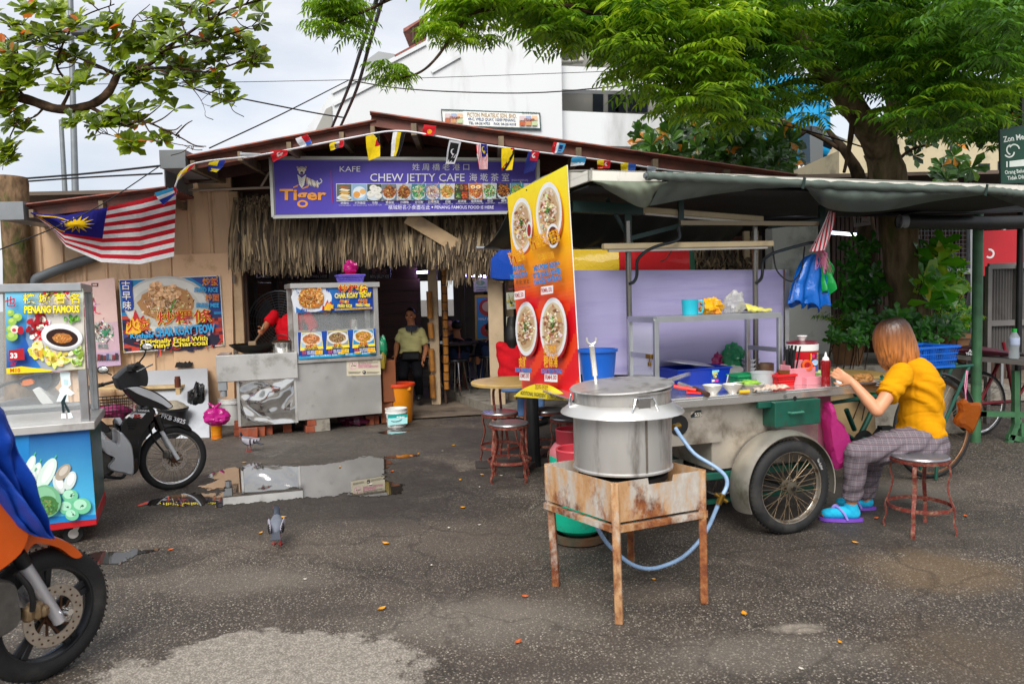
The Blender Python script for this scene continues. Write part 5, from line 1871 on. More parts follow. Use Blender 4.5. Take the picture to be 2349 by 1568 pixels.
# purple basket with pink bag on the stall roof
def basket(name,c,rz,L_,W_,H_,m,label,lid=None,taper=.85,slots=12,group=None,rows=1):
 t=thing(name,label,'basket',c,rz,group)
 b=MB()
 X=lambda s_,z:s_*(taper+(1-taper)*z)
 for sx,sy,ln,ax in((0,-1,L_,0),(0,1,L_,0),(-1,0,W_,1),(1,0,W_,1)):
  for k in range(slots+1):
   f_=(k/slots-.5)
   for z0,z1 in((0,1),):
    p,q=[],[]
    for z,o in((z0,p),(z1,q)):
     hl,hw=X(L_,z)/2,X(W_,z)/2
     o.extend([f_*2*hl if ax==0 else sx*hl,sy*hw if ax==0 else f_*2*hw,z*H_])
    b.bar(p,q,.006,.004)
  for z in[0,1]+[i/rows for i in range(1,rows)]:
   hl,hw=X(L_,z)/2,X(W_,z)/2
   w2=.018 if z in(0,1)else .008
   if ax==0:b.bar((-hl,sy*hw,z*H_),(hl,sy*hw,z*H_),.008,w2)
   else:b.bar((sx*hl,-hw,z*H_),(sx*hl,hw,z*H_),.008,w2)
 b.box((0,0,.004),(L_*taper,W_*taper,.006))
 b.build('basket_body',m,t,world=False,smooth=False)
 r=MB()
 hl,hw=L_/2,W_/2
 r.bar((-hl-.01,-hw,H_),(hl+.01,-hw,H_),.022,.014);r.bar((-hl-.01,hw,H_),(hl+.01,hw,H_),.022,.014);r.bar((-hl,-hw,H_),(-hl,hw,H_),.022,.0138);r.bar((hl,-hw,H_),(hl,hw,H_),.022,.0138)
 r.build('rim',m,t,world=False,smooth=False)
 return t
q=stall_pt(825,178,.1)
basket('plastic_basket',V(q.x,q.y,zt),R(24),.3,.2,.085,mat('lilac_plastic','#6a5fc4',.4),'lilac slotted plastic basket on top of the noodle stall',slots=16,rows=4)
b=MB();b.lathe([(0,0),(.135,0),(.14,.008),(.11,.014),(0,.016)],V(q.x,q.y,zt+.086),24,sx=1.0,sy=.7,rot=Matrix.Rotation(R(24),3,'Z'));solo(b,'tray_lid',mat('orange_red_plastic','#d2401c',.35),'orange plastic lid lying on the lilac basket','lid')
lump('plastic_bag',V(q.x+.01,q.y,zt+.175),(.075,.06,.085),film('magenta_film','#d01a86',.8),'small pink plastic bag sitting on the orange lid over the stall','plastic bag',11,.45)
# --- burner cabinet with wok
B0,BU,BN=frame_at(G(549,978,.13),16)
BX=lambda x,y:PL(x,y,B0,BN)-B0
wB=BX(683,968).dot(BU)
burner=thing('wok_burner','dented stainless wok burner cabinet with a wide steel hood on bricks','burner',(B0 .x,B0 .y,0))
zb1,zb2=BX(555,872).z+.13,BX(500,815).z+.13
# front: wavy polished sheet
m=MB()
wv=lambda x,z:.009*math.sin(x*9+2*math.sin(z*6))*math.sin(z*8+1.5*math.sin(x*5))+.006*nz((x,z,0),7)
m.sheet(lambda u_,v_:B0+BU*(wB*u_)+V(0,0,(zb1-.13)*v_)+BN*(wv(wB*u_,zb1*v_)*min(1,9*u_,9*(1-u_),9*v_+.1,9*(1-v_))),40,40)
m.build('front_panel',mat('mirror_stainless','#d8d6d2',.05,1,.05,3),burner,ang=180)
m=MB();hexa(m,B0,BU,BN,0,wB,-.5,-.015,.13,zb1);m.build('body',STEEL,burner,smooth=False)
m=MB();hexa(m,B0,BU,BN,-.008,.022,-.01,.012,.13,zb1,.003);m.build('corner_strip',STEEL,burner,smooth=False);m=MB();hexa(m,B0,BU,BN,wB-.022,wB+.008,-.01,.012,.13,zb1,.003);m.build('corner_strip',STEEL,burner,smooth=False)
x0=BX(497,840).dot(BU)
m=MB();hexa(m,B0,BU,BN,x0,wB+.03,-.1,.06,zb1-.005,zb2,.008);hexa(m,B0,BU,BN,x0,x0+.12,-.55,-.05,zb1-.005,zb2);hexa(m,B0,BU,BN,wB-.09,wB+.03,-.55,-.05,zb1,zb2-.002);m.build('hood',STEEL,burner,ang=30)
m=MB();hexa(m,B0,BU,BN,x0+.01,x0+.1,-.03,.05,zb1-.1,zb1-.005,.004);m.tube([B0+BU*(x0+.06)+BN*.01+V(0,0,zb1-.23),B0+BU*(x0+.06)+BN*.01+V(0,0,zb1-.3)],.035,10);m.build('drain_box',mat('grey_gutter','#82868a'),burner,smooth=False)
q=P((800+405*.5422)/1.7437,(900+900*.5422)/1.7437,B0 .y+.3)
q=V(q.x,q.y,zb2+.03)
wk=thing('wok','black iron wok sitting on the stainless burner hood','wok',q)
b=MB();b.lathe([(0,-.06),(.1,-.05),(.2,.0),(.285,.065),(.28,.07),(.19,.012),(.09,-.035),(0,-.045)],q,28);b.build('pan',mat('black_iron','#15130f',.5,.5,.3,14,bump=.2),wk)
b=MB();b.lathe([(.0,.0),(.18,.0),(.16,.02),(.05,.03),(0,.03)],q,20);b.build('noodles',mat('fried_noodles','#6a4320',.6,0,.4,60,bump=.8),wk)
h0=Jc['wrL']+V(-.01,-.06,-.03)
b=MB();b.tube([h0+V(.03,.02,.1),h0,q+V(-.03,0,.05)],.012,8);b.box(q+V(-.03,0,.05),(.09,.02,.1),None,.008);solo(b,'wok_ladle',mat('worn_steel_wood','#8f7a5f',.5,.4),'wok ladle with wooden handle held by the cook in red','ladle')
q2=P((800+605*.5422)/1.7437,(900+920*.5422)/1.7437,B0 .y+.28)
pt=thing('steel_pot','small steel pot with a brown lid and wire handle beside the wok','pot',V(q2 .x,q2 .y,zb2))
b=MB();b.lathe([(.0,.0),(.1,.0),(.105,.01),(.11,.11),(.113,.112)],V(q2 .x,q2 .y,zb2),22);b.build('pot_body',STEEL_SH,pt)
b=MB();b.lathe([(.112,.112),(.09,.13),(.03,.145),(0,.146)],V(q2 .x,q2 .y,zb2),22);b.build('lid',mat('brown_lid','#4f3424',.4,.4),pt)
b=MB();b.tube([V(q2 .x+.11*math.cos(a_),q2 .y,zb2+.1+.1*math.sin(a_))for a_ in[PI*i/10 for i in range(11)]],.004,6);b.build('handle',BLACKP,pt)
# round fan guard behind the cook
q=c3(590,720,10.0)
fn_=thing('standing_fan','large round wire guard of a standing fan behind the cook','fan',V(q.x,q.y,.05))
b=MB()
for r_ in[.43*i/12 for i in range(1,13)]:b.tube([q+V(r_*math.cos(2*PI*i/26),0,r_*math.sin(2*PI*i/26))for i in range(26)],.004 if r_<.42 else .012,5,closed=True)
for i in range(24):b.tube([q+V(.06*math.cos(2*PI*i/24),-.02,.06*math.sin(2*PI*i/24)),q+V(.43*math.cos(2*PI*i/24),0,.43*math.sin(2*PI*i/24))],.003,4)
b.build('guard',mat('grey_wire','#8a8d90',.35,.7),fn_)
b=MB()
for i in range(3):
 a_=2*PI*i/3
 b.sheet(lambda u_,v_:q+V(0,.1,0)+V(math.cos(a_+.8*v_)*(.05+.32*u_),.06*v_,math.sin(a_+.8*v_)*(.05+.32*u_)),5,5,.004)
b.build('fan_blade',mat('grey_blade','#77797c',.4),fn_)
b=MB();b.cyl(V(q.x,q.y+.2,.05),V(q.x,q.y+.2,q.z),.03);b.box(V(q.x,q.y+.2,q.z),(.14,.25,.14),None,.03);b.lathe([(.25,0),(.25,.03),(.05,.05)],V(q.x,q.y+.2,.05),20);b.build('stand',BLACKPAINT,fn_)
# --- bricks and block under the stall and burner
def brick(c,rz,d,label,tilt=0.0,m=BRICK,name='brick',grp='bricks propping up the stall and the burner'):
 b=MB()
 b.box((0,0,d[2]/2),d,None,.004)
 for i,p in enumerate(b.v):
  k=nz(p,13,c[0]*3+c[1])*.006
  b.v[i]=(p[0]+k,p[1]+k*.6,p[2]+k*.5)
 o=b.build(name,m,None,world=False)
 o.location=c;o.rotation_euler=(0,tilt,rz)
 return tag(o,label,'brick' if m is BRICK else 'block',grp if m is BRICK else None)
BD=(.1,.2,.075)
def bk_(x,y,z,lab,d=BD,rz=.42,px=False):
 p=G(x,y)if z==0 else V(*px,z)
 brick(V(p.x,p.y+.06,z),rz,d,lab)
 return(p.x,p.y)
f1=(.105,.2,.11)
bk_(558,1003,0,'brick standing just left of the pigeon by the burner',f1,.25)
a_=bk_(545,998,0,'orange brick lowest at the left end of the burner',BD,.3);bk_(545,0,.076,'brick topping the left pile under the burner',BD,.35,a_)
bk_(577,1002,0,'first brick of the row of three under the burner',f1,.3)
bk_(594,999,0,'middle brick of the row of three under the burner',f1,.3)
bk_(611,996,0,'last brick of the row of three under the burner',f1,.3)
bk_(656,990,0,'lone upright brick by the burner castor',(.1,.2,.125),.3)
a_=bk_(706,991,0,'lower brick left of the grey block',BD,.42);bk_(0,0,.076,'upper brick left of the grey block',BD,.4,(a_[0]+.02,a_[1]+.01))
bk_(843,974,0,'left brick of the pair under the stall right end',(.1,.2,.115),.42);bk_(856,972,0,'right brick of the pair under the stall right end',(.08,.2,.11),.42)
p=G(732,988);brick(V(p.x,p.y+.06,0),.42,(.19,.22,.15),'grey concrete block between bricks under the stall',0,CONCG,'concrete_block')
p=G(845,962);brick(V(p.x-.005,p.y+.02,.117),.42,(.2,.22,.03),'flat wooden packing board between the bricks and the stall',0,WOODL,'packing_board')
for i,(x,y)in enumerate(((562,995),(668,985))):
 p=G(x,y)
 cs=thing('castor','black castor wheel under the burner, %s'%('left one by the brick pile' if i==0 else 'right one by the lone brick'),'castor',(p.x,p.y+.1,0),.3)
 b=MB();b.lathe([(.02,-.02),(.06,-.02),(.065,-.01),(.065,.01),(.06,.02),(.02,.02)],V(0,0,.065),18,Matrix.Rotation(PI/2,3,'Y'),closed=True);b.build('wheel',RUBBER,cs,world=False)
 b=MB();b.box((-.03,0,.1),(.008,.04,.1));b.box((.03,0,.1),(.008,.04,.1));b.build('fork',STEEL,cs,world=False)
p=G(790,985);lump('plastic_bag',V(p.x+.05,p.y+.3,.07),(.2,.16,.09),film('dark_maroon_film','#4a0f2c',.95),'dark maroon bag on the ground under the noodle stall','plastic bag',21,.4)
# ------------------------------------------------------------------ the fruit cart on the left
K0,KU,KN=frame_at(G(221,1203,.12),24)
KX=lambda x,y,off=0.0:PL(x,y,K0+KN*off,KN)-K0
fc=thing('fruit_cart','glass fronted fruit cart with PENANG FAMOUS board and blue fruit picture below','food cart',(K0 .x,K0 .y,0))
WK,DK=1.35,.62
zk,zkt=KX(120,972).z+.12,KX(100,650).z+.12
kb=lambda x0,x1,y0,y1,z0,z1,nm,m,bev=.004:hexa(MB(),K0,KU,KN,x0,x1,y0,y1,z0,z1,bev).build(nm,m,fc,ang=30)
SIDEP=mat('side_print_green','#4f6a52',.3,.3,.4,4,dirt='#2a5f8f',dirt_amt=.5,ds=3,stretch=(1,1,.3))
kb(-WK,0,-DK,0,.19,zk-.05,'body',SIDEP)
kb(-WK-.005,.005,-DK-.005,.006,.12,.195,'kick_rail',mat('bright_red_paint','#b3101c',.4))
kb(-WK-.02,.03,-DK-.02,.04,zk-.05,zk,'counter',STEEL)
kb(-WK,.0,-DK,.02,zkt-.05,zkt,'canopy_rail',ALU)
for x,y in((-.05,0),(-.05,-DK+.05),(-.86,.0),(-WK,-DK+.05)):
 kb(x,x+.05,y-.05,y,zk,zkt-.05,'post',ALU)
kb(-.86,-.05,-.03,-.025,zk,zkt-.05,'window_pane',glass('clear_pane'),0)
kb(-.03,-.025,-DK+.05,-.05,zk,zkt-.05,'window_pane',glass('clear_pane'),0)
pk=PrintP(0,1080,.6829,K0+KN*.006,KN)
E4=[(28,112),(486,108),(500,578),(40,604)]
pk.board(E4,.008).build('signboard',WHITEP,fc,smooth=False)
pk.face(E4,['#6fc4e0','#c8cfc0','#d8d4b0','#1d5fb0'])
pk.face([(28,112),(205,110),(160,230),(150,400),(190,500),(240,570),(40,604)],['#7fd0ea','#7fd0ea','#3f9fd6','#1c5fb5','#1c4fa8','#2a7fc8','#1a3f90'])
pk.ell(340,345,148,225,'#cfcac0')
pk.food(330,130,140,22,['#8f1a20','#6f8f2a','#e9c24a','#c2182a'],30,.8)
pk.food(225,335,75,70,['#c8101f','#a50a1a','#e01828','#f0e6e6','#8a0a14','#d01222'],46,.42,'chunk',4)
pk.food(230,480,65,55,['#e6d04a','#f0e27a','#d2b82e','#f6eea6'],34,.5,'chunk',4);pk.food(335,520,75,48,['#e6d04a','#f0e27a','#d9c23a','#f6eea6'],34,.5,'chunk',4)
pk.food(450,500,45,60,['#8fb83a','#c9d98a','#6f9a2a','#e6ecc8'],22,.6,'chunk',3);pk.food(420,285,60,25,['#5f9a35','#7fb84a','#3f7a20'],14,.8,'chunk',3)
pk.ell(365,392,122,78,'#b9b9bc',a0=.12);pk.ell(363,385,120,72,'#e2e2e2',a0=.12);pk.ell(366,395,94,52,'#2a120c',a0=.12);pk.food(368,398,60,32,['#c9813a','#e0a45a','#a05f24'],70,.16,'chunk',4)
for x,y,r_ in((66,250,22),(106,275,27),(76,300,26),(70,345,30),(75,385,34)):pk.ell(x,y,r_,r_*.85,'#8fb84a');pk.ell(x-5,y-6,r_*.55,r_*.45,'#b3d06a')
pk.ell(92,345,25,24,'#ead9c8');pk.ell(126,352,18,24,'#a80f28');pk.ell(88,350,12,10,'#c03a4a')
T=pk.text
T('也',34,210,66,'#b3122a',.03)
T('檳 城 著 名',140,188,60,'#f2dc2a',.03,330,'#3a2a10',.05);T('PENANG FAMOUS',147,250,58,'#f4e22e',.045,322,'#4a2a10',.05,rot=-.01)
pk.face([(58,468),(146,456),(150,522),(60,530)],'#b01a26');T('33',66,512,40,'#f4f0f0',.04,42);T('AY',66,558,32,'#b01a26',.03,38)
pk.face([(44,572),(130,560),(310,582),(300,592),(46,604)],'#f2d41e');T('M10',66,594,30,'#c2581a',.04,60)
pk.build('printed_face',fc)
# lower panel
pk=PrintP(0,1080,.6829,K0+KN*.008,KN)
pk.face([(170,945),(524,925),(562,1440),(230,1468),(170,1468)],['#0b4f96','#0b4f96','#4fb8e0','#5fc4e8','#4fb8e0'])
pk.face([(-260,960),(170,945),(170,1468),(230,1468),(240,1500),(-260,1545)],'#1f7fc4')
pk.face([(205,1445),(562,1430),(565,1455),(230,1490)],'#1c7fc4')
W1,GR='#d3e6dc','#8fcfae'
for x,y,a_,ln,wd in((175,1150,-1.2,70,26),(206,1195,-1.2,75,28),(275,1190,-1.1,100,42),(180,1240,-1.2,70,30)):
 pk.ell(x,y,ln,wd,W1,a0=a_);pk.ell(x+6,y-8,ln*.7,wd*.5,'#e9f2ec',a0=a_);pk.strand(x+math.cos(a_)*ln,y+math.sin(a_)*ln,22,4,a_,C('#4fb88a'),.3)
for x,y,a_ in((345,1252,-1.9),(412,1230,-1.2),(370,1180,2.3)):pk.ell(x,y,58,32,'#cdd8d4' if a_<2 else '#a59a8a',a0=a_);pk.ell(x+4,y-8,36,18,'#eef2ee' if a_<2 else '#c9c0b4',a0=a_)
for x,y,r_ in((412,1318,46),(395,1385,48),(480,1375,55),(425,1425,40)):pk.ell(x,y,r_,r_*.85,'#6fbf94');pk.ell(x-8,y-8,r_*.7,r_*.55,'#a9dcc0');pk.food(x+6,y-2,6,6,['#2a5a40'],6,1)
pk.ell(270,1345,92,95,'#6fae84');pk.ell(262,1330,70,68,'#86bf98');pk.food(280,1370,70,60,['#4f8a4a','#5f9a5a','#7a9a50','#3f6f3a'],60,.22,'chunk')
pk.build('picture_panel',fc)
# cartoon-like chef decal on the glass
pk=PrintP(0,1080,.6829,K0-KN*.022,KN)
WH='#dfeef0'
for pts in([(350,598),(380,590),(412,598),(410,625),(352,622)],[(354,622),(410,625),(416,670),(395,690),(362,680)],[(362,680),(398,688),(438,720),(415,735),(398,730),(402,770),(330,770),(350,720),(345,700)]):pk.face(pts,WH)
pk.face([(372,640),(400,642),(398,672),(376,670)],'#bcd8dc');pk.face([(358,768),(378,735),(392,726),(380,770),(412,830),(398,836),(375,785),(380,834),(366,836)],'#1a2f33')
pk.face([(360,838),(384,838),(388,866),(358,868)],WH);pk.face([(396,836),(416,830),(428,862),(400,868)],WH)
pk.build('chef_decal',fc)
# inside floor rails, castors
kb(-WK,-.05,-.4,-.37,zk+.06,zk+.085,'shelf_rail',ALU)
for x,y in((-.14,-.1),(-.14,-.52),(-1.2,-.1)):
 c=K0+KU*x+KN*y
 b=MB();b.lathe([(.015,-.018),(.055,-.018),(.06,-.01),(.06,.01),(.055,.018),(.015,.018)],V(c.x,c.y,.06),20,Matrix.Rotation(R(24),3,'Z')@Matrix.Rotation(PI/2,3,'X'),closed=True)
 cw=b.build('castor',RUBBER,fc);b=MB();b.lathe([(0,-.02),(.03,-.02),(.03,.02),(0,.02)],V(c.x,c.y,.06),14,Matrix.Rotation(R(24),3,'Z')@Matrix.Rotation(PI/2,3,'X'));b.bar(V(c.x,c.y,.06)+KN*.028,V(c.x+.04,c.y,.13)+KN*.028,.03,.008,up=KN);b.build('fork',STEEL,cw)
# second half of the cart at the frame edge: steel counter and its posts and glass
K1=K0+KU*-.86
m=MB();hexa(m,K1,KU,KN,-.9,-.02,.0,.62,zk-.12,zk-.06,.004);hexa(m,K1,KU,KN,-.9,-.05,.03,.6,.2,zk-.12);m.build('side_counter',STEEL,fc,ang=30)
for y in(.05,.57):kb(-.93,-.9,y-.02,y+.015,zk-.06,zkt+.2,'post',ALU)
hexa(MB(),K0,KU,KN,-.935,-.93,.04,.56,zk-.06,zkt+.1).build('window_pane',glass('clear_pane'),fc,smooth=False)
# ------------------------------------------------------------------ wheels and motorcycles
def wheel(parent,c,n,Rw,rt,spokes=36,m_rim=None,cast=0,hub=.03,knob=True,name='wheel',gauge=.0016):
 """wheel (> tyre, rim, hub, spokes) with its axle along n"""
 n=Vector(n).normalized()
 a=V(0,0,1)if abs(n.z)<.9 else V(1,0,0)
 u=n.cross(a).normalized()
 v=u.cross(n)
 rot=Matrix((u,v,n)).transposed()
 b=MB()
 pr=[]
 for i in range(13):
  t=-2.2+4.4*i/12
  pr.append((Rw-rt+rt*math.cos(t)*1.0,rt*.95*math.sin(t)))
 b.lathe(pr,c,64,rot,closed=True)
 if knob:
  for i in range(64):
   t=2*PI*i/64
   for k in(-1,1):
    p=Vector(c)+rot@V((Rw-.001)*math.cos(t+k*.02),(Rw-.001)*math.sin(t+k*.02),k*rt*.42)
    b.box(p,(rt*.16,.012,.006),rot@Matrix.Rotation(t,3,'Z')@Matrix.Rotation(k*.5,3,'X')@Matrix(((0,0,1),(0,1,0),(-1,0,0))),.003)
 ty=b.build(name,RUBBER,parent)
 b=MB()
 ri=Rw-rt*1.75
 b.lathe([(ri,-rt*.62),(ri+rt*.55,-rt*.7),(ri+rt*.55,-rt*.5),(ri+.004,-rt*.3),(ri-.004,0),(ri+.004,rt*.3),(ri+rt*.55,rt*.5),(ri+rt*.55,rt*.7),(ri,rt*.62),(ri-.002,rt*.2),(ri-.008,0),(ri-.002,-rt*.2)],c,56,rot,closed=True)
 if cast:
  for i in range(cast):
   t=2*PI*i/cast+.35
   for s_ in(-.1,.1):
    p=Vector(c)+rot@V(.03*math.cos(t),.03*math.sin(t),0)
    q=Vector(c)+rot@V((ri+.004)*math.cos(t+s_),(ri+.004)*math.sin(t+s_),0)
    b.bar(p,q,.03,.02,up=n,bev=.005)
 b.build('rim',m_rim or CHROME,ty)
 b=MB()
 b.lathe([(.001,-rt*1.1),(.012,-rt*1.1),(.014,-rt*.8),(hub,-rt*.7),(hub,-rt*.55),(hub*.6,-rt*.4),(hub*.6,rt*.4),(hub,rt*.55),(hub,rt*.7),(.014,rt*.8),(.012,rt*1.1),(.001,rt*1.1)],c,20,rot)
 b.build('hub',mat('greasy_hub','#6f685c',.4,.8,.2,30,dirt='#4a3a28',dirt_amt=.4,ds=30),ty)
 if spokes:
  b=MB()
  for i in range(spokes):
   t=2*PI*i/spokes
   k=1 if i%2 else-1
   t2=t+(.55 if(i//2)%2 else-.55)
   b.tube([Vector(c)+rot@V(hub*.9*math.cos(t2),hub*.9*math.sin(t2),k*rt*.6),Vector(c)+rot@V(ri*math.cos(t),ri*math.sin(t),k*rt*.1)],gauge,5,False)
  b.build('spokes',mat('rusty_spoke','#7a6a55',.4,.7,.2,30),ty)
 return ty
def disc_brake(parent,c,n,r):
 n=Vector(n).normalized()
 u=n.cross(V(0,0,1)).normalized()
 rot=Matrix((u,u.cross(n)*-1,n)).transposed()
 b=MB()
 b.lathe([(r*.66,-.002),(r,-.002),(r,.002),(r*.66,.002)],c,40,rot,closed=True)
 d=b.build('brake_disc',mat('drilled_steel','#b5aba0',.35,.9,.15,30),parent)
 h=MB()
 for i in range(30):
  t=2*PI*i/30
  rr=r*(.78+.12*(i%2))
  h.lathe([(0,0),(r*.035,0),(r*.035,.0012),(0,.0012)],Vector(c)+rot@V(rr*math.cos(t),rr*math.sin(t),.0022),8,rot)
  if i%3==0:
   t2=t+.5
   h.bar(Vector(c)+rot@V(r*.3*math.cos(t),r*.3*math.sin(t),.001),Vector(c)+rot@V(r*.64*math.cos(t2),r*.64*math.sin(t2),.001),r*.07,.006,up=n)
 h.build('hole_pattern',mat('dark_bronze','#4a2f1c',.5,.6,.2,20),d)
 b=MB()
 b.lathe([(0,-.006),(r*.34,-.006),(r*.3,.006),(0,.008)],c,20,rot)
 b.build('carrier',mat('dark_bronze','#4a2f1c'),d)
 return d
class Side:
 """flat side view frame: crop pixels on an upright plane through the machine, offset n outward"""
 def __init__(s,sx,sy,k,p,u_deg,par):
  s.sx,s.sy,s.k=sx,sy,k
  s.p=Vector(p)
  a=R(u_deg)
  s.u,s.n=V(math.cos(a),math.sin(a),0),V(math.sin(a),-math.cos(a),0)
  s.par=par
 def at(s,x,y,off=0.0):
  return PL((s.sx+x*s.k)/1.7437,(s.sy+y*s.k)/1.7437,s.p,s.n)+s.n*off
 def slab(s,name,poly,w0,w1,m,sub=4,par=None,bev=.012):
  """rounded outline, bulged: middle is thicker than the rim"""
  pts=smooth_path(list(poly_close(poly)),sub)[:-1]if sub>1 else[V(x,y,0)for x,y in poly]
  cx=sum(p[0]for p in pts)/len(pts);cy=sum(p[1]for p in pts)/len(pts)
  rings=[]
  for f_,o in((.93,w0),(1,w0+bev),(1,w1-bev),(.93,w1)):
   rings.append([s.at(cx+(p[0]-cx)*f_,cy+(p[1]-cy)*f_,o)for p in pts])
  b=MB();b.loft(rings)
  return b.build(name,m,par or s.par,ang=35)
 def tube(s,name,pts,r,m,off=0.0,n=10,par=None,sub=1):
  q=[s.at(p[0],p[1],off+(p[2]if len(p)>2 else 0))for p in pts]
  if sub>1:q=smooth_path(q,sub)
  b=MB();b.tube(q,r if not isinstance(r,list)or len(r)==len(q)else[r[0]+(r[-1]-r[0])*i/(len(q)-1)for i in range(len(q))],n)
  return b.build(name,m,par or s.par)
def poly_close(p):
 return[V(x,y,0)for x,y in p]+[V(p[0][0],p[0][1],0)]
GLOSSK=mat('gloss_black_fairing','#0c0d10',.18,.2,.2,6,coat=.6)
SILV=mat('silver_fairing','#c6c9cd',.3,.15,.06,6,coat=.4)
MATK=mat('matt_black_fairing','#1b1c1f',.55,0,.2,8,dirt='#45454a',dirt_amt=.3)
m1=thing('motorcycle','black and silver underbone motorcycle with wire spoked front wheel beside the fruit cart','motorcycle',G(400,1120))
S_=Side(380,1380,.3954,G(400,1120),38,m1)
wc=S_.at(790,1140)
rw_=(S_.at(790,1140)-S_.at(790,1462)).length
wh=wheel(m1,wc,S_.n,rw_,.034,36,CHROME,knob=False)
disc_brake(m1,wc+S_.n*.05,S_.n,(S_.at(815,1120)-S_.at(940,1120)).length)
S_.slab('front_fender',[(655,695),(720,695),(880,760),(968,842),(935,850),(830,805),(720,790),(600,800),(520,900),(470,960),(520,830),(600,730)],-.045,.045,GLOSSK)
S_.slab('leg_shield',[(215,790),(290,690),(480,600),(570,650),(520,760),(430,900),(400,1010),(400,1230),(300,1262),(240,1000)],-.17,.15,GLOSSK)
S_.slab('inner_fender',[(395,1245),(400,980),(470,800),(560,850),(470,960),(440,1100),(430,1220)],-.06,.06,MATK)
S_.slab('lower_cowl',[(50,925),(130,940),(215,985),(215,860),(262,890),(335,1010),(345,1262),(250,1258),(130,1232),(105,1190),(160,1110),(60,1050)],-.16,.17,SILV)
S_.slab('front_cowl',[(255,428),(300,412),(430,408),(600,470),(742,582),(730,625),(650,640),(560,620),(430,600),(330,520)],-.13,.13,GLOSSK)
S_.slab('cowl_stripe',[(290,416),(420,412),(590,480),(735,590),(715,625),(640,580),(500,520),(380,470)],.10,.14,SILV)
S_.slab('head_cowl',[(190,330),(330,215),(460,190),(512,290),(505,400),(440,405),(300,412),(235,445)],-.1,.09,MATK)
S_.slab('headlight',[(470,230),(512,290),(508,395),(478,395)],-.07,.07,glass('smoked_lens',(.5,.5,.55),.7))
for k in(-.055,.055):
 fk=S_.tube('fork',[(640,835),(822,1140)],.017,SILV,k)
 S_.tube('fork_shroud',[(595,700),(660,850)],.027,GLOSSK,k,par=fk)
S_.tube('brake_hose',[(540,720,.07),(545,860,.075),(590,960,.075),(670,1060,.07)],.008,BLACKP,sub=5)
b=MB();b.box(S_.at(700,1090,.07),(.05,.04,.06),None,.01);b.box(S_.at(740,1110,.07),(.03,.03,.04),None,.008);b.build('brake_caliper',mat('cast_grey','#5f5c58',.5,.7,.2,30),m1)
S_.tube('handlebar',[(150,425,-.28),(230,370,-.1),(300,290,0),(345,190,.24)],.012,BLACKP,sub=5)
S_.tube('grip',[(30,475,-.42),(150,425,-.28)],.017,RUBBER)
S_.tube('grip',[(345,215,.2),(345,165,.33)],.018,RUBBER)
S_.tube('brake_lever',[(370,250,.2),(430,215,.24),(492,172,.3)],.006,CHROME,sub=3)
b=MB();b.box(S_.at(335,225,.14),(.06,.07,.06),None,.012);b.build('switch_box',BLACKP,m1)
for(x,y,o),(x2,y2)in(((125,265,-.2),(200,310)),((460,5,.22),(405,160))):
 b=MB();c=S_.at(x,y,o);b.ell(c,(.05,.014,.032),14,8);mr_=b.build('mirror',BLACKP,m1)
 b=MB();b.ell(c+S_.n*.006,(.044,.01,.027),14,8);b.build('mirror_glass',STEEL_SH,mr_)
 S_.tube('stem',[(x2,y2,o*.7),((x+x2)/2+8,(y+y2)/2+10,o*.9),(x,y,o)],.006,BLACKP,par=mr_,sub=3)
S_.slab('seat',[(-420,690),(-250,640),(-80,660),(60,760),(140,850),(40,860),(-100,780),(-400,770)],-.11,.11,MATK)
S_.slab('tail',[(-480,720),(-300,760),(60,860),(60,1040),(-150,960),(-420,800)],-.12,.12,SILV)
S_.slab('engine',[(-60,1050),(120,1080),(150,1230),(60,1280),(-80,1240)],-.1,.1,mat('cast_grey','#5f5c58'))
wheel(m1,S_.at(-330,1130),S_.n,rw_,.036,36,CHROME,knob=False)
S_.tube('footrest',[(80,1305,.1),(220,1305,.16),(262,1270,.16)],.012,BLACKPAINT,sub=3)
pk=PrintP(380,1380,.3954,S_.p+S_.n*.158,S_.n)
pk.text('HONDA',440,672,26,'#dfe1e6',.03,112);pk.face([(345,720),(400,685),(515,688),(470,740),(400,715),(380,738)],'#dfe1e6');pk.text('R',395,732,52,'#a02a20',.05,90)
for i in range(4):pk.face([(330+i*6,760+i*26),(440-i*10,770+i*24),(425-i*10,780+i*24),(322+i*6,772+i*26)],'#050506')
pk.build('lettering',m1)
pk=PrintP(380,1380,.3954,S_.p+S_.n*.05,S_.n)
pk.text('PKB 3825',668,730,62,'#e3e5ea',.02,250,rot=.27);pk.build('number',m1)
b=MB()
for i in range(9):
 t=i/8
 b.tube([S_.at(25+330*t,545-20*t,.1),S_.at(40+315*t,720-20*t,.1)],.0025,4);b.tube([S_.at(25+330*t,545-20*t,-.13),S_.at(40+315*t,720-20*t,-.13)],.0025,4)
for i in range(7):
 y=545+175*i/6
 q=[S_.at(25+i*2,y,.1),S_.at(355,y-25,.1),S_.at(355,y-25,-.13),S_.at(25+i*2,y,-.13)]
 b.tube(q,.004 if i in(0,6)else .0025,4,closed=True)
b.build('wire_basket',BLACKPAINT,m1)
lump('plastic_bag',S_.at(200,670,-.015),(.13,.08,.05),film('pink_film','#d04a8a',.85),'pink bag lying in the wire basket of the black motorcycle','plastic bag',31,.4)
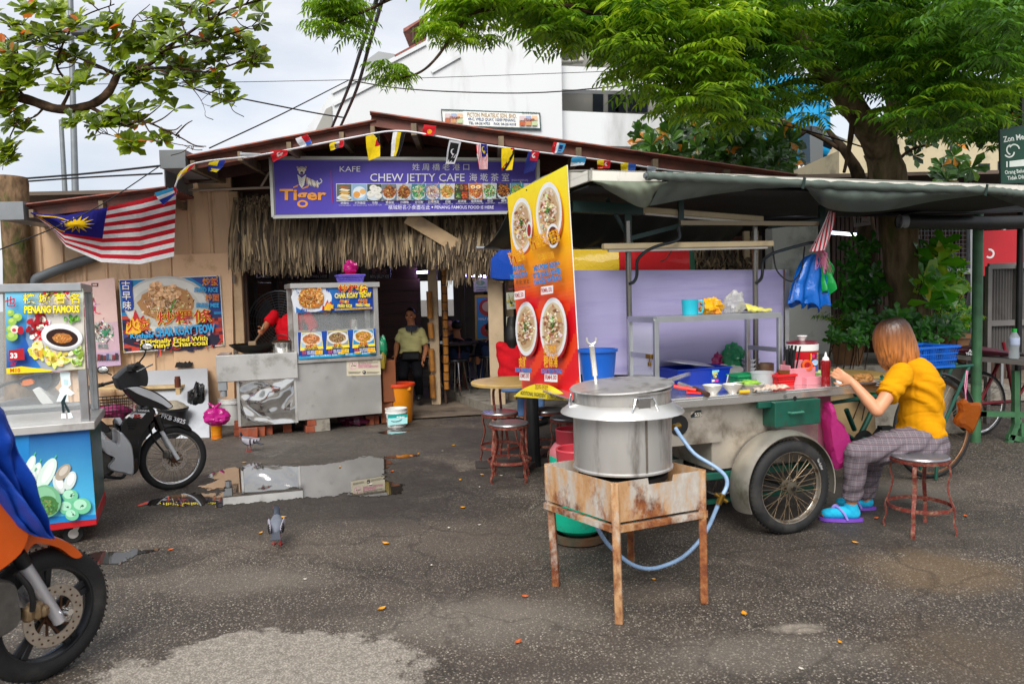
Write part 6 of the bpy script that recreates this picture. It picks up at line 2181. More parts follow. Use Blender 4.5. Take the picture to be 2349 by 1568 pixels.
# second motorcycle seen through the cart's glass
p2=P(180,760,6.3)
m2=thing('motorcycle','grey seated motorcycle with white shield and orange indicator seen through the fruit cart glass','motorcycle',(p2 .x,p2 .y,0))
S2=Side(0,1080,.6829,p2,12,m2)
S2 .slab('seat',[(20,770),(140,750),(260,775),(400,785),(500,790),(500,830),(300,830),(60,850)],-.12,.12,mat('grey_vinyl_seat','#3f4248',.45,0,.1,8))
S2 .slab('leg_shield',[(225,690),(270,680),(345,760),(345,790),(285,775)],-.13,.13,mat('white_fairing','#c9cbc9',.3,0,.05,6,coat=.3))
S2 .slab('head_cowl',[(110,650),(180,612),(300,600),(330,640),(300,690),(220,700)],-.1,.1,mat('blue_black_cowl','#1c2a3c',.3))
S2 .slab('headlight',[(255,605),(325,600),(338,640),(290,655),(258,640)],-.06,.115,mat('dark_lens','#3a4048',.15,.5))
S2 .slab('indicator',[(150,640),(215,630),(235,655),(170,668)],.08,.13,mat('orange_lens','#d06a1a',.25))
S2 .tube('handlebar',[(70,665,.25),(130,640,.18),(220,640,0),(300,620,-.25)],.014,BLACKP,sub=3)
S2 .slab('body_panel',[(60,850),(350,830),(520,850),(480,960),(200,980),(80,930)],-.12,.12,GLOSSK)
for x in(60,520):wheel(m2,V(S2 .at(x,990).x,S2 .at(x,990).y,.26),S2 .n,.26,.034,0,MATK,5,knob=False)
# motorcycle at the lower left: cast wheel, orange fender, blue cover
g3=G(104,1553)
m3=thing('motorcycle','orange motorcycle with a black cast wheel and drilled brake disc, partly covered in blue','motorcycle',g3)
S3=Side(0,1900,.5316,g3,64,m3)
wc=S3 .at(335,1035)
r3=wc.z
GREYRIM=mat('grey_cast_rim','#2c2d30',.38,.5,.12,10)
wh=wheel(m3,wc,S3 .n,r3,.047,0,GREYRIM,5,hub=.04)
disc_brake(m3,wc+S3 .n*.06,S3 .n,r3*.46)
OR_=mat('orange_fairing','#d4570a',.25,0,.05,6,coat=.5)
S3 .slab('front_fender',[(-60,330),(0,330),(150,372),(400,470),(500,530),(548,585),(520,612),(470,600),(380,535),(270,500),(180,492),(130,530),(90,580),(20,608),(-60,600)],-.075,.075,OR_)
for k in(-.085,.085):
 fk=S3 .tube('fork',[(62,620),(350,1070)],.024,mat('silver_fork','#c4c3c8',.3,.5,.05,8),k)
 S3 .tube('fork_collar',[(30,570),(85,655)],.029,BLACKPAINT,k,par=fk)
b=MB();b.box(S3 .at(150,985,.095),(.06,.045,.07),None,.012);b.box(S3 .at(200,985,.105),(.04,.04,.045),None,.01);b.box(S3 .at(95,1010,.1),(.04,.04,.06),None,.01)
b.build('brake_caliper',mat('bronze_caliper','#8a7355',.4,.6,.2,20),m3)
S3 .tube('brake_hose',[(-20,700,.12),(60,800,.13),(95,900,.13),(100,980,.12)],.011,BLACKP,sub=5)
S3 .tube('axle_nut',[(385,990,.09),(385,990,.125)],.013,CHROME)
S3 .slab('engine',[(-400,800),(-60,760),(10,900),(0,1100),(-300,1200)],-.12,.12,mat('cast_grey','#5f5c58'))
S3 .slab('body_panel',[(-420,150),(-100,120),(40,250),(60,420),(-40,600),(-300,700)],-.14,.14,OR_)
b=MB()
cov=[(-90,850),(0,940),(22,1000),(48,1075),(82,1150),(120,1234)]
def cv(u_,v_):
 i=min(int(u_*5),4);t=u_*5-i
 x,y=cov[i][0]+(cov[i+1][0]-cov[i][0])*t,cov[i][1]+(cov[i+1][1]-cov[i][1])*t
 x2,y2=-160+255*u_,1040+185*u_+14*math.sin(u_*9)
 X,Y=x+(x2-x)*v_,y+(y2-y)*v_
 return PL(X,Y,S3 .p+S3 .n*.17,S3 .n)+S3 .n*(.035*math.sin(v_*9+u_*3)+.02*math.sin(v_*21-u_*6)+.03*nz((X*.02,Y*.012,1),1.6))
b.sheet(cv,50,50,.004)
b.sheet(lambda u_,v_:cv(u_,0)-S3 .n*(.1*v_+.02*math.sin(u_*12)*v_)+V(0,0,.02*math.sin(v_*PI)),20,8,.004)
tag(b.build('motorcycle_cover',mat('blue_tarpaulin','#0f3f9f',.5,0,.08,8,bump=.3,bs=25),None,loc=g3),'blue waterproof cover draped over the orange motorcycle','cover')
# ------------------------------------------------------------------ hawker cart with canopy
A0=P(1352,393,4.5);A0 .z=0
AU,AN=V(math.cos(R(19)),math.sin(R(19)),0),V(math.sin(R(19)),-math.cos(R(19)),0)
def CP(x,y,out=0.0):
 """pixel on the upright plane parallel to the cart's front, 'out' metres in front of the canopy edge"""
 return PL(x,y,A0+AN*out,AN)
C0=A0+AN*.3
def tt(p):return(Vector(p)-C0).dot(AU)
ZC=.872
cart=thing('hawker_cart','stainless hawker cart with spoked wheels, green drawer and long grey canopy','food cart',C0)
def cb_(nm,x0,x1,y0,y1,z0,z1,m,bev=.004,par=None):
 return hexa(MB(),C0,AU,AN,x0,x1,y0,y1,z0,z1,bev).build(nm,m,par or cart,ang=30)
xR=tt(CP(2052,880,.3))
BODYS=mat('aged_stainless','#b0a89c',.42,.6,.15,3,dirt='#5f5343',dirt_amt=.5,ds=3.5,bump=.05,bs=20)
cb_('counter',-.15,xR,-.78,.0,ZC-.012,ZC,STEEL_SH)
cb_('counter_edge',-.15,xR+.004,-.01,.006,ZC-.058,ZC-.0125,STEEL_SH,.003)
x1,x2=tt(CP(1655,980,.26)),tt(CP(1885,980,.26))
cb_('body',x1-.05,x2,-.68,-.07,.4,ZC-.013,BODYS)
bx=tt(CP(1500,980,.26))
b=MB()
hexa(b,C0,AU,AN,bx-.2,x1+.005,-.6,-.045,.58,ZC-.06)
b.build('burner_box',BODYS,cart,smooth=False)
hc=CP(1558,975,.262)
b=MB();b.tube([hc+AN*-.01,hc+AN*.001],.062,24);b.build('vent_hole',mat('hole_black','#050505',.9),cart)  # black disc stands in for the dark inside of the hole
cb_('end_panel',x2,x2+.13,-.66,-.1,.42,ZC-.06,mat('faded_pink_panel','#8a4f62',.6,.1,.2,4,dirt='#5f4a48',dirt_amt=.4))
cb_('lower_frame',bx-.1,x2+.1,-.66,-.62,.35,.39,DGREEN);cb_('lower_frame',bx-.1,x2+.3,-.1,-.065,.34,.385,DGREEN)
for x in(bx-.05,x2+.2):cb_('leg',x,x+.04,-.3,-.26,.02,.36,DGREEN)
cb_('cross_bar',bx-.05,x2+.2,-.3,-.27,.12,.15,DGREEN)
pk=PrintP(2620,1350,.2895,C0-AN*.0435,AN)
pk.face([(488,1018),(640,998),(645,1085),(496,1105)],'#1d2429');pk.face([(490,1020),(560,1008),(490,1070)],'#b9b2a2');pk.text('555',548,1086,70,'#c9c2b2',.03,95,rot=-.08);pk.text('2',648,1040,40,'#6f685a',0)
pk.build('number_plate',cart)
# drawer
dx0,dx1=tt(CP(1766,945,.3)),tt(CP(1870,945,.3))
dz0,dz1=CP(1815,978,.36).z,CP(1815,918,.36).z
dr_=cb_('drawer',dx0,dx1,-.35,.05,dz0,min(dz1,ZC-.062),DGREEN)
hq=CP(1826,945,.36);hq=C0+AU*tt(hq)+AN*.05+V(0,0,hq.z)
b=MB();b.tube([hq-AU*.05,hq-AU*.045+AN*.025,hq+AU*.045+AN*.025,hq+AU*.05],.007,8);b.build('handle',mat('green_worn_handle','#3f7a66',.45,.2),dr_)
b=MB();b.tube([hq+V(0,0,.085)+AN*.0,hq+V(0,0,.085)+AN*.002],.014,14);b.build('keyhole',mat('hole_black','#050505'),dr_)  # keyhole darkness painted as a flat black disc
cb_('bracket',dx0-.09,dx0+.06,-.02,.012,ZC-.1,ZC-.06,DGREEN)
# wheels and mudguards
g=G(1810,1222)
wo_=(g-C0).dot(AN)
wr_=.29
wc=C0+AU*tt(g)+AN*wo_+V(0,0,wr_)
MUD=mat('dull_aluminium_mudguard','#a8a398',.45,.7,.12,6,dirt='#5f5a4c',dirt_amt=.35)
for o in(0,-.72):
 c=wc+AN*o
 wheel(cart,c,AN,wr_,.042,36,mat('worn_chrome_rim','#b5ada0',.3,.85,.15,20,dirt='#6a4a2c',dirt_amt=.35,ds=14),hub=.04,gauge=.0022)
 b=MB()
 b.sheet(lambda u_,v_:c+AU*(wr_*1.18*math.cos(R(-12+215*u_)))+V(0,0,wr_*1.18*math.sin(R(-12+215*u_)))+AN*(-.15+.185*v_)-(AU*math.cos(R(-12+215*u_))+V(0,0,math.sin(R(-12+215*u_))))*(.02*(2*v_-1)**2),40,8,.006)
 b.build('mudguard',MUD,cart,ang=60)
pk=PrintP(3100,1000,.7656,wc+AN*.0405,AN);pk.text('Vee Rubber',217,1092,20,'#a9a9a6',.02,62,rot=1.15);pk.build('lettering',cart)
b=MB();b.tube([wc+AN*.05,wc-AN*.8],.012,10);b.build('axle',BLACKPAINT,cart)
# posts, hooks, back board, shelf
zTop=2.2
def pst(px,out,z0,z1,r,m,nm='post'):
 p=CP(px[0],px[1],out)
 b=MB();b.tube([V(p.x,p.y,z0),V(p.x,p.y,z1)],r,14);b.build(nm,m,cart)
 return p
PST=mat('streaked_post_steel','#77746e',.25,.85,.3,6,stretch=(6,6,.3))
p1=pst((1443,700),-.35,ZC,1.98,.019,PST);p2=pst((1733,700),-.35,ZC,1.98,.019,PST)
HK=mat('black_enamel_tube','#12181c',.35,.3,.1,10)
for hk in([(1443,650),(1454,646),(1461,630),(1462,598),(1480,578),(1509,564),(1556,549),(1556,520)],[(1733,650),(1745,640),(1749,625),(1750,600),(1765,585),(1790,575),(1853,558),(1870,556)]):
 b=MB();b.tube(smooth_path([CP(x,y,-.33+.1*min(i,4)/4)for i,(x,y)in enumerate(hk)],5),.011,8);b.build('hook',HK,cart)
LAV=mat('lavender_plastic_sheet','#9590b4',.35,0,.06,3,stretch=(.4,.4,5),spec=.4,dirt='#7f78a6',dirt_amt=.3,ds=1.6)
b=MB();b.slab([CP(1300,858,-.5),CP(1796,862,-.5),CP(1796,618,-.5),CP(1300,620,-.5)],-AN*.012);b.build('back_board',LAV,cart,smooth=False)
b=MB();b.bar(CP(1804,870,-.5),CP(1804,618,-.5),.03,.03);b.build('board_edge',ALU,cart,smooth=False)
# --- canopy
def CZ(x,y):return CP(x,y,0)
vt=[(1352,389),(1700,400),(2000,416),(2349,424),(2520,430)]
vbm=[(1352,414),(1700,420),(2000,432),(2349,438),(2520,444)]
VAL=mat('streaked_white_fascia','#d2cfc4',.6,0,.1,3,dirt='#6a665b',dirt_amt=.3,ds=5,stretch=(1,1,.4))
can=thing('canopy','long white edged canopy with rolled grey tarpaulin over the hawker cart','canopy',CP(1900,410))
b=MB()
for i in range(len(vt)-1):b.slab([CZ(*vbm[i]),CZ(*vbm[i+1]),CZ(*vt[i+1]),CZ(*vt[i])],-AN*.025)
eL=CZ(*vt[0]);eB=CZ(*vbm[0])
DC=1.5
b.slab([eB,eL,eL-AN*DC,eB-AN*DC],AU*.02)
b.build('fascia',VAL,can,smooth=False)
roofm=mat('weathered_canopy_top','#8f8d84',.7,0,.15,4,dirt='#4f4c42',dirt_amt=.4)
b=MB()
eR=CZ(*vt[-1])
b.sheet(lambda u_,v_:eL.lerp(eR,u_)-AN*(DC*v_)+V(0,0,-.006+.08*math.sin(PI*v_)),24,16,.012)
b.build('top_sheet',roofm,can)
b=MB()
b.slab([eB-AN*DC*i/8+V(0,0,.0 if i in(0,8)else .09*math.sin(PI*i/8))+V(0,0,.045)for i in range(9)],AU*.012)
b.build('end_arch',VAL,can,smooth=False)
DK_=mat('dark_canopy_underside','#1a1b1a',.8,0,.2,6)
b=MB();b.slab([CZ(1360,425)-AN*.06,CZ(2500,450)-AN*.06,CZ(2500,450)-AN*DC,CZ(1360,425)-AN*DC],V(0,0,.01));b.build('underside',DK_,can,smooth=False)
TARP=mat('grey_green_tarpaulin','#525d56',.5,0,.1,5,bump=.1,bs=12,dirt='#3a3f3a',dirt_amt=.3)
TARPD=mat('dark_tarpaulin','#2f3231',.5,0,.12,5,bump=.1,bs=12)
b=MB()
rl_=[(1483,403),(1600,408),(1843,421),(2050,430),(2267,437),(2349,445),(2500,455)]
q=smooth_path([CP(x,y,.055)for x,y in rl_],14)
b.tube(q,[.026+.007*nz(p,14)+.004*math.sin(i*1.9)for i,p in enumerate(q)],10)
b.build('tarp_roll',TARP,can)
b=MB();b.tube([CP(1484,403,.055)-AU*.0,CP(1484,403,.055)+AU*.1],.012,10);b.tube([CP(1478,403,.055),CP(1483,403,.055)],.017,10);b.build('roll_pipe',mat('grey_pipe','#5d6266'),can)
def flap(top,bot,m,bulge=.06,nm='tarp_flap'):
 T_,B_=smooth_path([V(x,y,0)for x,y in top],8),smooth_path([V(x,y,0)for x,y in bot],8)
 def s_(L_,u_):
  k=u_*(len(L_)-1);i=min(int(k),len(L_)-2)
  return L_[i].lerp(L_[i+1],k-i)
 b=MB()
 b.sheet(lambda u_,v_:CP(*(s_(T_,u_).lerp(s_(B_,u_),v_))[:2],.04-.14*v_+bulge*math.sin(PI*v_)+.012*math.sin(u_*40)*v_),44,10,.003)
 b.build(nm,m,can)
flap([(1359,414),(1400,415),(1450,416),(1490,416),(1532,417)],[(1360,416),(1415,448),(1474,476),(1505,452),(1532,419)],mat('pale_olive_tarpaulin','#6f7765',.5,0,.1,8,dirt='#57604f',dirt_amt=.3))
flap([(1520,412),(1650,416),(1750,420),(1845,424)],[(1490,472),(1600,452),(1700,438),(1846,430)],TARP,.02)
flap([(1845,424),(1950,430),(2100,436),(2265,441)],[(1846,430),(1900,478),(2015,484),(2150,460),(2265,446)],TARP)
flap([(2265,441),(2349,447),(2450,452),(2500,456)],[(2265,446),(2330,470),(2420,500),(2500,530)],TARPD)
b=MB()
for x,y in((1843,421),(2262,437)):b.bar(CP(x+3,y-14,.09),CP(x-2,y+12,.09),.02,.006,up=AN)
b.build('strap',mat('dark_green_strap','#10261f',.7),can,smooth=False)
# back awning sloping down on the far side
b=MB()
bl=P(1108,569,6.25)
o_=(bl-A0).dot(AN)
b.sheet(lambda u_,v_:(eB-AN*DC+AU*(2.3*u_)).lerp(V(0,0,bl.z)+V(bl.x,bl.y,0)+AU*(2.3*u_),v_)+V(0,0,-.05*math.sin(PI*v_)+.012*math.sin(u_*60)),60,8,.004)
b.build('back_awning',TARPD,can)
b=MB();b.tube([bl-AU*.06,bl+AU*2.3],.014,8);b.build('awning_pipe',ALU,can)
# frame and battens below
GRF=mat('dark_green_frame','#12302b',.5,.1,.15,10)
for a_,c_,wd in(((1440,470),(1440,562),.045),((1562,455),(1562,520),.035),((1440,548),(1560,517),.03),((1310,474),(1470,482),.07),((1560,515),(1880,512),.02),((1765,520),(1890,505),.03),((1885,470),(1885,560),.04),((1392,455),(1450,560),.02)):
 b=MB();b.bar(CP(*a_,-.38),CP(*c_,-.38),wd,wd);b.build('frame_bar',GRF,can,smooth=False)
CRM=mat('yellowed_batten','#a99877',.5,0,.1,6,dirt='#77684a',dirt_amt=.3)
for a_,c_,h_,out,lab in(((1383,566),(1771,559),.04,-.3,'long cream lamp batten low under the canopy'),((1466,481),(1748,503),.042,-.42,'slanting cream lamp batten high under the canopy')):
 t_=thing('lamp_batten',lab,'lamp',CP(*a_,out))
 b=MB();b.bar(CP(*a_,out),CP(*c_,out),.05,h_,bev=.006);b.build('housing',CRM,t_)
 b=MB();b.tube([CP(a_[0]+12,a_[1]+8,out),CP(c_[0]-12,c_[1]+8,out)],.012,10);b.build('tube_lamp',mat('unlit_tube','#c9c7bf',.3),t_)
b=MB();b.bar(CP(1560,511,-.25),CP(1876,513,-.25),.02,.03);tag(b.build('trim_rail',mat('brown_steel','#6b5f4a',.35,.5),can,smooth=False),None)
b=MB();b.tube(catenary(CP(1552,545,-.3),CP(1515,600,-.3),.04),.004,6);b.tube(smooth_path([CP(1772,565,-.3),CP(1782,620,-.3),CP(1815,645,-.3),CP(1838,620,-.3),CP(1846,565,-.28)],6),.006,6);solo(b,'power_cable',BLACKP,'loose black cable looping below the cart lamps','cable')
# --- banner on the cart's left end
ban=thing('menu_banner','tall yellow to red menu banner with four soup bowls on the cart end','banner',A0-AN*.9)
pk=PrintP(1950,650,.542,A0-AU*.02,-AU)
E4=[(146,250),(586,18),(680,1640),(248,1650)]
bq=[(146,250),(586,18),(690,1752),(262,1712)]
pk.board(bq,.006).build('board',WHITEP,ban,smooth=False)
def mixc(a,b,t):return tuple(C(a)[i]+(C(b)[i]-C(a)[i])*t for i in range(3))
def bcol(u_,v_):
 k=v_+(.1*(.5-u_))
 if k<.22:return mixc('#f4e01e','#f6c414',k/.22)
 if k<.45:return mixc('#f6c414','#f2851a',(k-.22)/.23)
 if k<.55:return mixc('#f2851a','#dd2a1a',(k-.45)/.1)
 return C('#d8121f')if(u_*3+v_*7)%1.4<.9 else C('#e8401c')
quadfill(pk,bq,bcol,44,60)
for x,y,rx,ry,g_ in((255,465,78,205,1),(465,375,96,230,1),(305,1225,80,200,1),(517,1220,100,225,1)):
 pk.ell(x+8,y+8,rx,ry,'#c9651a' if y<700 else '#a0101a',a0=-.05)
 plate(pk,x,y,rx,ry,['#d9b58a','#c48f60','#efe0c4','#b9764a','#e9d2a8','#8a5a35','#f3ead6'],170,'#e6e8ea','#d3c3a0',.78,'chunk',0,True)
pk.ell(345,500,20,65,'#d9e4e0');pk.ell(345,500,14,45,'#a0201a');pk.ell(525,540,48,90,'#e6e8ea');pk.ell(525,540,36,68,'#5a2a14');pk.food(525,540,28,50,['#c98a4a','#7a3f1a','#d8a86a'],24,.3)
T=pk.text
YE,RD,BL='#f4d61e','#e0641a','#1d8fd8'
def two(t_,x,y,sz,wd,**k):T(t_,x,y,sz,'#f2b81e',.02,wd,'#c8381a',.045,**k)
two('豬什面湯',212,745,100,118,rot=-.3);two('豬什湯+苦瓜+紫菜湯',368,640,105,232,rot=-.3);two('芋頭飯/白飯',425,725,62,125,rot=-.2)
for t_,x,y,wd in(('MIX PORK',236,805,90),('NOODLE SOUP',218,862,128),('MIX PORK SOUP +',395,800,200),('BITTER GOURD + SEAWEED',392,855,212),('YAM RICE / WHITE RICE',396,905,210)):T(t_,x,y,52,BL,.035,wd,'#1a3f9a',.03,rot=-.2)
T('猪 肺 , 粉 肠 , 猪 肚',208,905,34,'#5a2a10',0,155,rot=-.12);T('Koay Teow / Bee Hoon / Mee',206,938,20,'#8a3a5a',0,165,rot=-.12)
for x,y,wd,t_ in((250,1012,78,'RM5.50'),(452,975,92,'RM6.00'),(290,1600,78,'RM5.00'),(480,1610,98,'RM4.00')):
 pk.face([(x,y-58),(x+wd,y-72 if y<1100 else y-52),(x+wd,y-14 if y<1100 else y+5),(x,y)],'#eeecec');T(t_,x+7,y-16,48,'#b3122a',.015,wd-14,rot=-.12 if y<1100 else .04)
two('肉粥',292,1510,95,54,rot=-.05);two('西刀魚丸',478,1400,70,96,rot=-.02);two('粿條湯',480,1500,100,104,rot=-.02)
T('PORK PORRIDGE',264,1540,44,BL,.03,122,'#1a3f9a',.03,rot=.03);T('KOAY TEOW TH\'NG',462,1548,46,BL,.03,158,'#1a3f9a',.03,rot=.03)
pk.face([(255,1712)]+[(255+430*i/20,1722+30*i/20-110*math.sin(PI*(i/20))**.8)for i in range(21)]+[(688,1750)],'#f4dc1e')
T('加料另計',415,1664,46,'#a03a1a',.01,100,rot=.06);T('ADDITIONAL INGREDIENT EXTRA CHARGES',305,1706,42,'#2a2a2a',.015,330,rot=.12)
for x,y in((196,266),(356,205),(542,77)):pk.ell(x,y,5,7,'#3a332a')
pk.build('printed_face',ban)
# --- aluminium display shelf on the counter
shf=thing('display_shelf','aluminium framed glass sided shelf standing on the cart counter','shelf',CP(1640,880,.05))
def leg(px,out,z0=ZC):
 p=CP(*px,out);b=MB();b.box(V(p.x,p.y,(z0+zS)/2),(.03,.03,zS-z0),Matrix.Rotation(R(19),3,'Z'),.003);b.build('leg',ALU,shf,ang=30);return V(p.x,p.y,0)
zS=CP(1650,728,.02).z
l1,l2=leg((1505,800),.02),leg((1788,800),.02)
dd=-AN*.34
b=MB()
for q_ in(l1+dd,l2+dd):b.box(V(q_.x,q_.y,(ZC+zS)/2),(.03,.03,zS-ZC),Matrix.Rotation(R(19),3,'Z'),.003)
b.build('back_leg',ALU,shf,ang=30)
b=MB();Z3=V(0,0,zS)
for a_,c_ in((l1,l2),(l1+dd,l2+dd),(l1,l1+dd),(l2,l2+dd)):b.bar(a_+Z3-AU*.0,c_+Z3,.031,.034)
b.build('top_frame',ALU,shf,smooth=False)
b=MB();b.slab([l1+Z3,l2+Z3,l2+dd+Z3,l1+dd+Z3],V(0,0,.019));b.build('top_sheet',ALU,shf,smooth=False)
b=MB();b.slab([l1+V(0,0,ZC),l1+dd+V(0,0,ZC),l1+dd+Z3,l1+Z3],AU*.004);b.build('glass_side',glass('clear_pane'),shf,smooth=False)
b=MB();zm=V(0,0,1.1);b.bar(l1+zm,l1+dd+zm,.012,.03);b.build('side_rail',ALU,shf,smooth=False);b=MB();b.bar(l2+zm,l2+dd+zm,.02,.03);b.build('side_rail',ALU,shf,smooth=False)
lk=l1+zm-AN*.06-AU*.014
b=MB();b.box(lk,(.02,.07,.03),Matrix.Rotation(R(19),3,'Z'),.003);b.build('hasp',mat('brass','#8a6a2a',.35,.9,.1,10),shf)
b=MB();b.box(lk+V(0,0,-.05),(.014,.03,.028),Matrix.Rotation(R(19),3,'Z'),.004);b.tube([lk+V(0,-.01,-.036),lk+V(0,-.01,-.01),lk+V(0,.01,-.01),lk+V(0,.01,-.036)],.003,6);solo(b,'padlock',mat('brass','#8a6a2a'),'small brass padlock hanging on the shelf hasp','padlock')
# --- rusty stand, pot, gas cylinders, hose
def rust_mat():
 m,t,b_=nmat('flaking_rusty_paint')
 N,K=t.nodes.new,t.links.new
 co=N('ShaderNodeTexCoord')
 def noise(s_,d_=6,r_=.65,st=(1,1,1)):
  mp_=N('ShaderNodeMapping');mp_.inputs['Scale'].default_value=st;K(co.outputs['Object'],mp_.inputs['Vector'])
  n_=N('ShaderNodeTexNoise');n_.inputs['Scale'].default_value=s_;n_.inputs['Detail'].default_value=d_;n_.inputs['Roughness'].default_value=r_;K(mp_.outputs[0],n_.inputs['Vector']);return n_.outputs['Fac']
 def rmp(f,st):
  r_=N('ShaderNodeValToRGB');e=r_.color_ramp.elements
  for i,(p,c)in enumerate(st):
   if i>1:e.new(p)
   e[i].position=p;e[i].color=(*C(c),1)
  K(f,r_.inputs['Fac']);return r_.outputs['Color']
 def mixn(f,a,c):
  x=N('ShaderNodeMix');x.data_type='RGBA';K(f,x.inputs['Factor']);K(a,x.inputs[6]);K(c,x.inputs[7]);return x.outputs[2]
 paint=rmp(noise(6,7,.7,(1,1,.35)),[(.3,'#8f6238'),(.46,'#b08a62'),(.56,'#a8a096'),(.7,'#c2beb6')])
 rust=rmp(noise(9,9,.7),[(.3,'#33190f'),(.45,'#6a3516'),(.56,'#8a5228'),(.7,'#a8845a')])
 sx_=N('ShaderNodeSeparateXYZ');K(co.outputs['Object'],sx_.inputs[0])
 lo=N('ShaderNodeMapRange');lo.inputs['From Min'].default_value=.72;lo.inputs['From Max'].default_value=.35;lo.inputs['To Min'].default_value=-.05;lo.inputs['To Max'].default_value=.16
 K(sx_.outputs['Z'],lo.inputs['Value'])
 ad=N('ShaderNodeMath');ad.operation='ADD';K(noise(4.5,10,.72,(1,1,.6)),ad.inputs[0]);K(lo.outputs[0],ad.inputs[1])
 mk=N('ShaderNodeMapRange');mk.inputs['From Min'].default_value=.555;mk.inputs['From Max'].default_value=.66;K(ad.outputs[0],mk.inputs['Value'])
 col=mixn(mk.outputs[0],paint,rust)
 K(col,b_.inputs['Base Color']);b_.inputs['Roughness'].default_value=.75;b_.inputs['Metallic'].default_value=.05
 bp=N('ShaderNodeBump');bp.inputs['Strength'].default_value=.5;bp.inputs['Distance'].default_value=.006;K(noise(30,6),bp.inputs['Height']);K(bp.outputs[0],b_.inputs['Normal'])
 return m
RUST=rust_mat()
ft={k:G(*v)for k,v in dict(F=(1420,1432),L=(1271,1342),R_=(1622,1382),B=(1448,1288)).items()}
zt_,zs_=.645,.46
tp={k:G(x,y,zt_)for k,(x,y)in dict(F=(1409,1107),L=(1250,1063),R_=(1618,1077)).items()}
tp['B']=tp['L']+tp['R_']-tp['F']
sta=thing('pot_stand','rusty square angle iron stand with flaking white paint under the big pot','stand',sum((ft[k]for k in ft),V(0,0,0))/4)
cen=sum((tp[k]for k in tp),V(0,0,0))/4
for k in ft:
 b=MB();d_=(cen-tp[k]);d_.z=0;d_.normalize()
 b.bar(ft[k]+d_*.012,V(tp[k].x,tp[k].y,zt_-.005)+d_*.018,.036,.036,up=d_,bev=.003);b.build('leg',RUST,sta,ang=30)
for a_,c_ in(('L','F'),('F','R_'),('R_','B'),('B','L')):
 p,q=tp[a_],tp[c_]
 b=MB();nn=(q-p).cross(V(0,0,1)).normalized()
 if nn.dot(cen-p)>0:nn=-nn
 pr=[(0,0),(.35,0),(.36,-.03),(.62,-.03),(.63,0),(1,0)]if a_=='F' else[(0,0),(1,0)]
 top=[p.lerp(q,t)+V(0,0,zt_-p.z+dz)for t,dz in pr]
 b.slab([V(p.x,p.y,zs_),V(q.x,q.y,zs_)]+top[::-1],nn*.004)
 b.build('skirt',RUST,sta,smooth=False)
 b=MB();b.bar(V(p.x,p.y,zs_-.03),V(q.x,q.y,zs_-.03),.03,.028);b.build('rail',RUST,sta,smooth=False)
pc_=V(cen.x,cen.y,0)
b=MB();b.lathe([(.13,.585),(.22,.6),(.22,.625),(.13,.63)],pc_,32,closed=True);b.build('burner_ring',mat('soot_iron','#1f1b18',.7,.3,.2,20),sta)
pot=thing('stock_pot','large stainless stock pot with a flared collar and half open lid','pot',pc_+V(0,0,.63))
POTM=mat('worn_pot_steel','#c6c3be',.36,.7,.1,3,dirt='#6f6860',dirt_amt=.35,ds=4,stretch=(2,2,.4),bump=.03,bs=12)
RP,zr=.24,.645
b=MB();b.lathe([(0,zr),(RP-.01,zr),(RP+.006,zr+.006),(RP+.006,zr+.014),(RP,zr+.02),(RP,zr+.3)],pc_,64);b.build('pot_body',POTM,pot)
b=MB();b.lathe([(RP+.002,zr+.33),(RP+.06,zr+.285),(RP+.062,zr+.279),(RP-.002,zr+.3),(RP-.001,zr+.315)],pc_,64,closed=True);b.build('collar',STEEL,pot)
b=MB();b.lathe([(RP-.004,zr+.3),(RP-.004,zr+.383),(RP+.004,zr+.386),(RP+.004,zr+.394),(RP-.012,zr+.394),(RP-.012,zr+.3)],pc_,64,closed=True);b.build('upper_ring',POTM,pot)
b=MB();b.lathe([(0,zr+.438),(.05,zr+.438),(.19,zr+.434),(RP+.01,zr+.43),(RP+.016,zr+.424),(RP+.01,zr+.42),(.1,zr+.426),(0,zr+.428)],V(0,0,0),64)
rt_=Matrix.Translation(pc_+V(0,0,zr+.405))@Matrix.Rotation(R(-3.2),4,'Y')@Matrix.Rotation(R(2),4,'X')@Matrix.Translation(V(0,0,-zr-.425))
b.v=[rt_@Vector(p)for p in b.v]
b.build('lid',POTM,pot)
sa=math.atan2(-1,.16)
sp_=pc_+V(math.cos(sa),math.sin(sa),0)*RP
b=MB();b.bar(pc_+V(.35,-1,0).normalized()*RP+V(0,0,zr+.02),pc_+V(.35,-1,0).normalized()*RP+V(0,0,zr+.295),.01,.006,up=V(.35,-1,0));b.build('weld_seam',mat('weld_seam','#7f776c',.5,.8,.2,30),pot)
for dx,dy in((.3,-1),(-1,.1)):
 d_=V(dx,dy,0).normalized();t_=V(-d_.y,d_.x,0);o=pc_+d_*(RP+.006)+V(0,0,zr+.37)
 b=MB();b.tube(smooth_path([o-t_*.045,o-t_*.052+V(0,0,-.02)+d_*.006,o-t_*.06+V(0,0,-.075)+d_*.014,o+t_*.06+V(0,0,-.075)+d_*.014,o+t_*.052+V(0,0,-.02)+d_*.006,o+t_*.045],4)+[o-t_*.045],.005,8);b.box(o+V(0,0,-.02),(.06,.06,.004),Matrix((t_,V(0,0,1),d_)).transposed());b.build('handle',CHROME,pot)
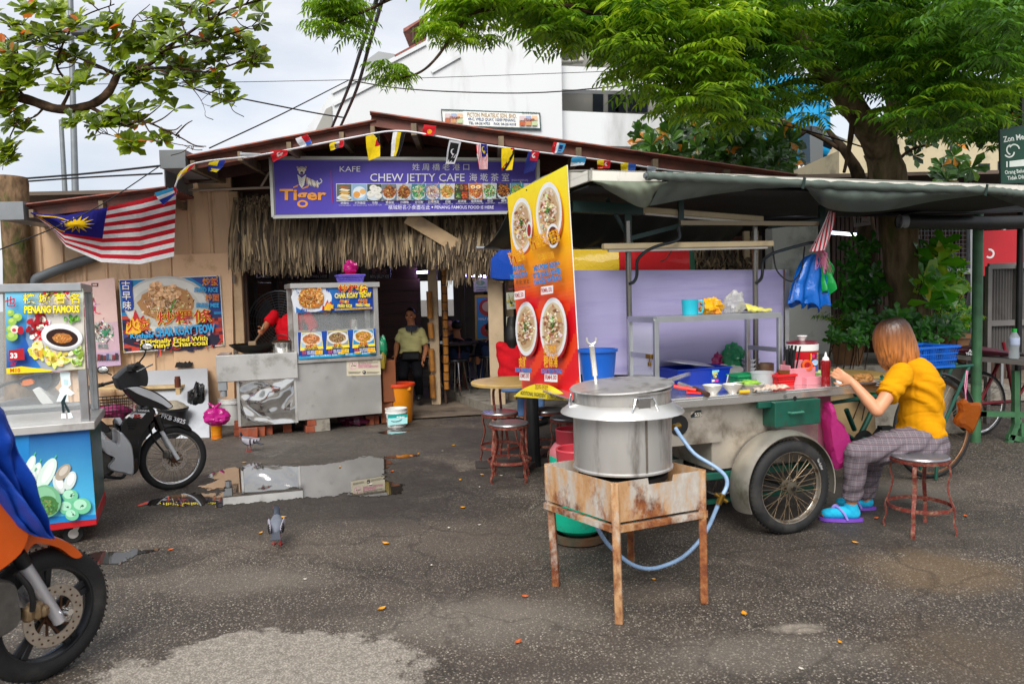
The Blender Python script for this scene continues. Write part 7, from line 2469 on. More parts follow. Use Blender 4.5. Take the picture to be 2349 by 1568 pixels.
# ladle with a forked hanging end standing in the pot
lb,lt_=P(1366,870,3.66),P(1357,790,3.62)
b=MB();b.bar(lb+(lb-lt_)*.2,lb.lerp(lt_,.12),.012,.006,up=(0,-1,0));b.bar(lb.lerp(lt_,.1),lb.lerp(lt_,.98),.026,.01,up=(0,-1,0),bev=.003)
b.tube(smooth_path([lt_+V(-.022,0,.035),lt_+V(-.02,0,.012),lt_+V(0,0,0),lt_+V(.02,0,.012),lt_+V(.022,0,.035)],4),.006,8)
solo(b,'ladle',STEEL,'flat handled steel ladle with a forked end upright in the pot','ladle')
def gas(label,px,r,h,body,top,col):
 p=G(*px);t_=thing('gas_cylinder',label,'gas cylinder',p)
 b=MB();b.lathe([(r*.86,0),(r*.95,.01),(r*.95,.05),(r*.8,.052),(r*.75,.02)],p,32,closed=True);b.build('foot_ring',mat('rusty_foot','#4a4a3a',.7,.2,.3,14,dirt='#5f3a1f',dirt_amt=.5),t_)
 b=MB();b.lathe([(0,.045),(r*.6,.05),(r*.93,.09),(r,.14),(r,h*.68)],p,36);b.build('shell',body,t_)
 b=MB();b.lathe([(r,h*.68),(r*.97,h*.74),(r*.8,h*.81),(r*.4,h*.85),(0,h*.86)],p,36);b.build('shoulder',top,t_)
 b=MB();b.lathe([(r*.66,h*.8),(r*.66,h*.99),(r*.71,h),(r*.74,h*.985),(r*.72,h*.96),(r*.7,h*.8)],p,30,closed=True);b.build('collar',col,t_)
 b=MB();b.cyl(p+V(0,0,h*.85),p+V(0,0,h*.97),.02,10);b.build('valve',mat('brass','#8a6a2a'),t_)
RED_=mat('faded_red_paint','#b0323e',.5,0,.15,8,dirt='#8a5a58',dirt_amt=.4)
gas('teal gas cylinder with pink shoulder standing behind the rusty stand',(1328,1236),.178,.57,mat('teal_paint','#0aa886',.4,0,.12,6,dirt='#4a3a26',dirt_amt=.28,ds=6),mat('faded_pink_shoulder','#b0626a',.55,0,.15,6),RED_)
gas('red collared gas cylinder behind the teal one',(1318,1165),.17,.57,mat('teal_paint','#089577'),mat('faded_pink_shoulder','#b0626a'),mat('dark_red_paint','#8a1f2c',.5,0,.15,8))
b=MB()
hp_=[(1550,982,4.12),(1565,1005,4.05),(1594,1041,4.0),(1640,1070,3.95),(1664,1092,3.93),(1667,1115,3.92),(1653,1143,3.9),(1641,1172,3.9),(1625,1208,3.9),(1600,1245,3.88),(1558,1282,3.85),(1497,1303,3.82),(1449,1293,3.8),(1401,1254,3.78),(1375,1218,3.75),(1364,1190,3.72)]
b.tube(smooth_path([P(*q_)for q_ in hp_],6),.011,10)
solo(b,'gas_hose',mat('pale_blue_hose','#86a3c4',.35,0,.15,40),'pale blue gas hose looping from the cart under the rusty stand','hose')
b=MB();j_=P(1653,1143,3.89);b.tube([P(1658,1132,3.89),P(1648,1155,3.89)],.017,10);b.tube([P(1640,1132,3.89),P(1668,1150,3.89)],.01,8);b.cyl(P(1545,980,4.13),P(1558,976,4.16),.018);solo(b,'hose_coupling',mat('brass','#8a6a2a'),'brass coupling where the gas hose joins','coupling')
# ------------------------------------------------------------------ things on the cart's counter
def CT(x,y):return G(x,y,ZC)
def cx(x,y,Y=None):
 X,Y_=1502.6+.16602*x,774.2+.16602*y
 return CT(X,Y_)
def lat(name,prof,c,m,label,cat,n=28,group=None,**k):
 b=MB();b.lathe(prof,c,n,**k);return solo(b,name,m,label,cat,group=group,loc=c)
ROTC=Matrix.Rotation(R(19),3,'Z')
# blue basin with metal lid
bc=cx(640,640)-AN*.1
t_=thing('plastic_basin','rectangular royal blue plastic basin on the counter with a printed label','basin',bc,R(19))
b=MB()
pr=[(.19,.125,0),(.205,.14,.1),(.215,.15,.104),(.215,.15,.112),(.2,.135,.112),(.18,.118,.008)]
b.loft([[V(a_*(1 if i in(0,3)else-1),c_*(1 if i<2 else-1),z)*1 for i in range(4)]for a_,c_,z in pr])
b.build('basin_body',mat('royal_blue_plastic','#0a2f9a',.3,0,.06,8),t_,world=False,ang=30)
p_=Print(V(.06,-.1405,.094),V(.115,-.1405,.094),V(.115,-.127,.012),V(.06,-.127,.012),100,100,step=.0006)
p_.rect(0,0,100,100,'#7fc4dc');p_.face([(0,30),(100,15),(100,80),(0,75)],'#123f8f');p_.text('Square',8,38,36,'#e6d83a',.03,70);p_.text('Tray',22,62,36,'#e6d83a',.03,50);p_.rect(0,78,100,100,'#d03a8f');p_.rect(8,80,42,96,'#e6e6e6')
o=p_.mb.build('label_print',MAT_PRINT,t_,world=False,smooth=False)
b=MB();b.lathe([(0,.02),(.12,.016),(.17,.004),(.19,0),(.19,.004),(.16,.012),(.1,.022),(0,.026)],V(0,0,0),30,sx=1,sy=.72)
for i,p in enumerate(b.v):b.v[i]=tuple(bc+V(-.03,.0,.13)+ROTC@(Matrix.Rotation(R(9),3,'Y')@V(*p)))
solo(b,'aluminium_lid',ALU,'dull aluminium lid lying aslant on the blue basin','lid')
bowl=[(.0,.0),(.026,0),(.028,.006),(.05,.03),(.062,.055),(.059,.055),(.046,.03),(.02,.01),(0,.008)]
CER=mat('white_porcelain','#c9c6bf',.15,0,.03,6,coat=.4)
lat('white_bowl',bowl,cx(795,775),CER,'plain white bowl left of the pair at the counter edge','bowl');lat('white_bowl',bowl,cx(1072,762),CER,'plain white bowl right of the pair holding a spoon','bowl')
q=cx(1000,745);b=MB();b.tube([q+V(0,.03,.03),q+V(.02,.05,.1)],.004,6);b.ell(q+V(-.005,.02,.03),(.02,.02,.006),10,6);solo(b,'spoon',STEEL_SH,'steel spoon leaning out of the right white bowl','spoon')
def stack(name,c,n,r,dz,m,label,cat,prof,grp):
 for i in range(n):
  lat(name,prof,c+V(U(-.004,.004),U(-.004,.004),i*dz),m,label%(i+1,n)if '%' in label else label,cat,26,grp)
plt=[(0,0),(.055,0),(.06,.004),(.1,.017),(.102,.02),(.098,.02),(.055,.006),(0,.005)]
cpl=cx(935,500)-AN*.05
for i,lb in enumerate(('bottom','second lowest','third from the bottom','fourth from the bottom','fourth from the top','third from the top','second from the top','topmost')):
 lat('dinner_plate',plt,cpl+V(U(-.004,.004),U(-.003,.003),i*.028),CER,lb+' white plate of the stack behind the green bag','plate',26,'stacked white plates')
BW=mat('blue_flowered_porcelain','#c3c8cf',.15,0,.03,6,coat=.4,dirt='#2a3f8f',dirt_amt=.4,ds=30)
bc2=cx(1420,560)-AN*.08
sb_=[(0,0),(.03,0),(.032,.006),(.05,.02),(.065,.045),(.062,.045),(.045,.02),(0,.008)]
for i,lb in enumerate(('lowest','second','third','top')):lat('rice_bowl',sb_,bc2+V(0,0,i*.03),BW,lb+' blue patterned bowl of the stack by the shelf leg','bowl',24,'stacked blue patterned bowls')
q=cx(1180,560)-AN*.1;lump('plastic_bag',q+V(0,0,.15),(.09,.07,.1),film('green_film','#2fa46a',.72,.15,.4),'crumpled glossy green plastic bag beside the plates','plastic bag',41,.5,n=30)
q=cx(880,560)-AN*.08;lump('plastic_bag',q+V(0,0,.12),(.09,.06,.08),film('magenta_film2','#b3186a',.85,.2,.3),'crumpled magenta plastic bag lying behind the basin','plastic bag',43,.55,n=30)
q=cx(1060,590)-AN*.06;lump('plastic_bag',q+V(.02,0,.055),(.1,.05,.05),film('clear_film','#d9d9d4',.35,.1,.3),'clear crumpled bag under the green bag','plastic bag',45,.5)
basket('plastic_basket',cx(1290,660)-AN*.06,R(19),.15,.11,.065,mat('green_plastic','#0f7a4a',.4),'small green slotted basket beside the blue basin',slots=10,rows=3)
basket('plastic_basket',cx(1775,665)-AN*.02,R(19),.14,.1,.07,mat('red_plastic','#c21a20',.4),'small red slotted basket by the clear tub',slots=12,rows=4)
lat('clear_tub',[(0,0),(.07,0),(.078,.085),(.082,.088),(.08,.09),(.074,.086),(.067,.004),(0,.004)],cx(1530,665)-AN*.03,film('milky_plastic','#cfd4d6',.45,.2,.2),'round milky clear plastic tub','tub')
lat('glass_jar',[(0,0),(.06,0),(.062,.01),(.062,.09),(.064,.1),(.06,.1),(.058,.01),(0,.008)],cx(1890,655)-AN*.05,film('brown_jar','#8a5a2a',.6,.1,.3),'squat glass jar with brown sauce behind the red basket','jar')
lat('tin_can',[(0,0),(.065,0),(.065,.1),(.06,.1),(.06,.01),(0,.01)],cx(1640,560)-AN*.1,mat('rusty_tin','#6f5a48',.5,.6,.3,20,dirt='#7a3a1a',dirt_amt=.5),'old rusty tin by the blue patterned bowls','tin')
dsh=cx(1340,745)-AN*.03
lat('serving_bowl',[(0,0),(.045,0),(.05,.008),(.085,.03),(.1,.05),(.097,.05),(.08,.03),(0,.012)],dsh,mat('rose_print_porcelain','#c9cac2',.2,0,.03,8,dirt='#4a6a4a',dirt_amt=.25,ds=22),'shallow porcelain bowl with flower print and greens','bowl')
lump('lettuce',dsh+V(.01,0,.05),(.06,.05,.02),mat('lettuce_green','#7fa83a',.5,0,.3,40),'chopped lettuce in the flower print bowl','vegetable',47,.6)
b=MB()
cl_=cx(1580,745)
b.sheet(lambda u_,v_:cl_+AU*(-.13+.26*u_+.02*math.sin(v_*9))-AN*(-.02+.09*v_)+V(0,0,.012+.03*abs(nz((u_*2.5,v_*2,3),2.4))+.014*math.sin(u_*23+v_*11)**2*math.sin(PI*v_)),40,16,.004)
solo(b,'dish_cloth',mat('checked_cloth','#b9a99a',.9,0,.15,30,dirt='#b0604a',dirt_amt=.3,ds=26,bump=.4,bs=40),'crumpled checked dish cloth on the counter edge','cloth')
b=MB();q=cx(560,790);b.bar(q+V(-.05,.02,.02),q+V(.04,-.0,.015),.08,.01);b.tube([q+V(-.12,.05,.05),q+V(.0,-.01,.03)],.012,8);solo(b,'dustpan_scoop',mat('bright_red_plastic','#d0200f',.35),'bright red plastic scoop beside the pot','scoop')
b=MB();b.tube([cx(330,740)+V(0,0,.05),cx(545,770)+V(0,0,.03)],.012,10);k1=MB();k1 .tube([cx(540,769)+V(0,0,.031),cx(735,815)+V(0,0,.012)],.015,10);t_=thing('spatula','steel tube and dark wooden handle of a spatula by the pot','spatula',cx(540,790));b.build('shaft',STEEL_SH,t_);k1 .build('handle',DARKW,t_)
b=MB();b.tube([cx(200,740)+V(0,0,.07),cx(465,665)+V(0,0,.08)],.016,12);b.tube([cx(460,667)+V(0,0,.08),cx(535,650)+V(0,0,.085)],.004,6);solo(b,'steel_ladle',STEEL_SH,'shiny tubular steel ladle handle jutting from the pot','ladle')
b=MB();b.tube([cx(1165,775)+V(0,0,.012),cx(1305,770)+V(0,0,.012)],.011,8);solo(b,'yellow_handle',mat('yellow_plastic','#e0a410',.4),'yellow plastic knife handle by the dish cloth','knife')
# pink caddy with black straws and tape
q=cx(2000,640)-AN*.02
t_=thing('cutlery_caddy','pink plastic cutlery caddy with slotted side','caddy',q,R(19))
PK=mat('pink_plastic','#c9808a',.45,0,.06,8)
b=MB()
for d_,c_ in(((.2,.006,.11),(0,-.05,.055)),((.2,.006,.15),(0,.07,.075)),((.006,.12,.13),(-.1,.01,.065)),((.006,.12,.09),(.1,.01,.045)),((.006,.12,.1),(-.02,.01,.05)),((.2,.12,.006),(0,.01,.003)),((.12,.05,.05),(.05,-.075,.025))):b.box(c_,d_,None,.002)
b.build('caddy_body',PK,t_,world=False,smooth=False)
for i in range(18):
 p=q+ROTC@V(U(-.085,-.03),U(-.02,.04),.04)
 b=MB();b.tube([p,p+ROTC@V(U(-.03,.05),U(-.03,.03),U(.17,.22))],.0055,7)
 solo(b,'black_straw',BLACKP,'black drinking straw standing in the pink caddy','straw',group='black straws in the caddy')
b=MB();c_=q+V(.05,-.03,.125);b.lathe([(.022,-.012),(.036,-.012),(.036,.012),(.022,.012)],c_,24,Matrix.Rotation(PI/2,3,'X'),closed=True);solo(b,'tape_roll',mat('orange_tape','#d0541a',.3),'orange tape roll lying on the pink caddy','tape')
# ice jug, ketchup, colander, seasoning bottle, cooler
q=CT(1868,872)-AN*.12;Z0=q
t_=thing('ice_jug','round red ice container with white band and yellow label','ice bucket',q)
for nm,pr,m in(('jug_body',[(0,0),(.092,0),(.1,.012),(.106,.2)],mat('cherry_red_plastic','#b0121c',.3,coat=.2)),('band',[(.106,.2),(.108,.202),(.11,.245),(.106,.247)],WHITEP),('lid',[(.108,.246),(.104,.262),(.05,.268),(0,.27)],mat('maroon_plastic','#6a0f20',.3)),('knob',[(.018,.268),(.022,.28),(.035,.3),(.034,.304),(0,.304)],WHITEP)):
 b=MB();b.lathe(pr,q,36);b.build(nm,m,t_)
ja=lambda t,z:q+V(.1075*math.cos(R(t)),.1075*math.sin(R(t)),z)
p_=Print(ja(-82,.185),ja(-38,.185),ja(-38,.05),ja(-82,.05),100,150,step=.0006,bend=lambda u,v:.0085*(1-(2*u-1)**2)+.001)
p_.rect(0,0,100,150,'#e0a81e');p_.rect(6,45,94,140,'#2a4fa0');p_.ell(50,70,40,22,'#a9c4e0');p_.ell(35,115,18,20,'#c9442a');p_.ell(24,20,15,16,'#c9306a');p_.text('ICE',46,28,32,'#1d2f8f',.04,42);p_.text('CONTAINER',40,42,14,'#c2281e',.02,52)
p_.build('label_print',t_)
q=CT(1894,884)
t_=thing('sauce_bottle','dark red squeeze bottle with white nozzle at the counter edge','bottle',q)
for nm,pr,m in(('bottle_body',[(0,0),(.028,0),(.031,.006),(.029,.05),(.026,.06),(.029,.07),(.031,.16),(.026,.165)],mat('ketchup_red','#7f0a12',.25,coat=.3)),('nozzle',[(.022,.164),(.02,.18),(.009,.19),(.004,.218),(0,.218)],WHITEP)):b=MB();b.lathe(pr,q,24);b.build(nm,m,t_)
q=CT(1931,882)-AN*.02
t_=thing('seasoning_bottle','small white bottle with yellow green cap by the woman','bottle',q)
for nm,pr,m in(('bottle_body',[(0,0),(.022,0),(.024,.01),(.022,.075),(.016,.08)],WHITEP),('cap',[(.018,.08),(.018,.098),(0,.099)],mat('lime_cap','#b9cf1a',.4))):b=MB();b.lathe(pr,q,20);b.build(nm,m,t_)
lat('colander',[(0,0),(.05,0),(.055,.004),(.08,.055),(.088,.057),(.088,.062),(.078,.06),(.05,.008),(0,.006)],CT(1892,874)-AN*.06,mat('pale_green_plastic','#8fae72',.45,0,.25,90),'pale green plastic colander behind the sauce bottle','colander')
q=CT(1990,880)-AN*.04
lat('dinner_plate',[(r_*1.1,z)for r_,z in plt],q,CER,'white plate of fried noodles in front of the woman','plate')
lump('fried_noodles',q+V(.0,0,.03),(.065,.055,.035),mat('brown_noodles','#8a5f2a',.55,0,.4,70,bump=.9,bs=90),'heap of brown fried noodles on the plate before the woman','food',51,.4,n=26)
q=CT(1797,862)-AN*.45
t_=thing('drinks_cooler','big dark green round cooler behind the shelf','cooler',q)
for nm,pr in(('cooler_body',[(0,0),(.13,0),(.135,.01),(.145,.25)]),('lid',[(.152,.25),(.153,.275),(.14,.3),(.03,.31),(.025,.33),(0,.332)])):b=MB();b.lathe(pr,q,32);b.build(nm,mat('bottle_green_plastic','#0a4a3a',.3,0,.06,6),t_)
# on the shelf
def SH_(x,y,o=-.12):p=CP(x,y,o);return V(p.x,p.y,zS+.02)
q=SH_(1583,720)
t_=thing('plastic_mug','turquoise plastic mug on the left of the shelf','mug',q)
b=MB();b.lathe([(0,0),(.05,0),(.054,.1),(.051,.1),(.046,.006),(0,.006)],q,28);b.build('mug_body',mat('turquoise_plastic','#1a9db0',.3),t_)
b=MB();b.tube(smooth_path([q+V(.05,-.02,.09),q+V(.075,-.03,.088),q+V(.08,-.03,.05),q+V(.07,-.03,.015),q+V(.048,-.02,.012)],5),.006,8);b.build('handle',mat('turquoise_plastic','#1a9db0'),t_)
lump('plastic_bag',SH_(1633,718)+V(0,0,.05),(.08,.06,.055),mat('yellow_red_film','#d9a010',.3,0,.15,8,dirt='#b0201a',dirt_amt=.35,ds=9),'yellow and red crumpled shopping bag on the shelf','plastic bag',61,.7,n=26)
lump('plastic_bag',SH_(1686,718)+V(0,0,.065),(.075,.06,.075),film('clear_film','#d9d9d4'),'clear crumpled plastic bag in the middle of the shelf','plastic bag',63,.5,n=26)
b=MB();q=SH_(1730,718);b.sheet(lambda u_,v_:q+AU*(-.09+.19*u_)-AN*(-.06+.15*v_)+V(0,0,.012+.05*(1-u_)*math.sin(PI*v_)+.01*nz((u_*3,v_*3,0),2)),14,10,.012);solo(b,'paper_stack',mat('pale_yellow_paper','#c2bb5a',.6),'pale yellow greaseproof sheets on the right of the shelf','paper')
# hanging bags and flag
hk=CP(1862,560,-.3)
def hang_bag(label,top,px,m,nm='bag_bundle'):
 n=len(px)
 pts=[CP(x,y,-.3)for x,y in px]
 b=MB()
 for o_,ph in((.0,0),(-.06,2),(-.03,5)):
  def f_(u_,v_):
   k=u_*(n-1);i=min(int(k),n-2)
   e_=pts[i].lerp(pts[i+1],k-i)+V(0,0,.02*math.sin(k*4+ph))
   h_=.1+.9*v_**.5 if v_>.04 else .05
   x_=top+(e_-top)*h_
   return V(x_.x,x_.y,top.z+(e_.z-top.z)*v_)+AN*(o_+(.03*math.sin(u_*17+ph)+.03*nz((u_*3,v_*2,ph),1.5))*v_)
  b.sheet(f_,44,14,.003)
 return solo(b,nm,m,label,'bag')
hang_bag('bunch of bright blue plastic bags hanging from the cart hook',CP(1876,582,-.3),[(1817,690),(1840,703),(1862,700),(1885,712),(1899,700),(1890,630)],film('blue_film','#0a6fd0',.95,.3,.35))
hang_bag('bunch of green plastic bags hanging behind the blue ones',CP(1876,580,-.33),[(1885,670),(1898,678),(1914,668),(1908,625),(1900,600)],film('green_film2','#12a84a',.95,.3,.35))
b=MB();tp_=CP(1872,560,-.28)
for i in range(34):b.tube([tp_+V(U(-.02,.02),U(-.02,.02),0),tp_+V(U(.0,.08),U(-.02,.02),-.07),CP(U(1870,1912),U(600,632),-.28+U(-.03,.03))],.0018,4,False)
solo(b,'twine_tuft',mat('pink_twine','#c2708f',.5),'tuft of pink plastic twine hanging above the bags','twine')
fq=[CP(1900,484,-.22),CP(1914,488,-.22),CP(1896,574,-.2),CP(1854,577,-.2)]
p_=Print(fq[0],fq[1],fq[2],fq[3],100,100,step=.001,bend=lambda u,v:.02*math.sin(u*7+v*3))
for i in range(14):
 for j in range(8):p_.face([(i*100/14,j*12.5),((i+1)*100/14,j*12.5),((i+1)*100/14,j*12.5+12.5),(i*100/14,j*12.5+12.5)],'#b0202e' if i%2 else '#cfc6c9',False)
tag(p_.mb.build('striped_flag',CLOTH,None,loc=fq[3]),'furled red and white striped flag hanging at the end of the cart canopy','flag')
def hang(label,cat,pts,rr,m,name,ctr):
 b=MB();out=[P(x,y,ctr)for x,y in pts]
 c_=sum(out,V(0,0,0))/len(out)
 rings=[]
 for k_,o in((.8,-1),(1,-.5),(1,.5),(.8,1)):rings.append([c_+(p-c_)*k_+V(0,rr*o,0)for p in smooth_path(out+[out[0]],4)[:-1]])
 b.loft(rings)
 for i,p in enumerate(b.v):b.v[i]=tuple(Vector(p)+V(1,1,.5)*(.012*nz(p,16)+.016*abs(nz(p,26))))
 return solo(b,name,m,label,cat,ang=20)
hang('long pink plastic bag hanging under the counter by the drawer','plastic bag',[(1895,925),(1905,925),(1912,955),(1935,985),(1948,1030),(1944,1055),(1918,1072),(1904,1060),(1896,1010),(1890,960)],.07,film('pink_film3','#d83f9a',.7,.2,.5),'plastic_bag',4.72)
t_=hang('clear bag of amber drink hanging by the wheel','drink bag',[(2197,924),(2212,915),(2222,924),(2246,926),(2247,945),(2228,992),(2215,984),(2188,968),(2200,945)],.035,film('amber_drink','#c06a20',.62,.12,.5),'drink_bag',5.35)
b=MB();b.tube([P(2216,918,5.35),P(2213,885,5.35),P(2217,850,5.4)],.004,6);b.tube([P(2214,918,5.35),P(2220,850,5.4)],.003,6);solo(b,'pink_string',mat('pink_twine','#c2708f'),'pink string tying up the hanging drink bag','string')
# ------------------------------------------------------------------ stools and tables
def make_stool():
 t_=thing('round_stool','tmp','stool')
 b=MB();b.lathe([(0,.452),(.145,.452),(.16,.455),(.164,.463),(.158,.472),(.14,.474),(0,.472)],V(0,0,0),36);b.build('seat',mat('worn_steel_seat','#8f9094',.3,.75,.15,8,dirt='#5f4a44',dirt_amt=.3),t_,world=False)
 b=MB();b.lathe([(.15,.435),(.165,.435),(.168,.452),(.15,.452)],V(0,0,0),36,closed=True);b.build('seat_rim',REDRUST,t_,world=False)
 for i in range(4):
  a_=2*PI*i/4+.5
  d_=V(math.cos(a_),math.sin(a_),0)
  pts=smooth_path([d_*.12+V(0,0,.44),d_*.15+V(0,0,.425),d_*.165+V(0,0,.38),d_*.15+V(0,0,.3),d_*.165+V(0,0,.22),d_*.19+V(0,0,.15),d_*.185+V(0,0,.08),d_*.2+V(0,0,.03),d_*.195],5)
  b=MB()
  for p,q in zip(pts,pts[1:]):b.bar(p,q+(q-p)*.12,.022,.008,up=d_)
  b.build('leg',REDRUST,t_,world=False,ang=40)
 b=MB();b.lathe([(.176,.15),(.181,.15),(.181,.172),(.176,.172)],V(0,0,0),40,closed=True);b.build('foot_ring',REDRUST,t_,world=False)
 return t_
proto=make_stool();SG='round steel stools with rusty red legs'
for i,(x,y,z,rz,s_,lab)in enumerate(((2110,1042,.472,.4,1,'round steel stool the woman in yellow sits on'),(1167,968,.472,.2,1,'round steel stool nearest the menu banner foot'),(1146,943,.472,.7,1,'round steel stool just behind the one nearest the banner'),(1254,938,.472,.3,1,'round steel stool behind the black banner post'),(1306,955,.472,.9,.95,'round steel stool behind the stock pot'))):
 p=G(x,y,z)
 o=proto if i==0 else copy_tree(proto)
 o.location=(p.x,p.y,0);o.rotation_euler.z=rz;o['label']=lab;o['group']=SG
q=G(1175,872,.73)
def table(c,r,h,label,m,zf=0.0):
 t_=thing('round_table',label,'table',V(c.x,c.y,zf))
 b=MB();b.lathe([(0,h-.03),(r-.03,h-.035),(r,h-.03),(r+.003,h-.008),(r-.006,h),(0,h)],V(c.x,c.y,0),44);b.build('table_top',m,t_)
 for i in range(4):
  a_=2*PI*i/4+.6;d_=V(math.cos(a_),math.sin(a_),0);k_=V(c.x,c.y,0)
  b=MB();b.tube(smooth_path([k_+d_*r*.5+V(0,0,h-.04),k_+d_*r*.56+V(0,0,h-.12),k_+d_*r*.5+V(0,0,.3),k_+d_*r*.6+V(0,0,zf)],4),.012,8);b.build('leg',REDRUST,t_)
TBL=mat('worn_cream_table_top','#b3955a',.4,0,.1,5,dirt='#8a6a3a',dirt_amt=.3)
table(q,.38,.73,'round cream topped table beside the menu banner',TBL)
table(V(-.9,11.0,0),.4,.85,'dark round table among the inside diners',mat('dark_table_top','#2f2a26',.3),.13)
for i,(x,y)in enumerate(((-1.25,11.15),(-.7,11.3),(-.35,11.0),(-.8,10.5))):
 t_=thing('metal_stool','steel bar stool inside, %s'%('left of the dark table','behind the dark table','right of the dark table','in front of the dark table')[i],'stool',(x,y,.13),0,'steel bar stools inside the cafe')
 b=MB();b.lathe([(0,.6),(.15,.6),(.155,.615),(.15,.63),(0,.63)],V(x,y,0),20);b.build('seat',BLACKP,t_)
 for k in range(4):
  a_=2*PI*k/4+.3;b=MB();b.tube([V(x+.1*math.cos(a_),y+.1*math.sin(a_),.6),V(x+.18*math.cos(a_),y+.18*math.sin(a_),.13)],.012,6);b.build('leg',CHROME,t_)
# signpost with cross foot, parasol
p=G(1226,1068)
t_=thing('banner_post','thick black steel post with a cross foot behind the menu banner','post',p)
b=MB();b.tube([p,p+V(-.02,0,2.1)],.055,16);b.build('pole',BLACKPAINT,t_)
b=MB();b.bar(p+V(-.52,-.02,.03),p+V(.5,.1,.03),.07,.05);b.bar(p+V(-.14,-.42,.029),p+V(.12,.42,.029),.07,.046);b.build('cross_foot',mat('rusty_foot_bar','#3f3a38',.6,.4,.2,10,dirt='#5f3a28',dirt_amt=.4),t_,smooth=False)
pu_=P(1362,600,8.0)
t_=thing('parasol','big parasol of blue yellow red and green panels behind the cart','parasol',V(pu_.x,pu_.y,0))
cols=['#0a58d0','#f2cc18','#e6202a','#0f7a58']
zr_,za_=P(1362,604,6.85).z,P(1300,388,8.0).z
rr=(P(1600,600,8.0)-pu_).x
for i in range(8):
 a0_,a1_=2*PI*i/8+.1,2*PI*(i+1)/8+.1
 b=MB()
 def pf(u_,v_):
  a_=a0_+(a1_-a0_)*u_;k_=v_
  dip=1-.06*math.sin(PI*u_)*v_
  vz=za_+(zr_-za_)*v_**1.15-(.08+.03*math.sin(PI*u_)if v_>.99 else 0)
  return V(pu_.x+rr*min(v_*1.1,1)*dip*math.cos(a_),pu_.y+rr*min(v_*1.1,1)*dip*math.sin(a_),vz)
 b.sheet(pf,8,10,.003)
 k_={5:1,6:2,7:3,4:0}.get(i,i%4)
 b.build('panel',film('parasol_cloth_%d'%k_,cols[k_],1,.6,.2),t_,ang=60)
b=MB();b.tube([V(pu_.x,pu_.y,0),V(pu_.x,pu_.y,za_)],.022,10);b.build('pole',ALU,t_)
# ------------------------------------------------------------------ things in front of the wall and stall
q=G(1048-130,966)
t_=thing('waste_bin','tall orange yellow plastic bin with orange red rim','bin',q)
b=MB();b.lathe([(0,0),(.145,0),(.15,.01),(.178,.42),(.182,.44)],q,40)
for i,p in enumerate(b.v):pass
b.build('bin_body',mat('orange_yellow_plastic','#d9840a',.4,0,.08,5,dirt='#a85a10',dirt_amt=.2),t_)
b=MB();b.lathe([(.178,.44),(.196,.44),(.2,.452),(.196,.475),(.178,.475),(.138,.02),(0,.018),(0,.016),(.136,.016),(.172,.44)],q,40,closed=True);b.build('rim',mat('orange_red_plastic','#d2401c'),t_)
for s_ in(-1,1):b=MB();b.box(q+V(s_*.12,-.16+.06*(s_>0),.415),(.09,.06,.05),None,.01);b.build('handle',mat('orange_yellow_plastic','#d9840a'),t_)
q=G(910,978)
t_=thing('paint_pail','small white pail with teal label and wire handle before the orange bin','pail',q)
b=MB();b.lathe([(0,0),(.105,0),(.11,.008),(.122,.165),(.13,.167),(.13,.18),(.124,.182),(.127,.2),(.131,.222),(.124,.222),(.115,.16),(.1,.01),(0,.01)],q,36);b.build('pail_body',WHITEP,t_)
pk=PrintP(1000,1480,.29797,q+V(0,-.128,0),V(.15,-1,0).normalized())
pk.face([(1850,600),(2115,588),(2115,630),(1850,645)],'#0f8f8a');pk.face([(1850,645),(2115,630),(2112,715),(1856,740)],'#9fd4d6')
for i in range(5):pk.rect(1970+i*22,618,1986+i*22,634,'#d9e6e6')
pk.build('label_print',t_)
b=MB();b.tube([q+V(-.13*math.cos(a_),-.04-.1*math.sin(a_),.17-.085*math.sin(a_))for a_ in[PI*i/12 for i in range(13)]],.003,6);b.build('handle',BLACKP,t_)
q=G(497,1005);zc_=.155
t_=thing('paint_tin','orange and yellow printed tin can standing on the tarmac','tin',q)
b=MB();b.lathe([(0,0),(.058,0),(.06,.004),(.058,.01),(.058,.15),(.06,.155),(0,.155)],q,28);b.build('tin_body',mat('orange_print_tin','#d06a0f',.3,.4,.1,6,dirt='#e0b020',dirt_amt=.55,ds=14,stretch=(.3,.3,3)),t_)
lump('plastic_bag',q+V(0,0,.245),(.145,.12,.11),film('magenta_film4','#c01a86',.93,.25,.3),'full knotted magenta bag balanced on the orange tin','plastic bag',71,.22,n=34)
b=MB();
for s_ in(-1,1):b.tube(smooth_path([q+V(0,0,.34),q+V(.03*s_,0,.37),q+V(.07*s_,-.01,.4)],4),[.02]*4+[.015]*4+[.006],8)
solo(b,'bag_knot',film('magenta_film4','#c01a86'),'knotted ears of the magenta bag on the tin','bag knot')
lat('white_bucket',[(0,0),(.12,0),(.14,.26),(.15,.262),(.15,.29),(.142,.292),(.146,.33),(.14,.33),(.115,.01),(0,.01)],G(531,972),WHITEP,'white plastic bucket behind the magenta bag','bucket')
b=MB();b.slab([G(335,1006),G(480,1003),P(475,845,9.2),P(325,852,9.2)],V(0,.02,.006));solo(b,'white_board',mat('scuffed_white_board','#a9adb3',.4,0,.05,2,dirt='#7f848c',dirt_amt=.25,ds=2),'white sheet board leaning against the cream wall','board')
b=MB();q=P(420,843,9.2);b.sheet(lambda u_,v_:q+V(-.1+.2*u_,.05*v_,.01+.05*v_*(1+nz((u_*4,1,1),2))),16,5,.012);solo(b,'black_rag',mat('black_rag','#141414',.9),'black rag lying on top of the white board','rag')
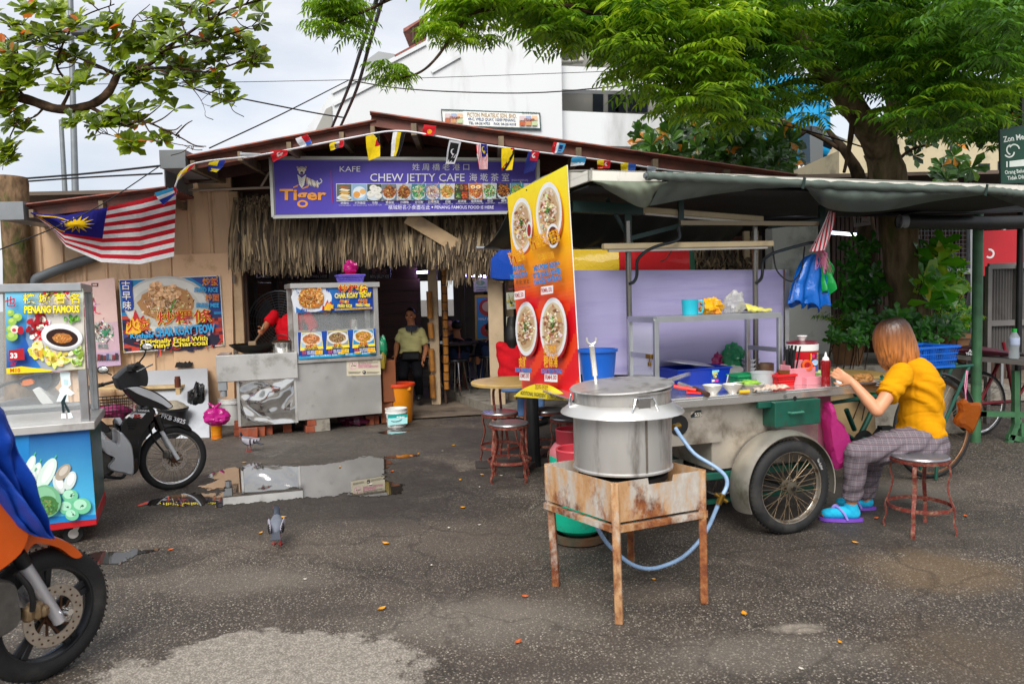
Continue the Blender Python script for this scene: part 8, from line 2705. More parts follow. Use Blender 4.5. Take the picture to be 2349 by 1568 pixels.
for x,wd,h_,m,lab in((484,.1,.62,mat('red_plank','#7a3020',.8,0,.2,8),'red edged plank by the wall'),(505,.26,.64,WOODG,'grey weathered plank leaning by the burner'),(528,.16,.5,WOODL,'pale plank leaning behind the bucket')):
 p=G(x,970);b=MB();b.slab([p+V(-wd/2,0,0),p+V(wd/2,.01,0),p+V(wd/2,.25,h_),p+V(-wd/2,.24,h_)],V(0,.025,0));solo(b,'plank',m,lab,'plank')
# rough timber table, barrel of ash, black bag beside the motorcycle
q=G(385,985)
t_=thing('timber_table','rough pale timber work table behind the motorcycle','table',q)
b=MB();b.box(q+V(-.42,.1,.52),(1.25,.3,.035),None,.004);b.build('table_top',WOODL,t_,smooth=False)
for x,y in((.17,-.03),(.17,.22),(-.98,-.03),(-.98,.22)):b=MB();b.box(q+V(x,y,.25),(.05,.05,.5));b.build('leg',WOODL,t_,smooth=False)
q=G(400,1000)
t_=thing('ash_barrel','dark drum heaped with pale grey ash under the timber table','drum',q)
b=MB();b.lathe([(0,0),(.15,0),(.16,.3),(.17,.31),(.17,.33),(.15,.33),(0,.3)],q,28);b.build('drum',BLACKPAINT,t_)
b=MB();b.lathe([(.16,.325),(.12,.37),(.05,.41),(0,.415)],q,24);b.build('ash',mat('grey_ash','#8a8272',.95,0,.2,30,bump=.5),t_)
q=G(448,990);lump('plastic_bag',q+V(0,.1,.3),(.11,.1,.27),film('black_film','#0c0c0e',.98,.25,.05),'tall shiny black rubbish bag against the white board','plastic bag',75,.4,n=26)
q=P(404,895,8.6);lat('pill_bottle',[(0,0),(.035,0),(.035,.1),(.03,.1),(.03,.13),(0,.13)],V(q.x,q.y+.05,.54),mat('brown_bottle','#5a2f1f',.3),'brown bottle with green cap on the timber table','bottle')
# cardboard, bags right of the stall
q=c3(1370,1000,8.95);b=MB();b.box(V(q.x,9.0,.52),(.16,.25,.5),Matrix.Rotation(.4,3,'Z'),.004);b.box(V(q.x,9.0,.14),(.14,.2,.25));solo(b,'cardboard_box',mat('brown_cardboard','#7a4526',.8,0,.1,6),'brown cardboard box at the right end of the noodle stall','box')
q=c3(1345,900,8.85);lump('plastic_bag',V(q.x,q.y,q.z),(.06,.06,.14),film('green_film5','#1f9a6a',.85),'green bag hanging at the right end of the stall','plastic bag',81,.4)
q=c3(1350,1000,8.8);lump('plastic_bag',V(q.x,q.y,q.z),(.035,.03,.11),film('yellow_film','#a8902f',.8),'limp yellow bag below the green bag at the stall end','plastic bag',83,.4)
# pigeons
def pigeon(label,p,rz,s_,up=0.0):
 t_=thing('pigeon',label,'pigeon',p,rz)
 m4=Matrix.Translation(p)@Matrix.Rotation(rz,4,'Z')@Matrix.Scale(s_,4)
 b=MB()
 prof=[((-.1,.125),.012,.008),((-.07,.125),.028,.02),((-.03,.13),.05,.045),((.02,.14),.057,.056),((.06,.152),.05,.05),((.085,.175),.034,.034),((.093,.205),.023,.024),((.1,.228+up),.022,.024),((.117,.232+up),.015,.016),((.125,.23+up),.006,.006)]
 b.loft([[m4@V(c[0]+.25*z*0,a_*math.cos(2*PI*i/16),c[1]+z*math.sin(2*PI*i/16))for i in range(16)]for c,a_,z in prof])
 o=b.build('body',mat('pigeon_grey','#5f646f',.7,0,.15,30),t_)
 b=MB();b.loft([[m4@V(c[0],a_*math.cos(2*PI*i/14)*1.03,c[1]+z*1.03*math.sin(2*PI*i/14))for i in range(14)]for c,a_,z in(((.078,.165),.036,.036),((.093,.205),.024,.025),((.1,.23+up),.0225,.0245),((.116,.233+up),.016,.017))]);b.build('neck',mat('pigeon_dark_neck','#2c3340',.4,.3,.2,20),t_)
 for k in(-1,1):
  b=MB()
  b.sheet(lambda u_,v_:m4@V(.06-.19*u_,k*(.052-.02*u_+.008*math.sin(PI*v_))*(1-.25*v_*0),.185-.02*u_-.075*v_*math.sin(PI*(.15+.8*u_))),10,5,.006)
  wg=b.build('wing',mat('pigeon_pale_wing','#9a96a0',.75,0,.1,20),t_)
  for u0 in(.5,.75,.95):
   b=MB();b.sheet(lambda u_,v_:m4@V(.06-.19*(u0+.09*u_),k*(.0585-.02*(u0+.09*u_)+.008*math.sin(PI*v_)),.184-.02*u0-.07*v_*math.sin(PI*(.15+.8*min(u0,.98)))),2,5,.004);b.build('wing_bar',BLACKP,wg)
  b=MB();b.tube([m4@V(.0,k*.022,.1),m4@V(.012*k,k*.024,.05),m4@V(.005+.012*k,k*.024,.006)],.005*s_,6)
  for a_ in(-.5,0,.5,PI):b.tube([m4@V(.005+.012*k,k*.024,.006),m4@V(.005+.012*k+.035*math.cos(a_)*(.6 if a_==PI else 1),k*.024+.035*math.sin(a_),.004)],.003*s_,5)
  b.build('leg',mat('pigeon_red_leg','#a83a35',.6),t_)
  b=MB();b.ell(m4@V(.106,k*.021,.235+up),(.004,.004,.004),6,5);b.build('eye',mat('orange_eye','#c2501a',.2),t_)
 b=MB();b.sheet(lambda u_,v_:m4@V(-.07-.11*u_,(.024+.012*u_)*(2*v_-1),.13-.035*u_),4,4,.006);b.build('tail',mat('pigeon_dark_tail','#3f444e',.7),t_)
 b=MB();b.tube([m4@V(.12,0,.23+up),m4@V(.145,0,.222+up)],[.005*s_,.0015*s_],6);b.build('beak',mat('dark_beak','#2a2a2c',.4),t_)
pigeon('pale grey pigeon walking away in the middle of the tarmac',G(636,1250),R(105),.85,.015)
pigeon('dark necked pigeon walking by the bricks under the burner',G(572,1036),R(172),.8)
# fallen leaves and litter
lm=[mat('yellow_fallen_leaf','#c8890f',.6,0,.2,60),mat('orange_fallen_leaf','#b5521a',.6,0,.2,60),mat('white_litter','#b9b3a8',.7)]
def dead_leaf(x,y,s_,k,rz):
 p=G(x,y);b=MB()
 b.sheet(lambda u_,v_:V(.75*s_*(u_-.5),s_*.42*math.sin(PI*min(.98,max(.02,u_)))*(v_-.5),.006+s_*.25*(u_-.5)**2+s_*.3*(v_-.5)**2),8,4,.0015)
 o=b.build('fallen_leaf' if k<2 else 'paper_scrap',lm[k],None,world=False);o.location=p;o.rotation_euler=(0,0,rz)
 tag(o,('small dry yellow leaf fallen on the tarmac','dry orange brown leaf fallen on the tarmac','scrap of white litter on the tarmac')[k],'leaf' if k<2 else 'litter',('yellow fallen leaves','orange fallen leaves','white litter scraps')[k])
for i,(x,y,s_,k)in enumerate(((648,1188,.07,0),(598,1224,.05,0),(885,1248,.07,0),(876,1398,.06,0),(1056,1102,.05,0),(1040,1022,.05,0),(1707,1410,.06,0),(1205,1370,.05,1),(1188,1475,.055,1),(1962,1246,.05,0),(2010,1190,.05,1),(1927,1475,.035,0),(1062,1165,.05,0),(900,1082,.06,1),(1106,1090,.05,0),(392,1262,.05,1),(780,1072,.05,0),(560,1062,.06,0),(1100,1118,.03,2),(1150,1092,.04,2),(1015,1035,.03,2),(1030,1212,.035,2),(1100,1205,.03,2),(990,1298,.03,2),(700,1330,.03,2),(1680,1120,.03,2),(1838,1536,.03,2),(850,1112,.045,2),(960,1042,.05,0),(1130,1064,.05,1),(2215,1185,.05,1),(1500,1330,.03,0))):dead_leaf(x,y,s_,k,i*1.3)
# ------------------------------------------------------------------ trees and plants
def bark(name,c,d,st=(1,1,.25),moss=None):
 return mat(name,c,.9,0,.5,15,bump=1,bs=30,stretch=st,dirt=moss or d,dirt_amt=.4,ds=5,spec=.1)
NEEMB=bark('furrowed_grey_bark','#6f5f4a','#2a211a',moss='#4f5a2c')
DARKB=bark('dark_bark','#45372a','#17110d')
NL=[leaf('neem_leaf_sunlit',[(0,'#5c8610'),(.5,'#82a51c'),(1,'#abc234')],.45),leaf('neem_leaf_mid',[(0,'#4a7012'),(.5,'#648a18'),(1,'#84a424')],.42),leaf('neem_leaf_shaded',[(0,'#2a520e'),(.6,'#427016'),(1,'#58841c')],.35)]  # sunlit and shaded foliage put into the leaf colours
AL=[leaf('almond_leaf_green',[(0,'#3f520c'),(.45,'#5c7312'),(.965,'#82961f'),(.985,'#b0601a')],.45,.3),leaf('almond_leaf_dark',[(0,'#18340e'),(.5,'#2a5014'),(.93,'#47701f'),(.975,'#b5741a')],.25,.25)]
def ortho(d):
 d=d.normalized()
 a=V(0,0,1)if abs(d.z)<.9 else V(1,0,0)
 u=d.cross(a).normalized()
 return u,u.cross(d)
def spray(mb,p,d,ln,k=7,lw=.017,ll=.075,droop=.9):
 """one pinnate leaf: drooping stalk with pairs of narrow leaflets"""
 p,d=Vector(p),Vector(d).normalized()
 sd_,up=ortho(d)
 for i in range(k):
  p=p+d*(ln/k)
  d=(d+V(0,0,-droop*.9/k)).normalized()
  for s in(-1,1):
   o=(sd_*s*.9+d*.45+V(0,0,U(-.6,-.15))).normalized()
   L_=ll*(1-.35*abs(i/(k-1)-.4))*U(.85,1.15)
   w_=d*lw*U(.8,1.2)
   q=p+o*L_+V(0,0,-.012)
   m_=p+o*L_*.45+V(0,0,.004)
   mb.add([p,m_+w_*.6,q+d*.01,m_-w_*.5],[(0,1,2,3)])
def neem_cluster(mb,c,s=1.0,n=7,m=0):
 mb.mi=m
 for i in range(n):
  a=2*PI*i/n+U(-.4,.4)
  spray(mb,c,V(math.cos(a),math.sin(a)*.9,U(.0,.5)),U(.22,.34)*s,6,.036*s,.105*s)
def rosette(mb,c,ax,n=8,s=.16,m=0):
 """whorl of broad leaves, widest near the tip"""
 mb.mi=m
 ax=Vector(ax).normalized()
 u,v=ortho(ax)
 for i in range(n):
  a=2*PI*i/n+U(-.35,.35)
  o=(u*math.cos(a)+v*math.sin(a)+ax*U(.1,.7)).normalized()
  sd_=o.cross(ax).normalized()
  nn=sd_.cross(o)
  L_=s*U(.7,1.2)
  def q(t,w_,h):return Vector(c)+o*L_*t+sd_*L_*w_+nn*L_*h
  k=U(-.1,.06)
  mb.add([q(0,0,0),q(.4,-.15,.05),q(.75,-.25,.03),q(1,0,k-.05),q(.75,.25,.03),q(.4,.15,.05),q(.42,0,0),q(.76,0,k*.4)],[(0,6,1),(1,6,7,2),(2,7,3),(3,7,4),(4,7,6,5),(5,6,0)])
def limb(pts,rs,m,parent,name='limb',n=14,wob=.02):
 q=smooth_path([P(*p)for p in pts],6)
 k=len(q)
 rr_=[]
 for i in range(k):
  t=i/(k-1)*(len(rs)-1);j=min(int(t),len(rs)-2)
  rr_.append((rs[j]+(rs[j+1]-rs[j])*(t-j))*(1+.05*math.sin(i*1.7)))
 q=[p+V(nz(p,2),0,0)*wob for p in q]
 b=MB();b.tube(q,rr_,n)
 return b.build(name,m,parent,ang=180)
# big pinnate leaved tree behind the cart
nb=P(2092,800,8.0)
ne=thing('leafy_tree','big leaning tree with bright green feathery leaves over the cart','tree',V(nb.x,nb.y,0))
limb([(2105,985,8.0),(2098,850,8.0),(2086,700,8.0),(2066,560,8.0),(2046,440,8.0),(2020,345,7.95)],[.22,.2,.195,.185,.19,.17],NEEMB,ne,'trunk',20)
limb([(2024,355,7.95),(1975,270,7.7),(1915,190,7.4),(1850,118,7.1),(1795,55,6.8),(1755,-30,6.4),(1730,-130,6)],[.15,.125,.11,.1,.095,.085,.07],NEEMB,ne)
limb([(2028,350,8),(2048,260,8.2),(2060,160,8.4),(2090,60,8.5),(2120,-60,8.6)],[.12,.09,.08,.07,.05],NEEMB,ne)
for l_ in([(1930,205,7.45),(1850,185,7.2),(1780,200,7),(1720,240,6.9)],[(1790,50,6.8),(1650,70,6.4),(1540,60,6.1),(1430,50,5.9),(1330,20,5.8)],[(1870,140,7.2),(1760,90,6.9),(1650,150,6.6),(1585,185,6.5)],[(2050,240,8.2),(2150,170,8),(2250,150,7.8)],[(1960,250,7.6),(1950,330,7.4),(1935,395,7.3)]):limb(l_,[.035,.025,.015],DARKB,ne,'branch',8)
limb([(1345,13,5.8),(1140,20,5.6),(1080,36,5.5),(1040,80,5.45),(1001,133,5.4),(965,165,5.4),(915,182,5.4)],[.02,.014,.012,.01,.008],DARKB,ne,'twig',6,0)
limb([(1140,-40,5.6),(950,-20,5.4),(850,20,5.3),(770,55,5.2)],[.02,.012,.006],DARKB,ne,'twig',6,0)
cr=MB()  # shaded leaf tone goes mostly to inner and right-hand clusters
for cx_,cy_,rx_,ry_,y0_,y1_,n_,mm in((1560,60,260,75,5.4,7.2,66,(0,1,1,2)),(1480,165,60,60,5.6,6.6,12,(0,1,1)),(1590,215,95,75,5.6,6.4,26,(0,1,1)),(1700,130,170,110,6,8.5,70,(1,2,2)),(1860,60,200,85,6.2,8.8,64,(1,2,2)),(1980,120,120,110,6.4,8.8,40,(1,2,2)),(1900,235,90,55,6.6,7.6,7,(1,)),(2110,90,150,130,6,9,60,(1,2,2,2)),(2230,190,140,110,6,8.6,60,(2,2,1)),(2150,260,90,70,6,7.5,28,(1,2)),(2270,60,130,90,5,8,44,(2,2)),(2300,300,60,60,7,9,14,(2,)),(1300,40,130,45,5.6,6.4,26,(0,1)),(1350,95,120,35,5.6,6.4,16,(0,1)),(1120,25,100,28,5.4,5.9,13,(1,0)),(1075,85,60,35,5.4,5.6,8,(1,0)),(1020,90,22,28,5.3,5.5,5,(0,1)),(893,186,26,22,5.3,5.45,5,(0,1)),(785,60,55,45,5.1,5.4,12,(1,)),(770,15,70,30,5.1,5.5,9,(1,)),(1760,-60,640,60,5.5,9,90,(1,2)),(1250,-60,350,40,5.4,6.5,30,(1,)),(1660,260,90,50,6,7,8,(1,2))):
 for i in range(int(n_*1.15)):
  a_,d_=U(0,2*PI),math.sqrt(U(0,1))
  neem_cluster(cr,P(cx_+rx_*d_*math.cos(a_),cy_+ry_*d_*math.sin(a_)-18,U(y0_,y1_)),U(.75,1.05)*(.62 if y1_<5.7 else 1),7,mm[rnd.randrange(len(mm))])
cr.build('crown',NL,ne,smooth=False)
# dark broad leaved almond tree further back
dt=thing('almond_tree','dark broad leaved almond tree with orange old leaves behind the cafe roof','tree',P(1995,900,9.2))
dt.location.z=0
limb([(2000,960,9.2),(1996,800,9.2),(1992,660,9.2),(1985,500,9.3),(1960,380,9.5),(1900,300,10)],[.14,.13,.125,.11,.07,.03],DARKB,dt,'trunk',14)
for l_ in([(1940,350,9.7),(1850,300,10),(1750,270,10.2),(1640,290,10.4),(1540,330,10.5)],[(1850,300,10),(1780,350,10),(1720,380,10)],[(1985,450,9.3),(2080,350,9.4),(2150,330,9.4)]):limb(l_,[.028,.02,.012],DARKB,dt,'branch',8)
ac=MB()
for cx_,cy_,rx_,ry_,n_ in((1640,270,120,75,46),(1560,335,95,45,34),(1720,320,95,70,60),(1690,365,120,28,40),(1810,350,25,35,7),(1790,250,30,20,5),(1480,325,25,25,7),(2130,320,60,60,14),(2180,380,60,40,10)):
 for i in range(n_):
  a_,d_=U(0,2*PI),math.sqrt(U(0,1))
  rosette(ac,P(cx_+rx_*d_*math.cos(a_),cy_+ry_*d_*math.sin(a_),U(9.2,10.8)),V(U(-.5,.5),-.8,U(-.3,.7)),8,U(.15,.21),1)
for i in range(26):rosette(ac,P(U(2200,2360),U(120,380),U(7.5,9)),V(U(-.5,.5),-.7,U(-.3,.6)),7,U(.15,.2),1)
ac.build('crown',AL,dt,smooth=False)
# almond branches reaching in from the left
la_=thing('almond_tree','sparse almond tree branches with rosettes of leaves reaching in from the left','tree',V(-7.5,7,0))
ALB=bark('mossy_brown_bark','#4a3a2c','#231a14',(1,1,1))
b=MB();b.tube([V(-7.5,7,0),V(-7.4,7,2),V(-7.0,7,3.3),P(-120,220,7)],[.25,.22,.16,.1],14);b.build('trunk',ALB,la_)
limb([(-120,220,7),(0,218,7),(60,228,7),(130,250,7),(200,243,7),(245,215,7),(268,172,7)],[.06,.046,.044,.042,.038,.036,.03],ALB,la_,'limb',12)
rnd.seed(11)
tips=[]
for l_,r_ in(([(268,172,7),(300,160,6.9),(345,145,6.9),(380,115,6.8),(430,80,6.7),(480,45,6.6),(560,12,6.5),(600,0,6.5)],.022),([(200,243,7),(235,262,7),(265,280,7),(290,285,7),(330,278,6.9),(380,300,6.9),(430,325,6.9)],.02),([(300,160,6.9),(400,155,6.8),(480,165,6.8),(560,140,6.7),(585,150,6.7)],.014),([(380,115,6.8),(450,98,6.7),(540,75,6.7),(580,60,6.7)],.012),([(265,172,7),(220,150,7),(150,120,7.2),(80,90,7.2),(20,60,7.2)],.018),([(140,248,7),(160,200,7),(130,150,7.1),(150,90,7.1),(190,40,7.1),(260,10,7)],.016),([(60,228,7),(30,180,7),(40,120,7.1),(10,80,7.1)],.014),([(330,278,6.9),(350,310,6.9),(400,330,6.9),(470,338,6.9)],.008),([(400,155,6.8),(440,200,6.8),(500,225,6.8),(540,245,6.8)],.008),([(440,200,6.8),(460,230,6.8),(470,258,6.8)],.005),([(350,140,6.9),(330,90,6.9),(300,50,6.9),(340,10,6.9)],.01),([(430,80,6.7),(420,40,6.7),(450,0,6.7)],.009),([(240,262,7),(225,300,7),(255,310,7),(300,325,6.9)],.008),([(100,245,7),(70,270,7),(20,275,7)],.012),([(40,270,7),(15,330,7),(5,390,7)],.008)):
 limb(l_,[r_,r_*.6,r_*.3],ALB,la_,'branch',7,.03)
 for t0,t1 in zip(l_[1:],l_[2:]):
  for k in range(3):
   f_=U(0,1);x,y,Y_=(t0[i]+(t1[i]-t0[i])*f_ for i in range(3))
   ex,ey=x+U(-45,55),y+U(-40,30)
   limb([(x,y,Y_),((x+ex)/2+U(-8,8),(y+ey)/2+U(-8,8),Y_-.1),(ex,ey,Y_+U(-.3,.2))],[r_*.4,.004],ALB,la_,'twig',5,0)
   tips.append((ex,ey,Y_))
lc=MB()
for(x,y,Y_)in tips:
 if(x>380 and y>260):continue
 rosette(lc,P(x,y,Y_),V(U(-.4,.4),-.5,U(.2,.9)),rnd.randrange(7,11),U(.11,.155),0)
for x,y in((25,160),(40,200),(12,235),(60,185),(20,120),(75,150),(5,200),(30,260),(270,140),(310,115),(350,85),(395,170),(420,150),(460,170),(490,150),(330,180),(300,170),(340,120),(530,120),(550,90),(500,60),(470,100),(570,110),(590,150),(300,330),(70,20),(130,30),(180,60),(240,60),(40,60),(110,80),(210,100),(260,100),(190,190),(150,200),(20,340),(12,365),(230,290),(170,280),(450,35),(490,10),(400,60),(320,195),(430,190),(370,200)):
 for k in range(3):rosette(lc,P(x+U(-14,14),y+U(-10,10),6.9),V(U(-.4,.4),-.5,U(.2,.9)),9,U(.11,.155),0)
lc.build('crown',AL,la_,smooth=False)
# sawn off mossy trunk by the wall
s0=P(33,640,9.1)
b=MB();q=[P(30,405,9.1),P(30,420,9.1),P(34,500,9.1),P(40,600,9.1),V(s0 .x,s0 .y,.8),V(s0 .x,s0 .y,0)]
b.tube(q,[.15,.165,.15,.15,.17,.2],18);solo(b,'tree_stump',bark('mossy_trunk','#6f5a45','#3a2c20',(1,1,.5),'#3a4a1f'),'sawn off mossy tree trunk at the left end of the cafe wall','tree trunk')
# shrubs and climbers round the trunk
def plant(name,label,cat,spots,m,s,n,stem=True,ax=(0,-.7,.5),group=None,base=None):
 c0=P(*spots[0][:2],spots[0][4]);t_=thing(name,label,cat,base or V(c0 .x,c0 .y,0),0,group)
 b,st=MB(),MB()
 for x,y,rx,ry,Y_ in spots:
  for i in range(n):
   a_,d_=U(0,2*PI),math.sqrt(U(0,1))
   p=P(x+rx*d_*math.cos(a_),y+ry*d_*math.sin(a_),Y_+U(-.25,.25))
   rosette(b,p,V(ax[0]+U(-.4,.4),ax[1],ax[2]+U(-.3,.3)),rnd.randrange(4,7),s*U(.7,1.2),0)
   if stem and i%3==0:st.tube([p,p+V(U(-.05,.05),.1,-.25),p+V(0,.15,-.5)],.005,4,False)
 b.build('foliage',m,t_,smooth=False)
 if stem:st.build('stem',DARKB,t_)
 return t_
SH1=leaf('shrub_leaf',[(0,'#1a4a14'),(.5,'#2c6a1c'),(1,'#4a8a26')],.3,.3)
SH2=leaf('pothos_leaf',[(0,'#2a6a12'),(.5,'#4a9418'),(.85,'#86b02a'),(1,'#b5b53a')],.35,.25)
plant('climbing_shrub','leafy climbing shrub on the dark trunk left of the big tree','shrub',[(1975,600,45,60,8.3),(1960,690,35,55,8.2),(1990,660,30,40,8.2)],SH1,.12,26)
plant('climbing_plant','pothos with large yellow green leaves climbing right of the big tree','plant',[(2140,590,45,45,7.8),(2130,650,40,50,7.8)],SH2,.2,13)
plant('climbing_plant','small leaved creeper on the wire mesh beside the pothos','plant',[(2190,650,35,60,8.2),(2185,730,40,40,8)],SH2,.07,70)
plant('ground_shrub','low green shrub at the foot of the big tree','shrub',[(2085,765,80,22,7.4),(2060,735,40,20,7.5),(2150,760,60,30,7.4)],SH1,.09,40)
plant('ground_shrub','bright green leafy plant beside the cream table top','shrub',[(1945,775,50,18,7.2),(1975,745,25,25,7.3),(1985,905,12,8,6.4)],SH1,.09,24)
def fern(label,px,Y_,n,m,ln=.35,pot=None):
 c_=P(*px,Y_);c_.z=1.02;t_=thing('potted_fern',label,'plant',V(c_.x,c_.y,max(0,c_.z-.3)))
 b=MB()
 for i in range(n):
  a_=U(0,2*PI);spray(b,c_,V(math.cos(a_)*.6,math.sin(a_)*.6,1),ln*U(.7,1.1),9,.012,.08,1.6)
 b.build('fronds',m,t_,smooth=False)
 b=MB();b.lathe([(0,-.3),(.13,-.3),(.17,-.06),(.19,-.06),(.19,-.02),(.16,-.02),(0,-.05)],c_,24);b.build('pot',mat('tan_pot','#8a6442',.7,0,.2,8),t_)
fern('fern in a tan pot left of the dark trunk',(1945,742),7.6,26,SH2,.45)
fern('grassy plant in a pot near the green post',(2182,765),7.6,30,SH2,.35)
# ------------------------------------------------------------------ buildings behind
WHT=mat('weather_stained_white_render','#c5c8ca',.8,0,.04,.25,dirt='#989a98',dirt_amt=.32,ds=.35,stretch=(1,1,.25),spec=.2)
GLS=mat('dark_window_glass','#20262c',.1,.2,.2,1)
wb=thing('office_building','white windowless sided office block rising behind the cafe roof','building',P(1130,700,28));wb.location.z=0
def pxslab(px,Y_,dep,m,nm,par,dz=0):
 b=MB();b.slab([P(x,y,Y_)for x,y in px],V(0,dep,0));return b.build(nm,m,par,smooth=False)
pxslab([(702,420),(702,297),(761,212),(800,186),(976,92),(976,-120),(1284,-120),(1292,420)],28,9,WHT,'wall',wb)
pxslab([(717,312),(748,250),(761,243),(763,312)],27.95,.04,mat('shaded_recess','#8d8c86',.8,0,.06,1),'recess',wb)  # flat panel, its grey colour holds the shade of the recess
for a_,c_ in(((761,212),(976,100)),((765,240),(880,180)),((990,165),(1055,128))):
 b=MB();b.bar(P(*a_,27.95),P(*c_,27.95),.06,.12);b.build('coping',WHT,wb,smooth=False)
pxslab([(1284,-120),(1500,-120),(1500,420),(1290,420)],31,8,mat('pale_balcony_wall','#a9a9a4',.8,0,.06,.5),'wall',wb)
for y0,y1 in((60,95),(155,205),(258,332),(356,420)):pxslab([(1286,y0-4),(1520,y0+6),(1520,y1+6),(1287,y1)],28.4,.5,WHT,'parapet',wb)
pxslab([(1290,60),(1290,420),(1520,420),(1520,66)],30.2,.1,mat('shaded_recess','#8d8c86'),'recess',wb)  # shade behind the parapets put into the grey colour
for y0,y1,xs_ in((207,256,(1360,1395,1412,1440,1462)),(334,354,(1375,1410,1440)),(100,150,(1360,1400))):
 for x in xs_:pxslab([(x,y0),(x+24,y0+2),(x+24,y1+2),(x,y1)],30.1,.06,GLS,'window',wb)
for x,y in((1300,130),(1322,128),(1303,300)):
 b=MB();c_=P(x,y,29);b.box(c_,(.55,.4,.5),None,.03);ac_=b.build('air_conditioner',mat('ac_casing','#b5b3aa',.5),wb);b=MB();b.lathe([(0,0),(.2,0),(.2,.02),(0,.02)],c_+V(-.05,-.21,0),18,Matrix.Rotation(PI/2,3,'X'));b.build('fan_grille',BLACKP,ac_)
pxslab([(838,162),(838,140),(868,118),(905,124),(905,150)],29,2,mat('grey_tank_sheet','#7f8384',.5,.3,.1,1),'water_tank',wb)
pxslab([(925,75),(975,40),(976,36),(925,66)],28.5,3,ROOFM,'rooftop_shelter',wb);pxslab([(946,100),(949,98),(949,62),(946,64)],28.5,.2,DARKW,'shelter_post',wb);pxslab([(905,130),(976,92),(976,88),(905,126)],27.98,.3,mat('red_coping','#7a3a2a',.7),'red_coping',wb)
ps=thing('company_sign','framed white sign reading PICTON PHILATELIC on the white building','sign',P(1130,290,27.9))
pk=PrintP(1024,0,.5815,V(0,27.9,0),V(0,-1,0),step=.004)
E4=[(1272,750),(1955,776),(1962,892),(1280,868)]
pk.board(E4,.08).build('frame',mat('dark_teal_frame','#16383a',.5),ps,smooth=False)
pk.face([(1280,760),(1947,784),(1953,882),(1288,859)],'#cfd0cc')
T=pk.text
T('PICTON PHILATELIC SDN. BHD.',1452,803,40,'#8a6a2a',.02,340,rot=-.03+.06);T('49-C, WELD QUAY, 10300 PENANG.',1458,828,27,'#26406a',.02,330,rot=.03);T('TEL: 04-2614753    FAX: 04-2614318',1462,855,24,'#26406a',.02,326,rot=.03);T('PERNIAGAAN HASIL-HASIL KERTAS',1282,766,16,'#3a4a3a',.01,140,rot=.03);T('BL1543 325949-U',1832,784,20,'#3a4a3a',.01,118,rot=.03)
for x0 in(1300,1812):
 for i,c_ in enumerate(('#b9a9a9','#8a9ab5','#c9a98a','#a5522a','#b5845a','#a9b58a')):pk.rect(x0+(i%3)*42,782+(i//3)*36+(x0>1500)*18,x0+(i%3)*42+38,812+(i//3)*36+(x0>1500)*18,c_)
 T('STAMP',x0+32,822+(x0>1500)*16,26,'#8a3a1f',.03,72)
pk.build('printed_face',ps)
bb_=thing('office_tower','blue glass fronted office tower glimpsed between the trees','building',P(1850,700,44));bb_.location.z=0
pxslab([(1700,420),(1700,150),(1905,190),(1905,420)],44,10,mat('sky_blue_curtain_glass','#1f8fc4',.12,.1,.08,.2),'glass_wall',bb_)
for i in range(5):pxslab([(1720+i*40,420),(1720+i*40,150),(1721.5+i*40,150),(1721.5+i*40,420)],43.9,.05,mat('blue_mullion','#14506f',.4),'mullion',bb_)
for i in range(7):pxslab([(1700,200+i*30),(1905,206+i*30),(1905,207.5+i*30),(1700,201.5+i*30)],43.88,.05,mat('blue_mullion','#14506f'),'transom',bb_)
GRC=mat('grey_cladding','#4f5458',.6,0,.08,.3)
pxslab([(1860,420),(1857,290),(1888,288),(1888,420)],42,1.5,GRC,'pier',bb_);pxslab([(1857,300),(1857,285),(1965,330),(1965,345)],42,1.5,GRC,'canopy_slab',bb_);pxslab([(1760,430),(1760,368),(1990,380),(1990,430)],40,1.5,mat('dark_sign_band','#2a2d30',.6),'sign_band',bb_)
pk=PrintP(2390,0,.7263,V(0,39.95,0),V(0,-1,0),step=.004);pk.text('MARINE HOUSE',1105,938,40,'#cfcfca',.02,350,rot=.02);pk.build('lettering',bb_)
bg_=thing('shop_building','stained beige building with small windows at the right behind the tree','building',P(2150,700,34));bg_.location.z=0
pxslab([(1925,430),(1925,345),(1990,318),(2050,310),(2090,250),(2500,230),(2500,430)],34,8,mat('stained_beige_render','#b0a486',.85,0,.08,.4,dirt='#6f675a',dirt_amt=.35,ds=.6),'wall',bg_)
for x,y in((2245,375),(2290,370),(2180,300)):pxslab([(x,y),(x+26,y),(x+26,y+45),(x,y+45)],33.95,.04,GLS,'window',bg_)
sm=thing('low_building','pale low building far right behind the greenery','building',P(2300,700,20));sm.location.z=0
pxslab([(1500,700),(1500,560),(3000,560),(3000,700)],22,4,mat('dim_wall','#5f5f5a',.8,0,.2,1),'wall',sm)
